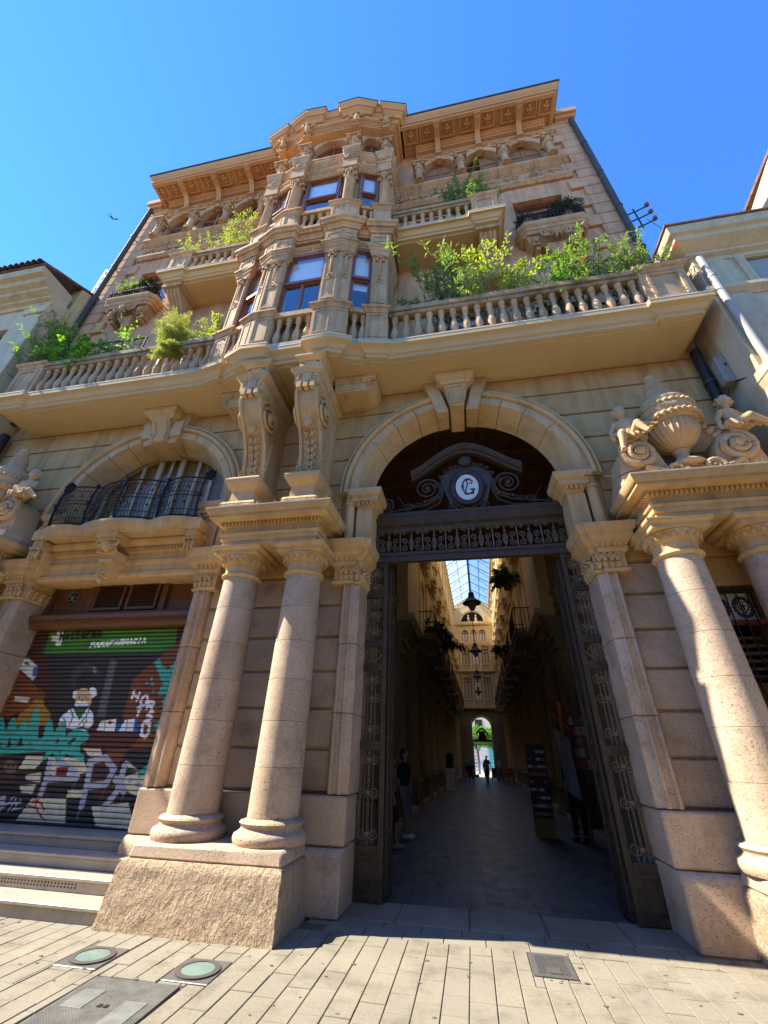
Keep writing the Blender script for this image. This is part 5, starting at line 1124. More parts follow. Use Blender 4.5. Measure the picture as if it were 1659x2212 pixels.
# --- gate of wrought iron
M['irond'] = plain('dark_grey_iron', (.068, .05, .033), .6, .0, .15, var=.4)
G = thing('wrought_iron_gate', 'dark wrought iron gate with scrollwork and oval monogram plaque in the archway', 'gate', (PC, 6.75, 0))
gp = lambda n, mb, mt='irong', bevel=0.: PW(n, mb, mt, G, bevel=bevel)
c = PC + .02
for s in (-1, 1):
    m = MB()
    for a, b in ((1.46, 1.53), (1.84, 1.92)): m.box(*sorted((c + s * a, c + s * b)), 6.72, 6.78, 0.02, 4.58)
    m.box(*sorted((c + s * 1.53, c + s * 1.84)), 6.725, 6.775, .03, .58); m.box(*sorted((c + s * 1.53, c + s * 1.84)), 6.73, 6.77, 4.50, 4.58)
    m.box(*sorted((c + s * 1.59, c + s * 1.78)), 6.705, 6.73, .14, .18); m.box(*sorted((c + s * 1.59, c + s * 1.78)), 6.705, 6.73, .44, .48)
    for a in (1.59, 1.76): m.box(*sorted((c + s * a, c + s * (a + .02))), 6.705, 6.73, .18, .44)
    gp('gate_post', m, 'irong', .003)
    m = MB()
    xm = c + s * 1.685
    for x in (1.625, 1.745): m.tube([(c + s * x, 6.75, .58), (c + s * x, 6.75, 4.5)], .006, 5)
    tw = [(xm + .012 * cos(k * 1.1), 6.75 + .012 * sin(k * 1.1), .58 + k * .03) for k in range(131)]; m.tube(tw, .008, 5); m.tube([(xm - .012 * cos(k * 1.1), 6.75 - .012 * sin(k * 1.1), .58 + k * .03) for k in range(131)], .008, 5)
    gp('gate_rod', m, 'ironl')
    for z, up in ((.70, 1), (1.16, 0), (1.55, 1), (1.92, -1), (2.36, 0), (2.62, 1), (3.34, -1), (3.66, 0), (3.88, 1), (4.12, -1), (4.38, 1)):
        m = MB()
        for e in (-1, 1): m.spiral((xm + e * .078, 6.745, z), .070, 1.7, .0075, 'xz', pi if e > 0 else 0, e * (1 if up >= 0 else -1), .12, sec=5)
        m.box(xm - .03, xm + .03, 6.73, 6.77, z - .02, z + .02)
        gp('scroll', m, 'ironl')
    for z in (1.72, 2.80, 3.18, 4.0):
        m = MB(); m.box(*sorted((c + s * 1.53, c + s * 1.84)), 6.715, 6.785, z - .055, z + .055)
        for e in (-.09, 0, .09): m.prism([(xm + e - .03, z), (xm + e, z - .022), (xm + e + .03, z), (xm + e, z + .022)], 'y', 6.70, 6.72)
        gp('rail_plate', m, 'irong', .003)
    m = MB(); z = 2.99
    for e in (-1, 1):
        for f in (-1, 1): m.tube([(xm + e * .15, 6.75, z), (xm, 6.75, z + f * .13)], .008, 4)
    for k in range(8): a = k * pi / 4; m.tube([(xm + .045 * sin(pi * t / 8) * cos(a + t * .25), 6.75 + .045 * sin(pi * t / 8) * sin(a + t * .25), z - .09 + t * .0225) for t in range(9)], .005, 4)
    gp('basket_ornament', m, 'ironl')
    m = MB(); x0, x1 = sorted((c + s * 1.42, c + s * 1.455))        # leaf folded back into the passage
    m.box(x0, x1, 6.84, 6.90, .03, 4.5); m.box(x0, x1, 7.22, 7.27, .03, 4.5); m.box(x0, x1, 6.90, 7.22, .03, .6)
    for z in (1.72, 2.8, 3.18, 4.0, 4.46): m.box(x0 + .005, x1 - .005, 6.90, 7.22, z - .04, z + .04)
    for k in range(2): m.tube([(c + s * 1.437, 7.0 + k * .13, .6), (c + s * 1.437, 7.0 + k * .13, 4.46)], .009, 4)
    for z in (.8, 1.3, 2.1, 2.5, 3.45, 3.75):
        for y in (7.06,): m.spiral((c + s * 1.437, y, z), .09, 1.8, .01, 'yz', 0, 1, sec=4)
    gp('gate_leaf', m, 'irond')
m = MB(); m.box(c - 1.92, c + 1.92, 6.70, 6.80, 4.585, 4.75); m.box(c - 1.92, c + 1.92, 6.68, 6.82, 4.70, 4.755)
m.sweep([(c - 1.92, 6.74), (c + 1.92, 6.74)], [(-.06, 5.19), (.02, 5.19), (.05, 5.23), (.05, 5.28), (.10, 5.30), (.14, 5.38), (.14, 5.45), (.17, 5.47), (.17, 5.51), (-.06, 5.51)])
gp('transom', m, 'irond')
for k in range(9):
    x = c - 1.66 + k * .415; m = MB(); m.tube([(x, 6.74, 4.755), (x, 6.74, 5.30)], .012, 5); m.tube([(x, 6.72, 5.26), (x, 6.715, 5.32), (x, 6.72, 5.40)], [.018, .02, .002], 5)
    for e in (-1, 1):
        m.spiral((x + e * .075, 6.73, 4.85), .065, 1.6, .0085, 'xz', pi / 2, -e, .15, sec=5); m.spiral((x + e * .075, 6.73, 5.0), .06, 1.5, .008, 'xz', -pi / 2, e, .15, sec=5); m.spiral((x + e * .06, 6.70, 5.17), .055, 1.5, .007, 'xz', -pi / 2, e, .15, sec=5)
    gp('frieze_scroll', m, 'ironl')
    if k < 8:
        x += .2075; m = MB()
        for q in range(6): a = q * pi / 3; m.tube([(x + .045 * sin(pi * t / 6) * cos(a), 6.74 + .045 * sin(pi * t / 6) * sin(a), 4.80 + t * .045) for t in range(7)], .006, 4)
        m.tube([(x, 6.74, 4.755), (x, 6.74, 5.19)], .008, 4); m.ell((x, 6.74, 5.09), (.03, .03, .018), 6, 4); gp('frieze_lantern', m, 'ironl')
# pediment: curved hood, volutes, plaque
def hood(t): return 6.42 + .58 * cos(t * pi / 2) ** 1.4 - .04 * max(0, abs(t) - .8) * 5 * 0
m = MB(); n = 32; hp = [(-.10, 0), (.02, 0), (.05, .05), (.09, .06), (.13, .12), (.14, .16), (-.10, .16)]
vs = []; fs = []
for i in range(n + 1):
    t = -1 + 2 * i / n; x = c + .04 + 1.06 * t; z = hood(t)
    for o, h in hp: vs.append((x, 6.74 - o, z - .1 + h))
kk = len(hp)
for i in range(n):
    for q in range(kk): fs.append((i * kk + q, (i + 1) * kk + q, (i + 1) * kk + (q + 1) % kk, i * kk + (q + 1) % kk))
fs += [list(range(kk)), [n * kk + q for q in range(kk)][::-1]]
m.add(vs, fs); gp('curved_hood', m, 'irond')
cx = c + .05; m = MB()
m.tube([(cx + .27 * cos(a * pi / 16), 6.71, 6.05 + .36 * sin(a * pi / 16)) for a in range(32)], .05, 8, True); m.tube([(cx + .34 * cos(a * pi / 16), 6.74, 6.05 + .44 * sin(a * pi / 16)) for a in range(32)], .022, 6, True)
m.prism([(cx + .3 * cos(a * pi / 16), 6.05 + .4 * sin(a * pi / 16)) for a in range(32)], 'y', 6.715, 6.75)
gp('plaque_frame', m, 'irond')
m = MB(); m.prism([(cx + .215 * cos(a * pi / 16), 6.05 + .29 * sin(a * pi / 16)) for a in range(32)], 'y', 6.69, 6.714); pq = gp('oval_plaque', m, 'white')
m = MB()                                                  # interlaced monogram C and G
for pts, r in ([[(cx + .02 + .105 * cos(a), 6.686, 6.06 + .17 * sin(a)) for a in [.75 + k * .2 for k in range(24)]], .014], [[(cx - .01 + .02 * sin(k), 6.684, 6.22 - k * .055) for k in range(6)], .011],
               [[(cx - .02, 6.684, 6.2), (cx + .06, 6.684, 6.22), (cx + .11, 6.684, 6.17), (cx + .09, 6.684, 6.12), (cx + .05, 6.684, 6.13)], .012], [[(cx - .06, 6.684, 5.9), (cx, 6.684, 5.88), (cx + .08, 6.684, 5.9), (cx + .11, 6.684, 5.97), (cx + .12, 6.684, 5.93)], .012], [[(cx + .05, 6.684, 5.99), (cx + .15, 6.684, 5.99)], .013], [[(cx + .11, 6.684, 5.99), (cx + .1, 6.684, 5.88)], .013]):
    m.tube(pts, r, 5)
m.prism([(cx - .115, 6.06), (cx - .085, 6.02), (cx - .055, 6.06), (cx - .085, 6.11)], 'y', 6.682, 6.69)
PW('monogram', m, 'black', pq)
for e in (-1, 1):
    m = MB()
    m.spiral((cx + e * .76, 6.73, 6.10), .27, 2.4, .022, 'xz', -pi / 2, -e, .12, sec=6); m.ell((cx + e * .76, 6.71, 6.10), (.05, .05, .05), 8, 6)
    path = [(cx + e * x, 6.74, z) for x, z in ((.50, 6.18), (.47, 5.95), (.55, 5.75), (.80, 5.62), (1.15, 5.60), (1.45, 5.60), (1.70, 5.64), (1.80, 5.76))]
    for o in (0, .14): m.tube([(p[0], p[1], p[2] + o * (1 - abs(i - 2.5) * .28) if o else p[2]) for i, p in enumerate(path)], .02, 6)
    m.spiral((cx + e * 1.58, 6.74, 5.80), .17, 2.2, .018, 'xz', -pi / 2, -e, .12, sec=5); m.spiral((cx + e * 1.12, 6.74, 5.72), .10, 2, .013, 'xz', -pi / 2, e, .12, sec=5)
    m.tube([(cx + e * (1.2 + k * .025), 6.74 + .02 * (k % 2), 5.75 + k * .04 + .015 * (-1) ** k) for k in range(8)], .008, 4)
    for k in range(9):                                    # pierced band with rings and lozenges
        t = k / 8; x = .50 + .62 * t; z = 5.86 - .16 * t + .08 * (1 - t) ** 4 + (.0 if k % 2 else .02)
        if k % 3 == 1: m.prism([(cx + e * (x - .04), z), (cx + e * x, z - .03), (cx + e * (x + .04), z), (cx + e * x, z + .03)], 'y', 6.70, 6.73)
        else: m.tube([(cx + e * x + .028 * cos(a), 6.715, z + .028 * sin(a)) for a in [q * pi / 4 for q in range(8)]], .009, 4, True)
    for k in range(5): m.spiral((cx + e * (.17 + k * .105), 6.73, 6.58 - .028 * k * k * .9), .055, 1.6, .011, 'xz', 0, e, sec=4)
    m.spiral((cx + e * .30, 6.73, 5.66), .10, 1.8, .014, 'xz', pi / 2, e, sec=5); m.spiral((cx + e * .12, 6.73, 5.60), .06, 1.5, .012, 'xz', pi / 2, e, sec=4)
    m.prism([(cx + e * .3, 5.55), (cx + e * .36, 5.8), (cx + e * .48, 6.2), (cx + e * .50, 6.36), (cx + e * .3, 6.52), (cx, 6.62), (cx, 6.5), (cx + e * .3, 6.3), (cx + e * .38, 6.05), (cx + e * .2, 5.55)], 'y', 6.742, 6.75)
    gp('volute', m)
m = MB(); m.tube([(cx + .11 * cos(a * pi / 8), 6.68, 6.66 + .09 * sin(a * pi / 8)) for a in range(16)], .02, 5, True); m.ell((cx, 6.69, 6.66), (.1, .02, .08), 10, 5)
gp('crest_boss', m)
# --- barred shop window on the right with printed crests
x0, x1, z0, z1 = 3.06, 4.1, 1.3, 3.78
m = MB()
for u in ((x0, x0 + .07, z0, z1), (x1 - .07, x1, z0, z1), (x0 + .07, x1 - .07, z0, z0 + .07), (x0 + .07, x1 - .07, z1 - .07, z1), (x0 + .07, x1 - .07, 3.24, 3.30), (x0 + .07, x1 - .07, 2.42, 2.50)): m.box(u[0], u[1], 6.36, 6.42, u[2], u[3])
P('window_frame', m, 'wood')
P('pane', MB().box(x0, x1, 6.46, 6.466, z0, z1), 'dglass', smooth=0)
P('poster', MB().box(x0 + .08, x1 - .08, 6.452, 6.456, 3.31, 3.70), 'white', smooth=0)
for k in range(3):
    cx = x0 + .22 + k * .3; m = MB(); cz_ = 3.50
    for i in range(16): a = i * pi / 8; m.ell((cx + .11 * cos(a), 6.449, cz_ + .13 * sin(a)), (.035, .004, .028), 6, 4)
    m.prism([(cx - .07, cz_ + .08), (cx + .07, cz_ + .08), (cx + .07, cz_ - .02), (cx, cz_ - .1), (cx - .07, cz_ - .02)], 'y', 6.446, 6.45)
    P('printed_crest', m, 'zinc')
    m = MB(); m.prism([(cx - .05, cz_ + .065), (cx + .05, cz_ + .065), (cx + .05, cz_ - .01), (cx, cz_ - .07), (cx - .05, cz_ - .01)], 'y', 6.443, 6.4455); P('printed_shield', m, 'white')
    m = MB(); m.box(cx - .03, cx + .03, 6.44, 6.4425, cz_ + .0, cz_ + .02); m.box(cx - .01, cx + .01, 6.44, 6.4425, cz_ - .05, cz_ + .05); P('printed_emblem', m, 'black')
m = MB(); m.box(x0 + .1, x0 + .5, 6.452, 6.456, 2.55, 3.2); P('poster', m, 'pvc')
for k in range(6): P('shelf_item', MB().box(x0 + .56, x1 - .1, 6.55, 6.6, 2.58 + k * .1, 2.62 + k * .1), 'pvc')
P('net_curtain', MB().box(x0, x1, 6.5, 6.51, 1.3, 2.44), plain('ochre_net', (.30, .22, .05), .9))
P('window_reveal', MB().box(x0 - .1, x1 + .1, 6.92, 6.95, 1.2, 3.9), 'dark')
m = MB()
for k in range(8): x = x0 + .04 + k * .137; m.tube([(x, 6.33, 1.32), (x, 6.33, 3.76)], .011, 5)
for z in (1.5, 2.55, 3.7): m.box(x0 + .002, x1 - .002, 6.318, 6.342, z - .012, z + .012)
P('window_bars', m, 'black')

# --- urns with seated cherubs on the outer entablatures
def cherub_mesh(pose):
    """A chubby seated child; local frame faces -y, seat at z = 0."""
    m = MB(); g = pose
    m.ell((0, .0, .10), (.125, .105, .12), 12, 10); m.ell((0, -.01, .26), (.115, .09, .14), 12, 10); m.ell((0, -.035, .17), (.10, .09, .10), 10, 8)
    m.ell((0, 0, .36), (.12, .075, .06), 10, 8); m.cap((0, 0, .38), (0, -.01, .45), .042, .045)
    hx = g['turn'] * .03; m.ell((hx, -.01, .545), (.088, .095, .105), 14, 12); m.ell((hx * 1.5, -.085, .525), (.018, .022, .02), 8, 6)
    for e in (-1, 1): m.ell((hx * 1.4 + e * .042, -.06, .515), (.038, .035, .036), 8, 6); m.ell((hx + e * .09, .005, .54), (.014, .024, .03), 6, 5)
    m.ell((hx * 1.4, -.078, .575), (.06, .02, .018), 8, 5); m.ell((hx * 1.4, -.075, .49), (.025, .018, .010), 8, 5); m.ell((hx * 1.3, -.06, .465), (.03, .03, .02), 8, 5)
    r = random.Random(5)
    for i in range(34):
        a, b = r.uniform(0, 2 * pi), r.uniform(.12, .62) * pi
        if sin(a) < -.25 and b > .36 * pi: continue
        m.ell((hx + .092 * sin(b) * cos(a), .01 + .1 * sin(b) * sin(a), .56 + .1 * cos(b)), (.03, .03, .026), 6, 5)
    for side, key in ((-1, 'l'), (1, 'r')):
        el, ha = g['arm_' + key]; sh = (side * .115, 0, .355); m.ell(sh, .052, 8, 6); m.cap(sh, el, .046, .038); m.cap(el, ha, .037, .027)
        m.ell(ha, (.034, .03, .03), 8, 6); d = (Vector(ha) - Vector(el)).normalized()
        for f in range(4): o = Vector(((f - 1.5) * .014, -.006, 0)); m.cap(Vector(ha) + o + d * .015, Vector(ha) + o + d * .05 + Vector((0, -.006, -.012)), .009, .007, 6)
        m.cap(Vector(ha), Vector(ha) + Vector((-side * .03, -.02, .012)), .010, .008, 6)
        kn, an, to = g['leg_' + key]; hp = (side * .07, -.02, .06); m.cap(hp, kn, .078, .056); m.cap(kn, an, .054, .034); m.ell(an, .036, 8, 6); m.cap(an, to, .034, .024)
        for f in range(5): m.ell((to[0] + (f - 2) * .012, to[1] - .018, to[2] - .004), (.009, .014, .009), 6, 4)
    return remesh(m, 'cherub', .0075, 1, .3)
POSE_L = dict(turn=-.4, arm_l=((-.19, .0, .22), (-.2, -.08, .06)), arm_r=((.22, -.02, .26), (.34, -.05, .20)),
              leg_l=((-.10, -.22, .03), (-.14, -.20, -.24), (-.15, -.27, -.27)), leg_r=((.12, -.22, .14), (.20, -.27, -.06), (.22, -.36, -.09)))
POSE_R = dict(turn=.6, arm_l=((-.2, .02, .22), (-.24, -.02, .05)), arm_r=((.15, -.06, .24), (.10, -.17, .12)),
              leg_l=((.02, -.23, .10), (.18, -.28, -.04), (.22, -.36, -.08)), leg_r=((.20, -.16, .10), (.38, -.18, -.04), (.44, -.25, -.07)))
ch_l, ch_r = cherub_mesh(POSE_L), cherub_mesh(POSE_R)
dr = MB()
for i in range(9): a = -1.7 + i * .42; dr.ell((.14 * sin(a), -.10 * cos(a) - .02, .08 + .02 * sin(i * 2.)), (.06, .045, .055), 8, 6, Matrix.Rotation(i * .7, 3, 'Y'))
for i in range(6): dr.cap((-.16 + i * .06, -.13, .09), (-.13 + i * .06, -.17, .0 - .02 * (i % 2)), .03, .018, 7)
drape_me = remesh(dr, 'drapery', .011, 2)
um = MB(); um.lathe([(.20, 0), (.24, .01), (.25, .05), (.20, .10), (.13, .15), (.095, .20), (.085, .26), (.11, .30), (.12, .32), (.10, .34)], n=28)
u2 = MB(); u2.lathe([(.09, .33), (.16, .38), (.25, .47), (.315, .58), (.34, .70), (.33, .76)], n=84, flute=.055, fn=28)
u3 = MB(); u3.lathe([(.30, .74), (.37, .77), (.395, .82), (.39, .87), (.37, .90), (.385, .93), (.40, .98), (.385, 1.05), (.35, 1.14), (.36, 1.16), (.36, 1.20), (.32, 1.24), (.27, 1.31), (.21, 1.37), (.165, 1.41), (.17, 1.44), (.16, 1.45), (.155, 1.47), (.145, 1.56), (.16, 1.575), (.16, 1.60), (.125, 1.62), (.115, 1.70), (.13, 1.715), (.13, 1.73), (.09, 1.75), (.07, 1.77), (.075, 1.80), (.09, 1.84), (.085, 1.89), (.05, 1.93), (0, 1.95)], n=36)
u4 = MB(); u6 = MB(); u7 = MB()
for i in range(30):
    a = 2 * pi * i / 30; u4.ell((.40 * cos(a), .40 * sin(a), .83), (.05, .05, .04), 6, 5); u4.cap((.41 * cos(a), .41 * sin(a), .79), (.41 * cos(a + .25), .41 * sin(a + .25), .87), .016, .016, 5)
    u6.ell((.385 * cos(a), .385 * sin(a), 1.07), (.04, .04, .035), 6, 4)
for i in range(22):
    a = 2 * pi * i / 22
    for z, r in ((1.50, .15), (1.66, .12)): u7.ell((r * cos(a), r * sin(a), z), (.018, .018, .06), 5, 4)
u5, u8 = MB(), MB()                         # hanging garlands either side
for e, u5_ in ((-1, u5), (1, u8)):
    for k in range(9): t = k / 8; x = .40 + .42 * t; z = .80 - .45 * sin(pi * (t * .75 + .06)) + .08 * t; u5_.ell((e * x, -.06 - .05 * sin(pi * t), z), (.06 + .02 * sin(pi * t), .055, .055), 7, 5); u5_.ell((e * (x + .02), -.1 - .05 * sin(pi * t), z + .03), (.03, .03, .03), 6, 4)
sc_ = MB()                                  # scrolled base with two pairs of volutes
for e in (-1, 1):
    pts = [(.0, .0), (.0, .12), (.2, .15), (.32, .24), (.38, .50), (.46, .70), (.62, .78), (.80, .70), (.90, .52), (.94, .26), (1.0, .0)]
    sc_.prism([(e * x, z) for x, z in pts], 'y', -.14, .30)
    sc_.spiral((e * .64, -.15, .50), .25, 2.2, .06, 'xz', pi / 2, -e, .12, sec=7, off=-.06); sc_.ell((e * .64, -.22, .50), (.07, .07, .07), 8, 6)
    sc_.spiral((e * .24, -.2, .15), .12, 1.5, .04, 'xz', 0, e, .15, sec=6); sc_.tube([(e * .3, -.18, .12), (e * .45, -.18, .16), (e * .62, -.17, .24)], .045, 6)
UM = [x.mesh(n, 45) for x, n in ((um, 'urn_foot'), (u2, 'urn_bowl'), (u3, 'urn_lid'), (u4, 'urn_wreath'), (u6, 'bead_band'), (u7, 'leaf_band'), (u5, 'garland'), (u8, 'garland'), (sc_, 'scrolled_base'))]
for s in (-1, 1):
    px = A + s * 6.62
    nm = ('on the right by the white pipe', 'at the left edge beyond the shop balcony')[0 if s > 0 else 1]
    u = thing('stone_urn', 'carved stone urn with wreath and fluted bowl ' + nm, 'urn', (px + .06, 5.86, 5.22), group='stone urns over the columns'); u.scale = (1.06, 1.06, 1.06)
    for me in UM: O(me.name.split('.')[0], me, 'statue', u, (0, 0, .24 if me.name != 'scrolled_base' else .0))
    O('plinth_slab', boxm(-1.0, 1.0, -.24, .38, -.15, .02, .01), 'cap', u)
    for e, me, nm2 in ((-1, ch_l, 'with bent knee, left of the '), (1, ch_r, 'with legs stretched out, right of the ')):
        t = thing('cherub_statue', 'stone cherub seated on a scroll ' + nm2 + ('right urn' if s > 0 else 'left urn'), 'statue', (px + .06 + (.82 if e > 0 else -.72), 5.74, 6.03), (0, 0, e * .25), 'stone cherubs beside the urns', me, 'statue'); t.scale = (1.1, 1.1, 1.1)
        O('drapery', drape_me, 'statue', t)
# ------------------------------------------------------------------ ground
def struct(name, mb, mt, smooth=35): return O(name, mb.mesh(name, smooth), mt, kind='structure')
struct('ground', MB().add([(-400, -400, -.03), (400, -400, -.03), (400, 600, -.03), (-400, 600, -.03)], [(0, 1, 2, 3)]), stone('street_ground', (.20, .18, .15), (.15, .14, .12), 6, .9))
M['paver'] = stone('paving_stone', (.285, .25, .185), (.235, .205, .15), 34, .85, .35, .006, dirt=.7, tint=(.19, .175, .145), pits=.3, pitscale=60, var=.35)
M['joint'] = plain('joint_sand', (.16, .125, .085), .95, 0, .5, 90)
M['spotted'] = M['paver']
pav = struct('pavement', MB().add([(-16, -8, -.014), (11, -8, -.014), (11, 6.1, -.014), (-16, 6.1, -.014)], [(0, 1, 2, 3)]), 'joint')
pr = random.Random(11)
holes_ = [(-3.66, -3.24, 4.40, 4.84), (-2.62, -2.20, 4.38, 4.83), (-3.14, -2.36, 3.58, 4.34), (.38, .76, 5.22, 5.74)]
slabs = {}
def slab_me(wx, wy):
    k = (round(wx, 3), round(wy, 3))
    if k not in slabs: slabs[k] = MB().box(.0035, wx - .0035, .0035, wy - .0035, -.05, 0).mesh('paving_slab', 30, .004)
    return slabs[k]
far = MB(); cnt = 0
for i in sorted(range(-62, 48), key=lambda q: abs(q + 5)):
    x = -.36 + i * .2045; y = -3.0 + pr.random() * .4
    near = -6.4 < x < 3.2
    while y < 5.74:
        L = pr.choice((.30, .40, .40, .50)); y1 = min(y + L, 5.75)
        if 5.75 - y1 < .12: y1 = 5.75
        rects = [(x, x + .2045, y, y1)]
        for h in holes_:
            out = []
            for a, b, c, d in rects:
                if b <= h[0] or a >= h[1] or d <= h[2] or c >= h[3]: out.append((a, b, c, d)); continue
                u, v = max(a, h[0]), min(b, h[1])
                out += [q for q in ((a, u, c, d), (v, b, c, d), (u, v, c, max(c, h[2])), (u, v, min(d, h[3]), d)) if q[1] - q[0] > .02 and q[3] - q[2] > .02]
            rects = out
        for a, b, c, d in rects:
            if near and d > 3.55 and abs(x + 1.2) < (1.05 * d - .2) * 1.05 and cnt < 270:
                O('paving_slab', slab_me(b - a, d - c), 'paver', pav, (a, c, pr.uniform(-.002, .002)), (pr.uniform(-.004, .004), pr.uniform(-.006, .006), 0)); cnt += 1
            else: far.box(a + .0035, b - .0035, c + .0035, d - .0035, -.05, 0)
        y = y1
for k in range(-34, 26):        # two courses laid along the building
    for r, yy in enumerate((5.755, 5.96)):
        x = k * .42 + .17 * r
        if -1.95 > x > -4.3 or yy > 5.9 and not (-2.35 < x < 2.3): continue
        if -6 < x < 3: O('paving_slab', slab_me(.42, .2045), 'paver', pav, (x, yy, pr.uniform(-.002, .002))); cnt += 1
        else: far.box(x + .003, x + .417, yy + .003, yy + .2, -.05, 0)
O('far_paving', far.mesh('far_paving', 30), 'paver', pav, kind='stuff')
# gum spots on the paving
gm = MB()
for i in range(130):
    x, y = pr.uniform(-6, 3), pr.uniform(3.2, 5.8); r = pr.uniform(.008, .022)
    gm.add([(x + r * (1 + .3 * pr.random()) * cos(a * .9), y + r * .8 * sin(a * .9), .0035) for a in range(7)], [list(range(7))])
O('gum_spots', gm.mesh('gum_spots', 0), plain('old_gum', (.14, .13, .115), .8), pav, kind='stuff')
# threshold of the passage
M['worn'] = stone('worn_threshold_stone', (.33, .255, .18), (.24, .185, .13), 24, .7, .4, .008, dirt=.5, pits=.4)
th = struct('threshold', MB().box(-1.85, 2.3, 6.16, 7.2, -.05, -.002), 'joint')
for k in range(5): PW('threshold_stone', boxm(-1.80 + k * .82, -1.80 + k * .82 + .81, 6.165, 6.86, -.04, .012, .012), 'worn', th)
# in-ground lights, inspection cover, drain grate
for (x, y), lab in (((-3.45, 4.62), 'round glass ground light in a square frame, the farther left one below the steps'), ((-2.41, 4.605), 'round glass ground light in a square frame, in front of the column plinth')):
    t = thing('ground_light', lab, 'ground light', (x, y, 0), (0, 0, .02), 'lights set in the pavement')
    m = MB(); n = 28
    m.box(-.205, .205, -.215, .215, -.05, .003); O('light_frame', m.mesh('light_frame', 30, .004), 'metal', t)
    O('light_ring', MB().lathe([(.185, .0035), (.185, .014), (.14, .016), (.14, .0035)], n=n).mesh('light_ring'), 'zinc', t)
    O('lens', MB().lathe([(.139, .006), (.137, .012), (.07, .020), (0, .024)], n=n).mesh('lens', 60), plain('green_frosted_glass', (.17, .25, .215), .12, 0, 0, 60, .15), t)
t = thing('inspection_cover', 'square grey chequered inspection cover with two pale label plates in the paving', 'manhole cover', (-2.75, 3.96, 0), (0, 0, .03))
O('cover_plate', boxm(-.37, .37, -.36, .36, -.04, .004, .003), plain('worn_cover', (.16, .16, .145), .6, .2, .5, 120, .5), t)
m = MB()
for i in range(30):
    for j in range(30): x, y = -.34 + i * .0235, -.33 + j * .0228; m.add([(x - .008, y, .0045), (x, y - .008, .0045), (x + .008, y, .0045), (x, y + .008, .0045), (x, y, .0065)], [(0, 1, 4), (1, 2, 4), (2, 3, 4), (3, 0, 4)])
O('tread_studs', m.mesh('tread_studs', 0), 'metal', t, kind='stuff')
for u in ((-.30, -.12, -.10, .16), (.12, .30, -.3, .06)): O('label_plate', boxm(*u, .003, .008, .002), plain('worn_label', (.20, .20, .18), .6, 0, .3, 80, .4), t)
for y in (-.02, .03): O('lifting_hole', boxm(-.01 + y, .02 + y, -.06, -.02, .0065, .009, 0), 'black', t)
t = thing('drain_grate', 'small square steel drain grate in the pavement before the gate', 'drain grate', (.57, 5.48, 0))
m = MB()
for u in ((-.18, .18, -.25, -.20), (-.18, .18, .20, .25), (-.18, -.13, -.20, .20), (.13, .18, -.20, .20)): m.box(*u, -.05, .004)
O('grate_frame', m.mesh('grate_frame', 30), 'metal', t); O('drain_pit', MB().box(-.13, .13, -.2, .2, -.05, -.03).mesh('drain_pit'), 'black', t)
gb = boxm(-.0045, .0045, -.20, .20, -.02, .003, 0)
for i in range(17): O('bar', gb, 'metal', t, (-.12 + i * .015, 0, 0))
O('grate_badge', boxm(-.06, .06, -.17, -.05, .0035, .006, 0), 'zinc', t)
# ------------------------------------------------------------------ neighbouring houses
os_ = struct('street_side_opposite', holes(-30, 30, 0, 8.2, [(-28 + i * 3.2, -26.8 + i * 3.2, a, b) for i in range(17) for a, b in ((1.0, 3.2), (4.9, 7.2))], -3.3, -2.9), 'nwall')
O('dark_windows', MB().box(-29.9, 29.9, -3.8, -3.7, 0, 8.1).mesh('dark_windows', 0), 'dglass', os_, kind='stuff'); O('rear_rooms', MB().box(-29.9, 29.9, -9, -3.9, 0, 8.1).mesh('rear_rooms', 0), 'dark', os_)
O('roof', MB().prism([(-2.5, 8.2), (-2.5, 8.35), (-9, 9.8), (-9, 8.2)], 'x', -30, 30).mesh('roof', 0), 'clay', os_)
NR = thing('neighbour_house', 'cream rendered house with heavy cornice right of the ornate building', 'building', (10, 5.5, 0))
nr = lambda n, mb, mt='nwall', bevel=0.: PW(n, mb, mt, NR, bevel=bevel)
x0, yf = 4.93, 5.45
nr('wall', holes(x0, 18, 0, 10.2, [(5.75, 6.9, 9.12, 9.95), (5.9, 6.9, 5.2, 7.6)], yf, yf + .4))
nr('side_wall', MB().box(x0, 5.4, yf + .4, 16, 0, 10.2)); nr('rear_body', MB().box(5.4, 18, yf + .42, 16, 0, 10.2))
pl = [(x0, 7.5), (x0, yf), (18, yf)]
nr('cornice', MB().sweep(pl, [(-.2, 9.98), (.02, 9.98), (.04, 10.06), (.12, 10.10), (.12, 10.16), (.22, 10.22), (.34, 10.30), (.36, 10.40), (.42, 10.43), (.46, 10.54), (.46, 10.60), (-.2, 10.60)]), 'nwall')
nr('roof_edge', MB().sweep(pl, [(-.6, 10.605), (.49, 10.605), (.49, 10.65), (-.6, 10.75)]), 'clay')
nr('string_course', MB().sweep(pl, [(-.1, 8.86), (.03, 8.86), (.06, 8.92), (.14, 8.97), (.14, 9.05), (-.1, 9.08)]), 'nwall')
nr('corner_pilaster', MB().box(x0 - .05, x0 + .55, yf - .07, yf + .4, 0, 8.85).box(x0 - .04, x0 + .5, yf - .06, yf + .3, 9.09, 9.97), 'nwall', .01)
m = MB(); m.sweep([(5.6, yf), (7.05, yf)], [(-.02, 9.05), (.1, 9.05), (.1, 9.12), (-.02, 9.12)]); m.box(5.62, 5.76, yf - .05, yf + .1, 9.12, 9.97); nr('window_surround', m, 'nwall')
nr('awning_box', MB().box(5.78, 6.9, yf + .05, yf + .2, 9.12, 9.9), 'pvc'); nr('dark_window', MB().box(5.9, 6.9, yf + .2, yf + .25, 5.2, 7.6), 'dark')
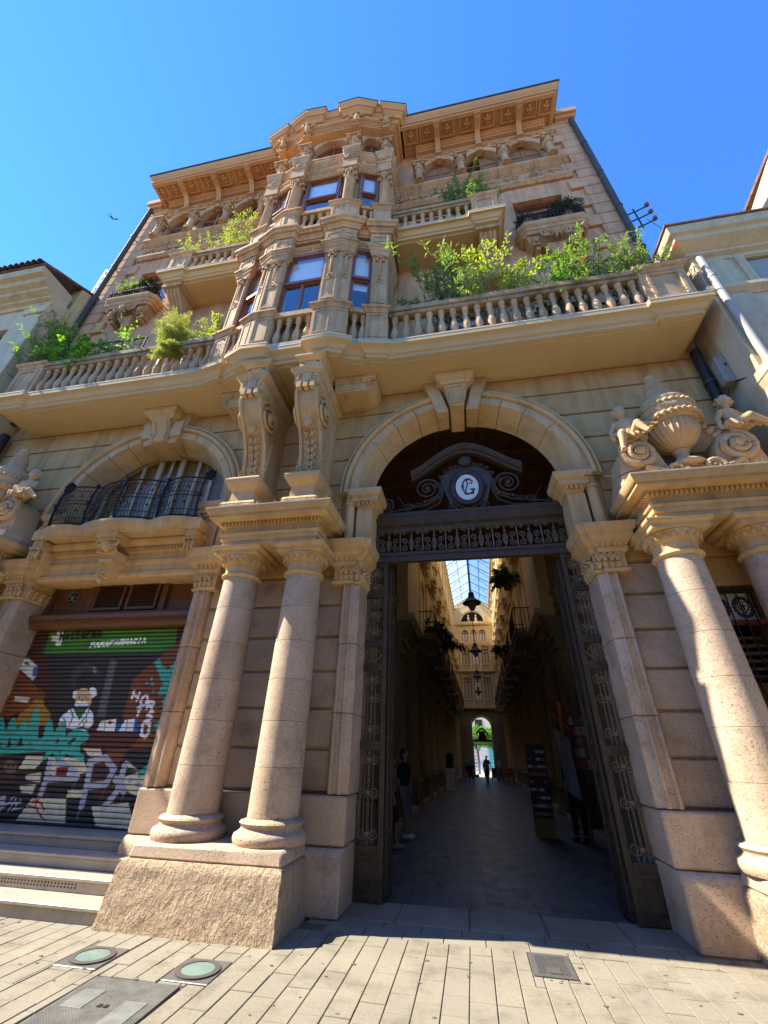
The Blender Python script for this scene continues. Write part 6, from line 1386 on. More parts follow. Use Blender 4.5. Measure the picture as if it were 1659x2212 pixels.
nr('bracket_base', MB().frust((x0 + .1, 6.2, 5.36, 5.6), (x0 - .1, 6.4, 4.95, 5.6), 6.2, 6.75), 'nwall', .02); nr('bracket_slab', MB().box(x0 - .1, 6.4, 4.95, 5.6, 6.75, 6.95), 'nwall', .02)
m = MB()
for i in range(26): x = x0 - .35 + i * .16; m.tube([(x, 5.1, 10.66), (x + pr.uniform(-.03, .03), 5.1 + pr.uniform(-.05, .05), 10.66 + pr.uniform(.08, .2))], .006, 3)
nr('bird_wires', m, 'irong')
NL = thing('tiled_roof_house', 'yellow rendered house with tiled eaves left of the ornate building', 'building', (-16, 5.4, 0))
nl = lambda n, mb, mt='nwall2', bevel=0., smooth=35: PW(n, mb, mt, NL, bevel=bevel, smooth=smooth)
xr, yf = -11.13, 5.40
nl('wall', holes(-24, xr, 0, 13.1, [(-13.6, -12.2, 10.3, 11.9), (-13.6, -12.2, 6, 8.6)], yf, yf + .4), 'nwall')
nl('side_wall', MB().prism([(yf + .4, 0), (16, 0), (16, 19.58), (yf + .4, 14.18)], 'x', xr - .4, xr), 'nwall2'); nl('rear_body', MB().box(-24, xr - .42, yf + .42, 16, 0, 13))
nl('cornice', MB().sweep([(-24, yf), (xr - .01, yf), (xr - .01, yf + .5)][:2], [(-.3, 12.75), (.05, 12.75), (.08, 12.86), (.18, 12.9), (.18, 12.98), (.34, 13.05), (.36, 13.14), (.50, 13.2), (.54, 13.34), (.66, 13.38), (.70, 13.52), (.70, 13.6), (-.3, 13.6)]), 'nwall')
nl('side_pilaster', MB().box(xr - .62, xr + .012, yf - .08, yf + .3, 9.3, 12.7).box(xr - .72, xr + .04, yf - .13, yf + .3, 12.3, 12.55), 'nwall', .01)
nl('string_course', MB().sweep([(-24, yf), (xr, yf)], [(-.1, 9.0), (.05, 9.0), (.1, 9.1), (.2, 9.14), (.2, 9.26), (-.1, 9.28)]), 'nwall')
nl('dark_window', MB().box(-13.7, -12.1, yf + .2, yf + .25, 6, 12), 'dark')
rf = nl('roof', MB().prism([(4.66, 13.66), (16, 19.8), (16, 19.6), (4.66, 13.6)], 'x', -24, xr + .03), 'clay')
tm = MB().lathe([(.10, 0), (.085, .5)], n=8, a0=0, a1=pi); tm.v = [(x, z, y) for x, y, z in tm.v]; tile = tm.mesh('roof_tile')
for i in range(26):
    for j in range(2): O('roof_tile', tile, 'clay', rf, (xr - .12 - i * .2 + (0), 4.60 + j * .42, 13.66 + j * .23 + pr.uniform(-.012, .012)), (.497, 0, pr.uniform(-.03, .03)))
m = MB()
for k in range(9):
    y = yf + .45 + k * .1; m.tube([(xr + .012, y + pr.uniform(-.1, .1), 12.9 + .54 * k * .1 + pr.uniform(-1.6, .3)), (xr + .012, y + .08, 12.7 + pr.uniform(-1, 0.3)), (xr + .012, y + .16, 12.3 + pr.uniform(-1, .6))], .006, 3)
for z in (9.9, 10.7, 11.5): m.box(xr + .002, xr + .012, yf + .0, 6.3, z, z + .02)
nl('render_cracks', m, 'stem', smooth=0)['kind'] = 'stuff'
t = thing('rooftop_tank_frame', 'small white lattice structure above the tiled house', 'rooftop structure', (-12.2, 7.3, 16.4))
m = MB(); m.box(-.5, .5, -.4, .4, 0, 1.0)
for i in range(5): m.box(-.52 + i * .25, -.46 + i * .25, -.42, .42, -.6, 1.35)
for i in range(4): m.box(-.52, .54, -.43, .43, .1 + i * .35, .16 + i * .35)
O('frame', m.mesh('frame', 0), 'white', t); O('support', MB().box(-.4, .4, -.3, .3, -2.5, 0).mesh('support'), 'nwall2', t)
t = thing('pale_tower', 'plain cream wall of a taller house behind at the right edge', 'building', (11, 12, 0), (0, 0, 0))
O('wall', MB().prism([(-5.4, 0), (8, 0), (8, 14.2), (-3.73, 15.92), (-5.22, 16.46), (-5.4, 16.5)], 'x', -1.5, 6).mesh('wall', 0), 'cream', t)
O('roof_edge', MB().prism([(-5.45, 16.51), (8, 14.21), (8, 14.3), (-5.45, 16.62)], 'x', -1.53, 6).mesh('roof_edge', 0), 'clay', t)
# ------------------------------------------------------------------ pipes, boxes, wires
def pipe(name, label, path, r, mt, brk=(), bm='irong', cat='drainpipe'):
    p = Vector(path[len(path) // 2]); t = thing(name, label, cat, tuple(p))
    PW('tube', MB().tube(path, r, 12), mt, t, 60)
    for q in brk: PW('pipe_bracket', MB().tube([(q[0], q[1], q[2] - .03), (q[0], q[1], q[2] + .03)], r * 1.15, 12).box(q[0] - .015, q[0] + .015, q[1], q[1] + .16, q[2] - .015, q[2] + .015), bm, t)
    return t
pipe('drainpipe', 'dark zinc drainpipe down the right edge of the upper facade', [(4.80, 6.16, 20.1), (4.80, 6.14, 17), (4.78, 6.14, 13), (4.74, 6.14, 8.73)], .075, 'zinc', [(4.79, 6.14, z) for z in (10, 12, 14, 16, 18)])
pipe('drainpipe', 'black drainpipe below the right end of the stone balcony', [(4.72, 6.16, 8.35), (4.70, 6.16, 7.2), (4.70, 6.16, 5.2), (4.70, 6.16, 1.2)], .085, 'black', [(4.7, 6.16, 7.5)])
pipe('drainpipe', 'dark drainpipe down the left edge of the upper facade', [(-10.98, 6.12, 20.1), (-11.02, 6.12, 14), (-11.02, 6.12, 8.73)], .075, 'zinc', [(-11.01, 6.12, z) for z in (10, 12, 14, 16, 18)])
pipe('drainpipe', 'black drainpipe at the far left below the balcony', [(-11.0, 6.1, 8.35), (-11.0, 6.1, 4)], .10, 'black')
pipe('drainpipe', 'fat white plastic pipe on the house right of the balcony', [(4.97, 5.30, 9.95), (4.97, 5.30, 9.2), (4.98, 5.30, 7.0), (4.98, 5.30, 4.6)], .062, 'pvc', [(4.97, 5.3, 9.3), (4.98, 5.3, 7.05)], 'pvc')
M['boxgrey'] = plain('grey_plastic', (.33, .30, .26), .55)
t = thing('junction_box', 'pale grey junction box on the wall under the white pipe', 'junction box', (4.88, 5.98, 7.52))
O('box_body', boxm(-.14, .12, -.10, .06, -.29, .29, .02), 'boxgrey', t); O('box_lid', boxm(-.16, .14, -.13, -.102, -.31, .31, .012), 'boxgrey', t); O('lock', boxm(-.05, -.03, -.14, -.131, .05, .12, .0), 'black', t)
def wire(label, pts, r=.008, name='cable', sag=0.):
    P_ = [Vector(p) for p in pts]; out = []
    for a, b in zip(P_[:-1], P_[1:]):
        for k in range(8): t_ = k / 8; out.append(a.lerp(b, t_) - Vector((0, 0, sag * 4 * t_ * (1 - t_))))
    out.append(P_[-1]); c = sum(P_, Vector()) / len(P_); t = thing(name, label, 'cable', tuple(c)); t2 = PW('strand', MB().tube(out, r, 5), 'black', t); return t
wire('thin black cable sagging from the right arch capital up to the entablature corner', [(2.07, 6.1, 5.72), (2.2, 6.05, 5.66), (2.38, 5.4, 5.15), (2.6, 5.6, 5.35), (4.4, 6.1, 5.9), (4.84, 6.05, 7.2)], .009)
tw = wire('bundle of black cables bowing from the junction box past the white pipe', [(4.86, 5.86, 7.2), (4.92, 5.5, 7.0), (5.1, 5.22, 7.05), (5.6, 5.2, 7.35), (6.4, 5.3, 7.6)], .014, sag=.02)
PW('strand', MB().tube([(4.9, 5.85, 7.3), (4.95, 5.45, 7.15), (5.15, 5.2, 7.2), (5.6, 5.18, 7.5), (6.4, 5.28, 7.7)], .012, 5), 'black', tw)
wire('thin overhead wire from the insulators down to the right house', [(5.32, 6.25, 13.4), (5.3, 5.9, 11.9), (5.2, 5.4, 10.75)], .006)
t = thing('insulator_bracket', 'black iron bracket with insulators at the right corner of the facade', 'bracket', (5.0, 6.4, 13.6))
m = MB()
for z in (-.35, 0, .35): m.tube([(-.1, 0, z), (.26, -.1, z), (.45, -.15, z + .03), (.50, -.15, z + .1)], .018, 5)
m.tube([(.2, -.08, -.45), (.2, -.08, .5)], .018, 5); O('bracket_arm', m.mesh('bracket_arm'), 'black', t)
for z in (-.35, 0, .35): O('insulator', MB().lathe([(.0, 0), (.05, .02), (.04, .06), (.055, .09), (.03, .14), (0, .15)], (.50, -.15, z + .05), 10).mesh('insulator'), 'brownpot', t)
# a swift in the sky
t = thing('bird', 'small dark swallow gliding in the sky left of the eaves', 'bird', (-13.2, 6.3, 20.75), (.3, .2, .5))
m = MB(); m.ell((0, 0, 0), (.035, .13, .03), 8, 6); m.add([(0, .05, 0), (.12, .1, .04), (.30, -.06, .05), (.1, .0, .02)], [(0, 1, 2, 3)]).add([(0, .05, 0), (-.12, .1, .04), (-.30, -.06, .05), (-.1, .0, .02)], [(0, 1, 2, 3)]).add([(0, -.1, 0), (.04, -.24, 0), (0, -.17, 0), (-.04, -.24, 0)], [(0, 1, 2), (0, 2, 3)])
O('body', m.mesh('body'), 'black', t)
# ------------------------------------------------------------------ plants
def leaves(pos, dirs, L, wd, rs, curl=.25):
    n = len(pos); d = dirs / np.linalg.norm(dirs, axis=1, keepdims=True); up = rs.randn(n, 3) * .5 + np.array([0, 0, 1.])
    s = np.cross(d, up); s /= np.linalg.norm(s, axis=1, keepdims=True) + 1e-9; nn = np.cross(s, d)
    l = L * rs.uniform(.6, 1.15, (n, 1)); ww = wd * rs.uniform(.7, 1.2, (n, 1)) * .5
    a = pos; b = pos + d * l * .5 + s * ww + nn * l * .06; c = pos + d * l - nn * l * curl * rs.uniform(0, 1, (n, 1)); e = pos + d * l * .5 - s * ww + nn * l * .06; mid = pos + d * l * .5
    v = np.stack([a, b, c, e, mid], 1).reshape(-1, 3); k = np.arange(n) * 5
    f = np.concatenate([np.stack([k, k + 4, k + 1], 1), np.stack([k + 4, k + 2, k + 1], 1), np.stack([k, k + 3, k + 4], 1), np.stack([k + 4, k + 3, k + 2], 1)])
    return v, f
def plant(name, label, base, h, w_, leaf, nb=14, per=60, L=.10, wd=.025, seed=1, lean=(0, 0), stem='stem', droop=0., start=.35, flower=None, nf=10, pot=.28, cat='plant', group='plants on the balconies', clump=.0, sr=.010, spread=1.):
    rs = np.random.RandomState(seed); t = thing(name, label, cat, base, group=group); sm = MB(); PS, DS, FS = [], [], []
    for b in range(nb):
        az = rs.uniform(0, 2 * pi); out = w_ * .5 * sqrt(rs.uniform(.02, 1)); hh = h * rs.uniform(.55, 1.0) * (1 - .25 * (out / (w_ * .5 + 1e-6)) ** 2)
        tip = np.array([out * cos(az) + lean[0] * h, out * sin(az) * .55 + lean[1] * h, hh]); p0 = np.array([rs.uniform(-.08, .08) + tip[0] * .12, rs.uniform(-.05, .05), pot * .8])
        mid = p0 * .45 + tip * .55 + np.array([rs.uniform(-.1, .1), rs.uniform(-.06, .06), h * .06]); pts = [(1 - q) ** 2 * p0 + 2 * q * (1 - q) * mid + q * q * tip - np.array([0, 0, droop * q * q * h]) for q in np.linspace(0, 1, 8)]
        sm.tube([tuple(p) for p in pts], sr, 4, r1=sr * .35)
        tw = [pts] 
        for k in range(3):
            i = rs.randint(3, 7); d = rs.randn(3) * np.array([1, .7, .6]) + np.array([0, 0, .6 - droop * 2]); d = d / np.linalg.norm(d) * h * rs.uniform(.08, .2) * spread
            q = [pts[i] + d * s_ for s_ in np.linspace(0, 1, 4)]; sm.tube([tuple(p) for p in q], sr * .4, 3, r1=sr * .2); tw.append(q)
        for br in tw:
            br = np.array(br); n = int(per * (1 if br is tw[0] else .45)); tt = rs.uniform(start if len(br) == 8 else .1, 1, n) ** (.8); idx = tt * (len(br) - 1); i0 = np.minimum(idx.astype(int), len(br) - 2); fr_ = (idx - i0)[:, None]
            pp = br[i0] * (1 - fr_) + br[i0 + 1] * fr_; dd = br[i0 + 1] - br[i0]; dd = dd / (np.linalg.norm(dd, axis=1, keepdims=True) + 1e-9)
            rr = rs.randn(n, 3); rr /= np.linalg.norm(rr, axis=1, keepdims=True); PS.append(pp + rr * clump); DS.append(dd * .7 + rr * .9 + np.array([0, 0, .15 - droop])); FS.append(br[-1])
    v, f = leaves(np.concatenate(PS), np.concatenate(DS), L, wd, rs)
    me = bpy.data.meshes.new('foliage'); me.from_pydata(v.tolist(), [], f.tolist()); O('foliage', me, leaf, t); O('stems', sm.mesh('stems', 40), stem, t)
    if flower:
        fm = MB(); FS = np.array(FS)
        for i in rs.randint(0, len(FS), nf):
            p = FS[i] + rs.randn(3) * .03
            for k in range(5): a = k * 1.26; fm.ell((p[0] + .022 * cos(a), p[1] + .022 * sin(a), p[2] + .01), (.02, .02, .010), 5, 4)
        O('blossoms', fm.mesh('blossoms', 0), flower, t)
    if pot: O('pot', MB().lathe([(.0, 0), (.13, 0), (.17, pot * .85), (.19, pot * .87), (.19, pot), (.16, pot), (.15, pot * .9), (0, pot * .9)], n=16).mesh('pot'), 'brownpot', t)
    return t
zb = 8.75
plant('oleander', 'tall sparse oleander with long leaves and white blossoms near the bay', (.12, 5.62, zb), 3.7, 1.25, 'olean', 10, 42, .20, .036, 21, start=.55, flower='white', nf=6, spread=1.2, lean=(0, -.065))
plant('oleander', 'single long oleander shoot leaning left towards the bay', (-.05, 5.62, zb), 4.8, .4, 'olean', 2, 70, .18, .034, 22, (-.12, -.055), start=.60)
plant('shrub', 'large yellow green shrub, widest on the main balcony', (.98, 5.60, zb), 3.75, 1.3, 'lime', 17, 62, .075, .045, 23, start=.55, lean=(0, -.05), stem='drystem', clump=.03)
plant('shrub', 'smaller yellow green shrub between the large one and the fern', (1.78, 5.60, zb), 2.7, .8, 'lime', 11, 55, .07, .042, 24, start=.5, lean=(0, -.05), stem='drystem', clump=.03)
plant('fern', 'vivid green feathery fern beside the pink oleander', (2.30, 5.60, zb), 2.75, .9, 'bright', 16, 100, .07, .016, 25, (.06, -.04), start=.55, droop=.03)
plant('oleander', 'broad oleander with pink flowers, left of the two at the balcony end', (2.85, 5.60, zb), 2.85, 1.3, 'olean', 16, 58, .15, .028, 26, start=.40, lean=(0, -.03), flower='pink', nf=7)
plant('oleander', 'broad oleander with pink flowers next to the right end pedestal', (3.74, 5.60, zb), 3.15, 1.2, 'olean', 17, 60, .15, .028, 27, start=.35, lean=(0, -.02), flower='pink', nf=8)
plant('oleander', 'oleander with pale pink blossoms at the far left balcony end', (-10.35, 5.62, zb), 3.7, 1.1, 'olean', 16, 75, .13, .026, 28, lean=(0, -.09), start=.4, flower='palepink', nf=16)
plant('vine_shrub', 'bright broad leaved vine over the dark trellis, left clump', (-9.7, 5.58, zb), 2.8, .9, 'bright', 9, 28, .13, .10, 29, start=.5, lean=(0, -.09))
plant('vine_shrub', 'bright broad leaved vine over the dark trellis, middle clump', (-8.75, 5.58, zb), 2.45, .85, 'bright', 9, 28, .13, .10, 30, start=.5, lean=(0, -.09))
plant('vine_shrub', 'twiggy half bare vine at the right end of the dark trellis', (-7.9, 5.58, zb), 2.7, 1.2, 'bright', 13, 8, .11, .08, 31, lean=(0, -.09), start=.6, stem='stem')
plant('feathery_shrub', 'pale feathery plant spilling over the left balustrade', (-6.25, 5.30, zb + .75), 1.75, 1.25, 'grassy', 40, 130, .075, .010, 32, start=.1, droop=.10, pot=0, stem='grassy', sr=.004, clump=.02)
plant('feathery_shrub', 'pale feathery plant hanging down the left balusters', (-6.1, 5.20, zb + .55), .85, .95, 'grassy', 26, 110, .07, .010, 33, start=.1, droop=.55, pot=0, stem='grassy', sr=.004, clump=.02)
plant('shrub', 'small yellow green shrub tight against the left of the bay', (-5.45, 5.62, zb), 2.5, .6, 'lime', 14, 80, .06, .035, 34, start=.5, stem='drystem', clump=.02)
zu = 13.35
plant('shrub', 'low grey green shrub at the outer end of the upper left balcony', (-7.3, 5.75, zu), 2.7, 1.3, 'grassy', 16, 80, .10, .018, 35, start=.45)
plant('shrub', 'tall airy yellow green bush on the upper left balcony', (-6.0, 5.75, zu), 3.9, 1.3, 'lime', 20, 65, .06, .022, 36, start=.35, stem='drystem', clump=.03)
plant('oleander', 'oleander with bright tips on the upper right balcony', (.92, 5.72, zu), 3.4, 1.4, 'olean', 15, 70, .15, .034, 37, start=.5, flower='palepink', nf=8)
plant('dry_plant', 'dry leafless twigs in the corner by the bay', (-.72, 5.8, zu), 2.1, .6, 'grassy', 14, 8, .04, .012, 38, start=.4, stem='drystem', sr=.005)
zc = 13.38
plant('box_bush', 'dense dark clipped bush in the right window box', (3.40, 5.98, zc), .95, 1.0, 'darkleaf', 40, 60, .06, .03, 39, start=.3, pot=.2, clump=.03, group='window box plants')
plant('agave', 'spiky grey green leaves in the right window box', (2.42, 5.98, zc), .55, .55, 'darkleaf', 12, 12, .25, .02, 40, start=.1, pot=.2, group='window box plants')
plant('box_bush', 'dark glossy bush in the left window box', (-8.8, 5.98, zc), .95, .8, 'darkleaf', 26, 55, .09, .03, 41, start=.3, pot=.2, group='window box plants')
plant('shrub', 'light green sprawling bush in the left window box', (-9.5, 5.98, zc), 1.05, .8, 'olean', 18, 55, .09, .025, 42, start=.3, pot=.2, group='window box plants')
def trellis(label, x0, x1, y, z0, z1, mt, step, diag=True):
    t = thing('trellis', label, 'trellis', ((x0 + x1) / 2, y, zb)); m = MB()
    for x in (x0, (x0 + x1) / 2, x1): m.box(x - .02, x + .02, y - .015, y + .02, zb - .01, z1)
    for z in (z0, z1): m.box(x0, x1, y - .014, y + .018, z - .018, z + .018)
    PW('trellis_frame', m, mt, t)
    n = int((x1 - x0 + (z1 - z0)) / step)
    for e in (0, 1):
        for i in range(n):
            a = x0 - (z1 - z0) + i * step if diag else x0 + i * step; pts = []
            if diag:
                u0, u1 = max(0, x0 - a), min(z1 - z0, x1 - a)
                if u1 - u0 < .1: continue
                q = [(a + u0, z0 + u0), (a + u1, z0 + u1)]
                if e: q = [(x0 + x1 - p[0], p[1]) for p in q]
            elif e == 0:
                if a > x1: continue
                q = [(a, z0), (a, z1)]
            else:
                if z0 + i * step > z1: continue
                q = [(x0, z0 + i * step), (x1, z0 + i * step)]
            PW('slat', MB().tube([(q[0][0], y + e * .012, q[0][1]), (q[1][0], y + e * .012, q[1][1])], .008, 4), mt, t)
trellis('pale diamond trellis behind the right balustrade beside the bay', -.42, 1.45, 5.80, 9.1, 10.62, 'frame', .2)
trellis('dark square trellis overgrown by vines on the left balcony', -10.3, -7.6, 5.70, 9.3, 10.95, 'stem', .2, False)
trellis('white slatted screen behind the pale feathery plant', -7.0, -5.65, 5.78, 9.2, 10.62, 'white', .2, False)
trellis('dark diamond trellis behind the right balusters under the oleanders', 1.6, 4.2, 5.95, 8.9, 9.9, 'black', .2)
trellis('pale diamond trellis on the upper right balcony by the bay', -.75, .9, 5.80, 13.6, 14.75, 'frame', .2) if 0 else None
# ------------------------------------------------------------------ the glazed passage behind the gate
HR = -0.0225
H = thing('glazed_gallery', 'tall stone gallery with columns and balconies lining the passage behind the gate', 'gallery', (PC, 6.75, 0), (0, 0, HR))
def hp(n, mb, mt='interior', parent=None, bevel=0., smooth=35, **t): return O(n, mb.mesh(n, smooth, bevel) if isinstance(mb, MB) else mb, mt, parent or H, **t)
def floormat():
    t = NT('gallery_floor_slabs'); br = t.n('TexBrick', Vector=t.map((1, 1, 1), (0, 0, 1.55)), Color1=(.10, .094, .088), Color2=(.065, .061, .057), Mortar=(.022, .02, .018), Scale=1.25, Mortar_Size=.012)
    c = t.mix(t.ramp(t.noise(2.2, 6, .7), .4, .7, 0, .6), br.outputs[0], (.04, .037, .034)); h = t.math('SUBTRACT', t.noise(30, 3), br.outputs[1])
    r = t.ramp(t.noise(3, 4), .3, .7, .28, .6); b = t.n('Bump', Strength=.25, Distance=.004, Height=h).outputs[0]
    return t.finish(t.n('BsdfPrincipled', Base_Color=c, Roughness=r, Normal=b).outputs[0])
M['floor'] = floormat()
fl = MB(); fl.add([(-3.0, .1, .0), (3.0, .1, .0), (3.0, 42, .0), (-3.0, 42, .0)], [(0, 1, 2, 3)])
o = struct('passage_floor', fl, 'floor'); o.location = (PC, 6.75, .004); o.rotation_euler = (0, 0, HR)
Y1 = 41.3; ND = 10; STEPY = 3.4
for s in (-1, 1):
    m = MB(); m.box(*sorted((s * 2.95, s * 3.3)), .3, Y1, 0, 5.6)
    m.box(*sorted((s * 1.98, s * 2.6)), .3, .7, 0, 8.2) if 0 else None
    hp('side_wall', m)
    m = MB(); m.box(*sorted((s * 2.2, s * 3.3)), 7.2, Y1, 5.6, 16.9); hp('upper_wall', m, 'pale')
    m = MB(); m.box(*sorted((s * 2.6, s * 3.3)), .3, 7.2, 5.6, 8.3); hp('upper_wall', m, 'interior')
    for z, o_ in ((5.6, .22), (9.3, .2), (12.9, .16), (16.4, .3)):
        p = [(s * 2.2, 7.2), (s * 2.2, Y1)]; p = p if s < 0 else p[::-1]
        # outward from the wall towards the middle of the passage
        m = MB().sweep(p, [(-.1, z), (.0 + o_ * .2, z), (o_ * .4, z + .1), (o_, z + .16), (o_, z + .28), (-.1, z + .3)]); hp('cornice', m, 'pale')
    m = MB()
    for k in range(46): y = 7.4 + k * .74; m.box(*sorted((s * 2.2, s * 2.06)), y, y + .2, 16.1, 16.38)
    hp('modillions', m, 'pale', kind='stuff')
pcol = MB(); pcol.box(-.34, .34, -.34, .34, 0, .86); pcol.box(-.38, .38, -.38, .38, .78, .88); pcol.box(-.37, .37, -.37, .37, 0, .14); pc_me = pcol.mesh('column_plinth', 30, .01)
csh = MB().lathe([(.32, .88), (.33, .93), (.30, .98), (.31, 1.03), (.27, 1.08), (.25, 4.2), (.27, 4.22), (.27, 4.28), (.25, 4.3), (.26, 4.45), (.34, 4.55)], n=18); csh_me = csh.mesh('shaft', 45)
cca = MB(); cca.box(-.36, .36, -.36, .36, 4.55, 4.65); cca.box(-.32, .32, -.3, .5, 4.65, 4.9); cca.box(-.4, .4, -.4, .5, 4.9, 5.0); cca_me = cca.mesh('capital', 30)
brk = MB().prism([(0.6, 5.0), (-.28, 5.0), (-.3, 5.12), (-.36, 5.3), (-.5, 5.46), (-.62, 5.56), (-.62, 5.62), (.6, 5.62)], 'x', -.2, .2)
for q in (-.2, .2): brk.tube([(q, -.40, 5.46), (q * 1.2, -.40, 5.46)], .13, 10)
brk_me = brk.mesh('bracket', 35)
slab = MB().box(-1.2, 1.2, -.62, .6, 5.62, 5.86); slab.box(-1.28, 1.28, -.7, .6, 5.78, 5.86); sl_me = slab.mesh('balcony_slab', 0)
ral = MB()
for z in (5.92, 6.75): ral.tube([(-1.2, .5, z), (-1.22, -.64, z), (1.22, -.64, z), (1.2, .5, z)], .022, 5)
for i in range(23): ral.tube([(-1.2 + i * .109, -.64, 5.88), (-1.2 + i * .109, -.68, 6.3), (-1.2 + i * .109, -.64, 6.75)], .012, 4)
for i in range(9): ral.tube([(-1.2, -.6 + i * .13, 5.88), (-1.2, -.6 + i * .13, 6.75)], .012, 4); ral.tube([(1.2, -.6 + i * .13, 5.88), (1.2, -.6 + i * .13, 6.75)], .012, 4)
for i in range(6): ral.spiral((-.9 + i * .36, -.68, 6.3), .13, 1.8, .014, 'xz', 0, 1 if i % 2 else -1, sec=4)
ra_me = ral.mesh('iron_railing', 30)
wfr = MB(); arched(wfr, (-.8, 0), (.8, 0), 5.86, 7.9, 9.0, .58, -.02, .1); archmould(wfr, (-.8, 0), (.8, 0), 7.9, .58, .14, .06); wf_me = wfr.mesh('window_surround', 30)
wgl = MB().box(-.6, .6, .10, .12, 5.86, 8.5); wg_me = wgl.mesh('pane', 0)
wmu = MB(); wmu.box(-.03, .03, .06, .1, 5.86, 8.45); wmu.box(-.58, .58, .06, .1, 7.1, 7.17); wmu.box(-.58, -.52, .06, .1, 5.86, 8); wmu.box(.52, .58, .06, .1, 5.86, 8); wm_me = wmu.mesh('casement', 0)
pil = MB(); pil.box(-.2, .2, -.12, .1, 5.9, 9.3); pil.box(-.26, .26, -.2, .1, 8.9, 9.25); pil.box(-.16, .16, -.1, .1, 9.6, 12.9); pil.box(-.24, .24, -.18, .1, 12.5, 12.85); pil.box(-.16, .16, -.1, .1, 13.2, 16.1); pil.box(-.22, .22, -.16, .1, 15.7, 16.1)
for z in (9.0, 12.6): leafspray(pil, (0, -.2, z), .2, 7, .06)
pi_me = pil.mesh('pilaster', 30)
sm2 = MB(); sm2.box(-.7, .7, -.42, .2, 9.62, 9.78); sm2.box(-.55, .55, -.3, .2, 9.45, 9.62)
for i in range(9): sm2.lathe([(.04, 0), (.07, .25), (.035, .45), (.06, .6)], (-.56 + i * .14, -.34, 9.78), 7)
sm2.box(-.7, .7, -.44, -.26, 10.38, 10.5); leafspray(sm2, (0, -.3, 9.4), .3, 7, .1); s2_me = sm2.mesh('stone_balcony', 30)
w2 = MB(); w2.box(-.5, .5, -.02, .04, 9.8, 12.2); w2_me = w2.mesh('tall_window', 0)
w2f = MB()
for u in ((-.62, -.5, 9.78, 12.2), (.5, .62, 9.78, 12.2), (-.66, .66, 12.2, 12.36), (-.03, .03, 9.8, 12.2), (-.5, .5, 11.2, 11.26)): w2f.box(u[0], u[1], -.08, .05, u[2], u[3])
w2f_me = w2f.mesh('window_surround', 30)
for s in (-1, 1):
    rz = pi / 2 if s > 0 else -pi / 2
    for k in range(ND + 2):
        y = .95 + k * STEPY
        for d in (-.42, .42):
            if y + d < .6 or y + d > 40.6: continue
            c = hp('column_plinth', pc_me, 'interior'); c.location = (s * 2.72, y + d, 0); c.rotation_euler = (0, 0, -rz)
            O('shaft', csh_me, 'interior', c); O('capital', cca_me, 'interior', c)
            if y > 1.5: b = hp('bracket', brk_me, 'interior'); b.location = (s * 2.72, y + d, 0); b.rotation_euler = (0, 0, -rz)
        hp('marble_step', MB().box(*sorted((s * 2.34, s * 2.95)), y + .85, y + 2.55, 0.0, .15), 'marble')
        hp('shop_front', MB().box(*sorted((s * 2.92, s * 2.96)), y + .85, y + 2.55, .15, 4.4), 'coff')
        if y < 9: continue
        for me, n, mt in ((sl_me, 'balcony_slab', 'interior'), (ra_me, 'iron_railing', 'iron')):
            q = hp(n, me, mt); q.location = (s * 2.2, y, 0); q.rotation_euler = (0, 0, -rz)
        for me, n, mt in ((wf_me, 'window_surround', 'pale'), (wg_me, 'pane', 'dglass'), (wm_me, 'casement', 'wood3'), (s2_me, 'stone_balcony', 'pale'), (w2_me, 'tall_window', 'wood'), (w2f_me, 'window_surround', 'pale')):
            q = hp(n, me, mt); q.location = (s * 2.18, y, 0); q.rotation_euler = (0, 0, -rz)
        q = hp('pilaster', pi_me, 'pale'); q.location = (s * 2.2, y + 1.7, 0); q.rotation_euler = (0, 0, -rz)
# coffered timber ceiling over the entrance bay
m = MB(); m.box(-3.3, 3.3, .25, 7.2, 8.3, 8.42); ce = hp('coffered_ceiling', m, 'coff')
for k in range(7): O('ceiling_beam', boxm(-3.2, 3.2, .45 + k * 1.05, .62 + k * 1.05, 8.02, 8.3, .01), 'coff', ce)
for k in range(6): O('ceiling_rib', boxm(-2.7 + k * 1.08 - .07, -2.7 + k * 1.08 + .07, .3, 7.2, 8.12, 8.3, .01), 'coff', ce)
hp('end_lintel', MB().box(-3.3, 3.3, 7.2, 7.5, 8.3, 9.6), 'pale'); hp('front_inner_wall', MB().box(-3.3, -1.95, .22, .3, 0, 8.3).box(1.95, 3.3, .22, .3, 0, 8.3), 'dark')  # inner wall coloured near black: the gloom behind the gate is painted in
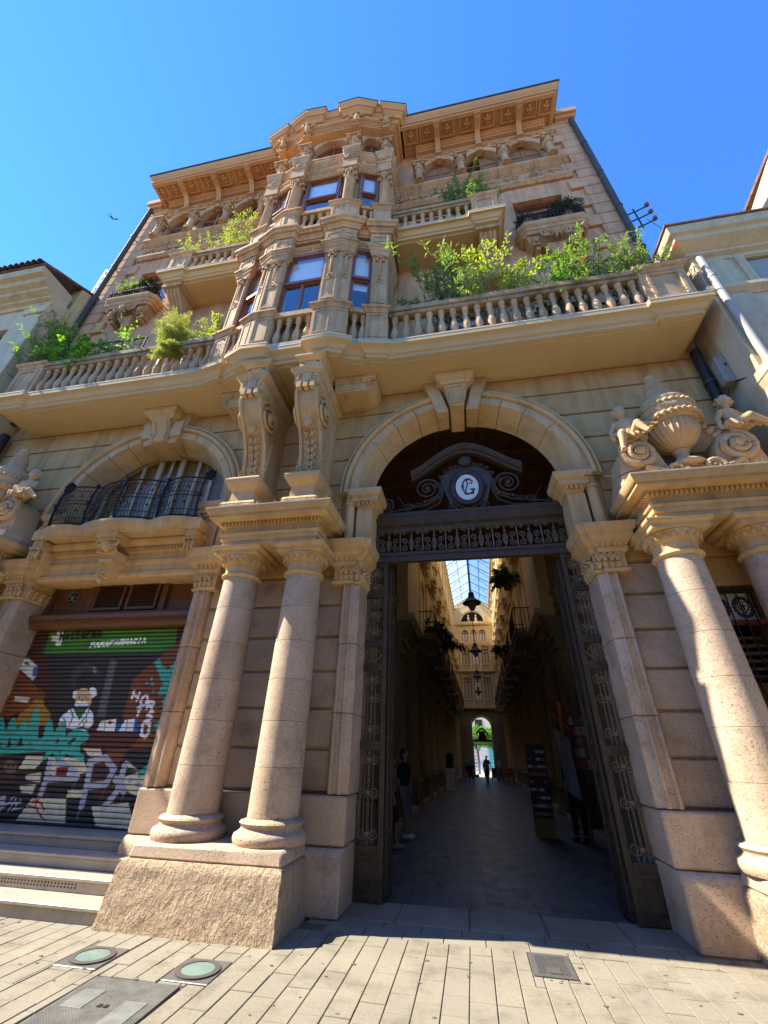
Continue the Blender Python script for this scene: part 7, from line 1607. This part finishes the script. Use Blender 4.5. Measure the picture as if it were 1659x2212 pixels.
# glazed roof
def roofglass():
    t = NT('dusty_roof_glass'); tr = t.n('BsdfTransparent', Color=(.84, .90, .95)); tl = t.n('BsdfTranslucent', Color=(.75, .80, .84)); m = t.n('MixShader', i0=.22, i1=tr.outputs[0], i2=tl.outputs[0]); g = t.n('BsdfGlossy', Roughness=.1)
    return t.finish(t.n('MixShader', i0=.04, i1=m.outputs[0], i2=g.outputs[0]).outputs[0])
R = thing('glass_roof', 'pitched glass and iron skylight running the length of the passage', 'glass roof', (PC, 6.75, 0), (0, 0, HR))
E0, RZ, YA = 1.95, 18.1, 7.5
for s in (-1, 1):
    n = 14
    for k in range(n):
        y0, y1 = YA + (Y1 - YA) * k / n, YA + (Y1 - YA) * (k + 1) / n
        for j in range(2):
            a, b = j / 2, (j + 1) / 2; P_ = lambda t, y: (s * E0 * (1 - t), y, 16.95 + (RZ - 16.95) * t)
            g = MB().add([P_(a, y0 + .04), P_(a, y1 - .04), P_(b, y1 - .04), P_(b, y0 + .04)], [(0, 1, 2, 3)]); O('pane', g.mesh('pane', 0), 'roofglass' if 'roofglass' in M else M.setdefault('roofglass', roofglass()), R)
    m = MB()
    for k in range(n + 1):
        y = YA + (Y1 - YA) * k / n; m.tube([(s * E0, y, 16.93), (0, y, RZ - .02)], .045, 5); m.tube([(s * E0, y, 16.4), (s * E0 * .8, y, 16.78), (s * E0 * .45, y, 17.3)], .025, 4)
        for t in (.25, .45, .65): m.spiral((s * E0 * (1 - t), y, 16.78 + (RZ - 16.95) * t * .8), .11, 1.5, .014, 'xz', 0, s, sec=4)
    for t in (0, .5, .97): m.tube([(s * E0 * (1 - t), YA, 16.95 + (RZ - 16.95) * t), (s * E0 * (1 - t), Y1, 16.95 + (RZ - 16.95) * t)], .03, 5)
    for k in range(n * 5): y = YA + (Y1 - YA) * k / (n * 5); m.tube([(s * E0, y, 16.97), (0, y, RZ + .02)], .011, 3)
    O('roof_frame', m.mesh('roof_frame', 0), 'metal', R)
    O('roof_kerb', MB().box(*sorted((s * 1.95, s * 3.3)), YA, Y1, 16.75, 16.95).mesh('roof_kerb', 0), 'pale', R)
O('ridge_beam', MB().box(-.06, .06, YA, Y1, RZ - .16, RZ + .03).mesh('ridge_beam', 0), 'metal', R)
# end wall of the passage
EB = thing('passage_end_facade', 'pale stone end facade with two balconies and lunette above the far gate', 'building', (PC + .93, 6.75 + Y1, 0), (0, 0, HR))
ep = lambda n, mb, mt='pale', bevel=0.: O(n, mb.mesh(n, 30, bevel), mt, EB)
m = MB(); arched(m, (-2.2, 0), (2.2, 0), 0, 4.25, 5.9, .95, 0, .6); ep('wall', m, 'interior'); m = MB(); arched(m, (-2.2, .02), (2.2, .02), 15.0, 15.05, 16.7, 1.25, 0, .4, .9); ep('lunette_wall', m)  # lower wall in darker stone colour, standing in for shadow round the arch
ep('upper_wall', holes(-3.3, 3.3, 5.9, 15.0, [(x - .38, x + .38, a, b) for a, b in ((6.85, 9.0), (10.2, 12.0)) for x in (-1.05, 0, 1.05)] + [(x - .32, x + .32, 12.9, 14.1) for x in (-.95, 0, .95)], .0, .4)); ep('gable', MB().box(-3.3, -2.2, 0, .4, 0, 16.9).box(2.2, 3.3, 0, .4, 0, 16.9).prism([(-2.2, 16.7), (2.2, 16.7), (1.95, 16.95), (0, 18.05), (-1.95, 16.95)], 'y', .1, .4))
m = MB(); archmould(m, (-2, -.01), (2, -.01), 15.05, 1.25, .2, .08, .9); archmould(m, (-2, -.01), (2, -.01), 4.25, .95, .2, .08); ep('archivolt', m)
for x in (-.42, .42):
    m = MB(); m.ell((x, -.1, 15.3), (.14, .12, .3), 8, 6); m.ell((x, -.12, 15.7), (.09, .09, .11), 8, 6); m.box(x - .16, x + .16, -.22, .1, 14.95, 15.08); ep('gable_statue', m, 'statue')
for z0, z1, d in ((5.9, 6.15, .5), (9.45, 9.65, .42), (12.2, 12.4, .2), (14.6, 14.95, .35)):
    m = MB().sweep([(-2.1, 0), (-1.5, -d * .7), (1.5, -d * .7), (2.1, 0)], [(-.4, z0), (0, z0), (.06, z0 + .1), (.14, z0 + .14), (.14, z1), (-.4, z1)]); m.prism([(-2.1, .1), (-1.5, -d * .7), (1.5, -d * .7), (2.1, .1)], 'z', z0, z1 - .01); ep('ledge', m)
bm2 = baluster_mesh(.5, .06, 8)
for z, d in ((6.15, .4), (9.65, .32)):
    o = ep('balustrade_rail', MB().box(-1.6, 1.6, -d - .1, -d + .08, z + .6, z + .72).box(-1.6, 1.6, -d - .08, -d + .06, z, z + .1))
    for x in (-1.55, -.52, .52, 1.55): ep('pedestal', MB().box(x - .12, x + .12, -d - .12, -d + .1, z, z + .74))
    for i in range(24):
        x = -1.5 + i * .13
        if min(abs(x - q) for q in (-1.55, -.52, .52, 1.55)) > .13: O('baluster', bm2, 'pale', EB, (x, -d, z + .1))
for z0, z1 in ((6.9, 9.2), (10.3, 12.1)):
    for x in (-1.6, -.52, .52, 1.6): ep('colonnette', MB().lathe([(.11, z0), (.09, z0 + .2), (.085, z1 - .3), (.15, z1)], (x, -.12, 0), 10).box(x - .17, x + .17, -.3, .05, z1, z1 + .12))
    for x in (-1.05, 0, 1.05):
        ep('tall_window', MB().box(x - .4, x + .4, .2, .24, z0 - .2, z1), 'curtain' if x else 'blind'); ep('casement', MB().box(x - .03, x + .03, .12, .2, z0, z1 - .1).box(x - .38, x - .31, .12, .2, z0, z1 - .1).box(x + .31, x + .38, .12, .2, z0, z1 - .1).box(x - .3, x + .3, .12, .19, z1 - .6, z1 - .54), 'wood')
for x in (-.95, 0, .95):
    m = MB(); archmould(m, (x - .5, -.01), (x + .5, -.01), 13.75, .34, .12, .06); ep('archivolt', m); ep('tall_window', MB().box(x - .4, x + .4, .2, .24, 12.7, 14.3), 'blind')
    f, q = archwin((x - .5, 0), (x + .5, 0), 12.9, 13.75, .34, 1., .12); ep('casement', f, 'wood')
ep('lunette_glass', MB().box(-1.3, 1.3, .25, .3, 14.9, 16.5), 'dark'); m = MB(); relief(m, frame_mt((-1.7, -.03), (1.7, -.03), 12.45), 3.4, .3, rnd, .03); ep('carved_frieze', m)
for s in (-1, 1): ep('gate_pier', MB().box(*sorted((s * 1.0, s * 1.6)), -.35, .0, 0, 4.3).box(*sorted((s * .95, s * 1.65)), -.42, .0, 4.3, 4.6), 'interior')
FG = thing('far_gate', 'black iron gate silhouetted in the arch at the far end of the passage', 'gate', (PC + .93, 6.75 + Y1 + .3, 0), (0, 0, HR))
m = MB(); m.box(-.95, .95, -.04, .04, 3.0, 3.22); m.box(-.95, .95, -.03, .03, 2.72, 2.78)
for i in range(14): m.spiral((-.85 + i * .13, 0, 2.9), .06, 1.4, .012, 'xz', 0, 1 if i % 2 else -1, sec=4)
hh_ = [(.62 * t, 3.75 + .5 * cos(t * pi / 2)) for t in [i / 8 for i in range(-8, 9)]]; m.prism(hh_ + [(p[0] * .85, p[1] - .16) for p in hh_[::-1]], 'y', -.06, .06); m.prism([(-.45, 3.2), (-.3, 3.7), (-.35, 3.95), (.35, 3.95), (.3, 3.7), (.45, 3.2)], 'y', -.02, .02)
for e in (-1, 1): m.spiral((e * .55, 0, 3.5), .2, 1.8, .03, 'xz', 0, e, sec=5); m.spiral((e * .8, 0, 3.35), .1, 1.5, .02, 'xz', 0, e, sec=4)
O('gate_head', m.mesh('gate_head', 30), 'iron', FG)
for s in (-1, 1):
    m = MB()
    for x in (.62, .93): m.box(*sorted((s * x - .02, s * x + .02)), -.03, .03, 0, 3)
    for k in range(9): m.spiral((s * .78, 0, .3 + k * .3), .11, 1.6, .016, 'xz', 0, s, sec=4)
    m.box(*sorted((s * .62, s * .93)), -.02, .02, 0, .2); O('gate_post', m.mesh('gate_post', 30), 'iron', FG)
# --- sunny street beyond
FX = PC + 1.0
struct('far_street', MB().add([(-25, 48.6, -.006), (30, 48.6, -.006), (30, 74, -.006), (-25, 74, -.006)], [(0, 1, 2, 3)]), stone('far_paving_stone', (.50, .45, .36), (.42, .38, .3), 8, .9))
t = thing('white_kiosk_building', 'low white building in sun beyond the far gate', 'building', (FX, 66, 0)); O('wall', holes(-9, 9, 0, 3.2, [(-1.6, .2, .9, 2.4), (1.2, 2.2, 0, 2.3)], 0, .3).mesh('wall', 0), 'white', t); O('body', MB().box(-9, 9, .35, 5, 0, 3.15).mesh('body', 0), 'blind', t); O('roof', MB().box(-9.3, 9.3, -.4, 5, 3.2, 3.4).mesh('roof', 0), 'white', t); O('teal_panel', MB().box(1.0, 1.9, -.3, -.2, 0, 2.6).mesh('teal_panel', 0), plain('teal_panel', (.12, .42, .45), .5), t)
t = thing('ochre_far_building', 'pale ochre building rising over the far gate', 'building', (FX, 78, 0)); O('wall', MB().box(-14, 14, 0, 6, 0, 11).mesh('wall', 0), 'cream', t)
for i in range(9):
    for j in range(3): O('window', MB().box(-12.4 + i * 3, -11.2 + i * 3, -.05, .02, 2 + j * 3.1, 4 + j * 3.1).mesh('window', 0), 'dark', t)
for bx, by, sd in ((FX - .5, 57, 51), (FX + 1.6, 59, 52)):
    rs = np.random.RandomState(sd); t = thing('street_tree', 'green street tree in sun beyond the far gate, ' + ('nearer left one' if sd == 51 else 'farther right one'), 'tree', (bx, by, 0)); m = MB(); m.tube([(0, 0, 0), (.05, 0, 1.2), (.0, .05, 2.4)], [.13, .10, .09], 8)
    for k in range(8): a = rs.uniform(0, 6.3); m.tube([(0, 0, 2.2), (cos(a) * .6, sin(a) * .6, 2.9), (cos(a) * 1.2, sin(a) * 1.2, 3.3 + rs.uniform(0, .8))], .05, 5, r1=.015)
    O('trunk', m.mesh('trunk'), 'stem', t); n = 3500; d = rs.randn(n, 3); d /= np.linalg.norm(d, axis=1, keepdims=True); r = rs.uniform(.45, 1, (n, 1)) ** .5; lump = 1 + .25 * np.sin(d[:, :1] * 7 + 1) * np.cos(d[:, 1:2] * 6)
    pos = d * r * lump * np.array([1.9, 1.9, 1.15]) + np.array([0, 0, 3.75]); v, f = leaves(pos, rs.randn(n, 3), .22, .14, rs); me = bpy.data.meshes.new('crown'); me.from_pydata(v.tolist(), [], f.tolist()); O('crown', me, 'treeleaf', t)
# --- lanterns down the middle
lm = MB().lathe([(.05, .55), (.10, .50), (.13, .46), (.08, .43), (.12, .40), (.13, .34), (.11, .32), (.16, .28), (.30, .14), (.36, .10), (.36, .06), (.31, .06), (.30, .09), (.14, .22), (.0, .24)], n=20); lm_me = lm.mesh('lamp_shade', 45)
lg = MB().lathe([(.12, .20), (.17, .06), (.15, -.08), (.09, -.20), (0, -.24)], n=14).mesh('lamp_globe', 60)
for k, y in enumerate((16.1, 24.8, 33.5, 42.0)):
    x = PC + (y - 6.75) * .0225; zl = 6.75
    t = thing('hanging_lantern', ('large black hanging lantern nearest the gate', 'second black hanging lantern along the passage', 'third black hanging lantern, small and near the end balcony', 'farthest tiny hanging lantern before the end facade')[k], 'lantern', (x, y, zl), group='lanterns over the passage')
    O('lamp_shade', lm_me, 'black', t); O('lamp_globe', lg, 'pvc', t); O('cable', MB().tube([(0, 0, .5), (0, 0, RZ - zl - .1)], .014, 5).mesh('cable'), 'black', t)
# --- people
def person(name, label, loc, rz, h, shirt, legs, pose='stand', skirt=False, shoes='white', extra=None):
    s = h / 1.75; t = thing('person', label, 'person', loc, (0, 0, rz), group=None); V = lambda x, y, z: (x * s, y * s, z * s)
    w_ = {'stand': (.0, .0, 0.), 'walk': (.22, -.20, .12), 'lean': (.06, .02, .05)}[pose]; m = MB(); c1, c2, sh = MB(), MB(), MB()
    m.ell(V(0, 0, 1.62), (.078 * s, .095 * s, .118 * s), 14, 12); m.ell(V(0, -.095, 1.605), (.014 * s, .02 * s, .02 * s), 6, 5); m.ell(V(0, -.08, 1.56), (.03 * s, .02 * s, .012 * s), 6, 4)
    for e in (-1, 1): m.ell(V(e * .08, .01, 1.61), (.012 * s, .022 * s, .03 * s), 6, 5)
    m.cap(V(0, .015, 1.42), V(0, 0, 1.53), .058 * s, .052 * s); m.ell(V(0, .01, 1.26), (.17 * s, .105 * s, .20 * s), 14, 10); m.ell(V(0, .01, 1.03), (.145 * s, .10 * s, .17 * s), 14, 10); m.ell(V(0, .015, .92), (.165 * s, .115 * s, .12 * s), 14, 10)
    for e, k in ((-1, w_[0]), (1, w_[1])):
        hip, kn, an = V(e * .09, .01, .9), V(e * .10, -k - w_[2] * .3, .49), V(e * .105, -k * 1.5 + max(0, -k) * .9, .09)
        m.cap(hip, kn, .085 * s, .058 * s); m.cap(kn, an, .056 * s, .036 * s); m.cap(an, (an[0], an[1] - .12 * s, .035 * s), .036 * s, .03 * s)
        sh.cap((an[0], an[1] + .04 * s, .045 * s), (an[0], an[1] - .15 * s, .04 * s), .05 * s, .042 * s)
        S_, el, ha = V(e * .19, .01, 1.38), V(e * .235, .02 + k * .6, 1.11), V(e * .22, -.08 + k * 1.0, .87)
        m.cap(S_, el, .048 * s, .038 * s); m.cap(el, ha, .037 * s, .026 * s); m.ell((ha[0], ha[1] - .01, ha[2] - .04 * s), (.028 * s, .035 * s, .05 * s), 8, 6)
        for f in range(4): m.cap((ha[0], ha[1] + (f - 1.5) * .016 * s, ha[2] - .07 * s), (ha[0], ha[1] + (f - 1.5) * .016 * s - .01, ha[2] - .13 * s), .009 * s, .007 * s, 6)
        m.cap((ha[0], ha[1] - .03 * s, ha[2] - .03 * s), (ha[0], ha[1] - .055 * s, ha[2] - .08 * s), .010 * s, .008 * s, 6)
        c1.cap(S_, tuple(Vector(S_).lerp(Vector(el), .75)), .062 * s, .058 * s); km = tuple(Vector(hip).lerp(Vector(kn), .95 if legs[1] < .8 else 1)); c2.cap(hip, km, .105 * s, .082 * s)
        if legs[1] > .8: c2.cap(kn, tuple(Vector(kn).lerp(Vector(an), .9)), .075 * s, .058 * s)
    c1.ell(V(0, .01, 1.27), (.19 * s, .12 * s, .20 * s), 14, 10); c1.ell(V(0, .01, 1.04), (.165 * s, .118 * s, .19 * s), 14, 10); c1.cap(V(-.12, .01, 1.37), V(.12, .01, 1.37), .07 * s, .07 * s); c2.ell(V(0, .012, .93), (.178 * s, .128 * s, .13 * s), 14, 10)
    O('body', remesh(m, 'body', .014 * s, 1), 'skin', t); O('shirt', remesh(c1, 'shirt', .016 * s, 2), shirt, t); O('trousers', remesh(c2, 'trousers', .016 * s, 2), legs[0], t); O('shoes', sh.mesh('shoes', 60), shoes, t)
    hm = MB(); hm.ell(V(0, .02, 1.645), (.088 * s, .10 * s, .108 * s), 12, 10); hm.ell(V(0, .05, 1.60), (.082 * s, .075 * s, .10 * s), 12, 8); O('hair', hm.mesh('hair', 60), 'hair', t); return t
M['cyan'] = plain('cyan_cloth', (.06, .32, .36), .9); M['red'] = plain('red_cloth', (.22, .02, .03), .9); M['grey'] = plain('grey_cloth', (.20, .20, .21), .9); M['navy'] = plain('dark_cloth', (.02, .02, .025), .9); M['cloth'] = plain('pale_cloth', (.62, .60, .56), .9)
person('p', 'person in grey shorts and white trainers standing behind the left gate panel', (-1.62, 11.6, .01), 1.2, 1.76, 'navy', ('grey', .5), 'lean')
person('p', 'person with bare legs and dark top half hidden by the left gate panel', (-1.72, 10.35, .01), 1.9, 1.66, 'grey', ('navy', .5), 'lean', shoes='skin')
person('p', 'person in dark clothes standing in shade behind the right gate panel', (2.38, 12.6, .01), -.6, 1.78, 'navy', ('navy', 1), 'lean', shoes='black')
person('p', 'distant person in cyan top walking on the left of the passage', (-.50, 41.2, .01), .3, 1.68, 'cyan', ('navy', .5), 'walk')
person('p', 'distant child in dark clothes walking near the middle of the passage', (-.16, 33.7, .01), -.2, 1.42, 'navy', ('navy', .5), 'walk')
person('p', 'distant person in red top and white shorts walking before the far gate', (1.12, 39.8, .01), .1, 1.78, 'red', ('cloth', .5), 'walk')
person('p', 'distant person in white top standing beside the cafe tables', (2.05, 39.0, .01), 1.0, 1.72, 'cloth', ('grey', .5), 'stand')
person('p', 'distant rider astride a bicycle in the middle of the passage', (.92, 35.6, .06), 0, 1.5, 'grey', ('navy', .5), 'stand')
t = thing('bicycle', 'bicycle ridden by the distant rider in the passage', 'bicycle', (.92, 35.5, 0))
for n, y in (('wheel', -.5), ('wheel', .5)):
    o = O(n, MB().tube([(0, y + .30 * cos(a * pi / 10), .32 + .30 * sin(a * pi / 10)) for a in range(20)], .02, 5, True).mesh(n), 'black', t); O('spokes', MB().tube([(0, y - .28, .32), (0, y + .28, .32)], .005, 3).tube([(0, y, .04), (0, y, .6)], .005, 3).mesh('spokes'), 'metal', o)
O('frame', MB().tube([(0, .5, .32), (0, .05, .34), (0, -.38, .78), (0, -.5, .32)], .02, 5).tube([(0, .05, .34), (0, .18, .8), (0, -.36, .76)], .018, 5).tube([(0, .5, .32), (0, .17, .76)], .014, 5).mesh('frame'), 'metal', t); O('handlebar', MB().tube([(-.28, -.32, .95), (0, -.4, .93), (.28, -.32, .95)], .014, 5).tube([(0, -.4, .93), (0, -.38, .76)], .014, 5).mesh('handlebar'), 'black', t); O('saddle', MB().ell((0, .2, .83), (.08, .13, .035), 8, 5).mesh('saddle'), 'black', t)
# --- furniture of the passage
def ptxt(seed):
    rr = random.Random(seed); return [(rr.uniform(.05, .5), rr.uniform(.05, .3), rr.uniform(.05, .3)) for _ in range(6)]
CARD = [plain('card_' + str(i), c, .5) for i, c in enumerate([(.30, .20, .16), (.42, .38, .30), (.12, .14, .2), (.35, .1, .08), (.5, .46, .4)])]
cr_ = random.Random(8)
t = thing('postcard_stand', 'tall free standing rack of postcards with a mustard base in the passage', 'display stand', (1.62, 13.0, .0), (0, 0, -.15))
O('stand_board', boxm(-.24, .24, -.04, .06, .34, 1.95, .01), plain('dark_board', (.05, .03, .025), .6), t); O('stand_base', MB().frust((-.24, .24, -.24, .24), (-.24, .24, -.05, .08), .0, .36).mesh('stand_base', 0), plain('mustard_board', (.30, .17, .035), .7), t)
for i in range(4):
    for j in range(9):
        if cr_.random() < .12: continue
        O('postcard', boxm(-.052, .052, -.006, 0, 0, .135, 0), CARD[cr_.randrange(5)], t, (-.165 + i * .11, -.042, .42 + j * .165), (-.12, 0, 0))
t = thing('postcard_board', 'wall board of small pictures behind the right gate panel', 'display board', (2.52, 11.4, 1.5), (0, 0, -1.0))
O('board', boxm(-.42, .42, 0, .04, -.1, 1.1, .006), 'coff', t); O('board_leg', MB().box(-.3, -.26, 0, .04, -1.5, -.1).box(.26, .3, 0, .04, -1.5, -.1).mesh('board_leg'), 'coff', t)
for i in range(4):
    for j in range(5): O('picture', boxm(-.08, .08, -.008, 0, -.09, .09, 0), CARD[(i * 3 + j) % 5], t, (-.3 + i * .2, -.002, .03 + j * .22))
t = thing('white_planter', 'tall tapering white planter with a cactus on the left of the passage', 'planter', (-1.30, 27.7, 0)); O('pot', MB().frust((-.2, .2, -.2, .2), (-.28, .28, -.28, .28), 0.0, 1.05).mesh('pot', 0, .01), 'white', t)
m = MB()
for a, b in ((-.1, .1), (.08, -.08), (.0, .1), (.12, .12)): m.cap((a, b, 1.0), (a * 1.3, b, 1.75), .09, .07, 10)
O('cactus', m.mesh('cactus', 60), 'darkleaf', t)
for fx, lab, cols in ((2.45, 'flag with red and yellow bands hanging in shade by the right gate panel', ('red', plain('yellow_cloth', (.45, .28, .03), .9), 'red')), (2.35, 'white cloth flag coloured shade-grey hanging beside the red and yellow flag', ('grey',))):  # second flag is white cloth turned grey, its shade put into the colour
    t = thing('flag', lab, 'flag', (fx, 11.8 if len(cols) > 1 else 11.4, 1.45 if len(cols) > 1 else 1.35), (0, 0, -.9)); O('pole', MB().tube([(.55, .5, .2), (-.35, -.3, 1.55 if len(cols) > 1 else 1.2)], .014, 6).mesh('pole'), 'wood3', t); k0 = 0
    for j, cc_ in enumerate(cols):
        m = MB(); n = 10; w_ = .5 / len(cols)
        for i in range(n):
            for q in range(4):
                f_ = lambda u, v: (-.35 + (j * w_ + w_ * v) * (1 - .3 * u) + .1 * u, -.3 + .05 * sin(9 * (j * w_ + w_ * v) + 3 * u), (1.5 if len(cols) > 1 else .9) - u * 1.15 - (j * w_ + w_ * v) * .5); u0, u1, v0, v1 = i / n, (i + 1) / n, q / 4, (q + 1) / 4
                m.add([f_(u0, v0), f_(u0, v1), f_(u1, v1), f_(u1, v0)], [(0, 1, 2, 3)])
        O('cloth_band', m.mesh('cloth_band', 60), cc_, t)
for x, y, lab, ch in ((2.45, 36.6, 'dark cafe table on the right of the passage, nearer one', 0), (2.30, 39.9, 'dark cafe table on the right of the passage, farther one', 0), (1.62, 39.0, 'dark wooden chair left of the cafe tables', 1), (2.75, 38.0, 'dark wooden chair between the two cafe tables', 1)):
    t = thing('cafe_chair' if ch else 'cafe_table', lab, 'chair' if ch else 'table', (x, y, .0)); r = .2 if ch else .34; hh = .46 if ch else .76
    O('seat' if ch else 'table_top', boxm(-r - .02, r + .02, -r - .02, r + .02, hh - .04, hh, .008), 'coff', t)
    for a in (-1, 1):
        for b in (-1, 1): O('leg', boxm(a * r - .02, a * r + .02, b * r - .02, b * r + .02, 0.0, hh - .03, 0), 'coff', t)
    if ch: O('backrest', MB().box(-.2, .2, .18, .21, .46, .95).mesh('backrest'), 'coff', t)
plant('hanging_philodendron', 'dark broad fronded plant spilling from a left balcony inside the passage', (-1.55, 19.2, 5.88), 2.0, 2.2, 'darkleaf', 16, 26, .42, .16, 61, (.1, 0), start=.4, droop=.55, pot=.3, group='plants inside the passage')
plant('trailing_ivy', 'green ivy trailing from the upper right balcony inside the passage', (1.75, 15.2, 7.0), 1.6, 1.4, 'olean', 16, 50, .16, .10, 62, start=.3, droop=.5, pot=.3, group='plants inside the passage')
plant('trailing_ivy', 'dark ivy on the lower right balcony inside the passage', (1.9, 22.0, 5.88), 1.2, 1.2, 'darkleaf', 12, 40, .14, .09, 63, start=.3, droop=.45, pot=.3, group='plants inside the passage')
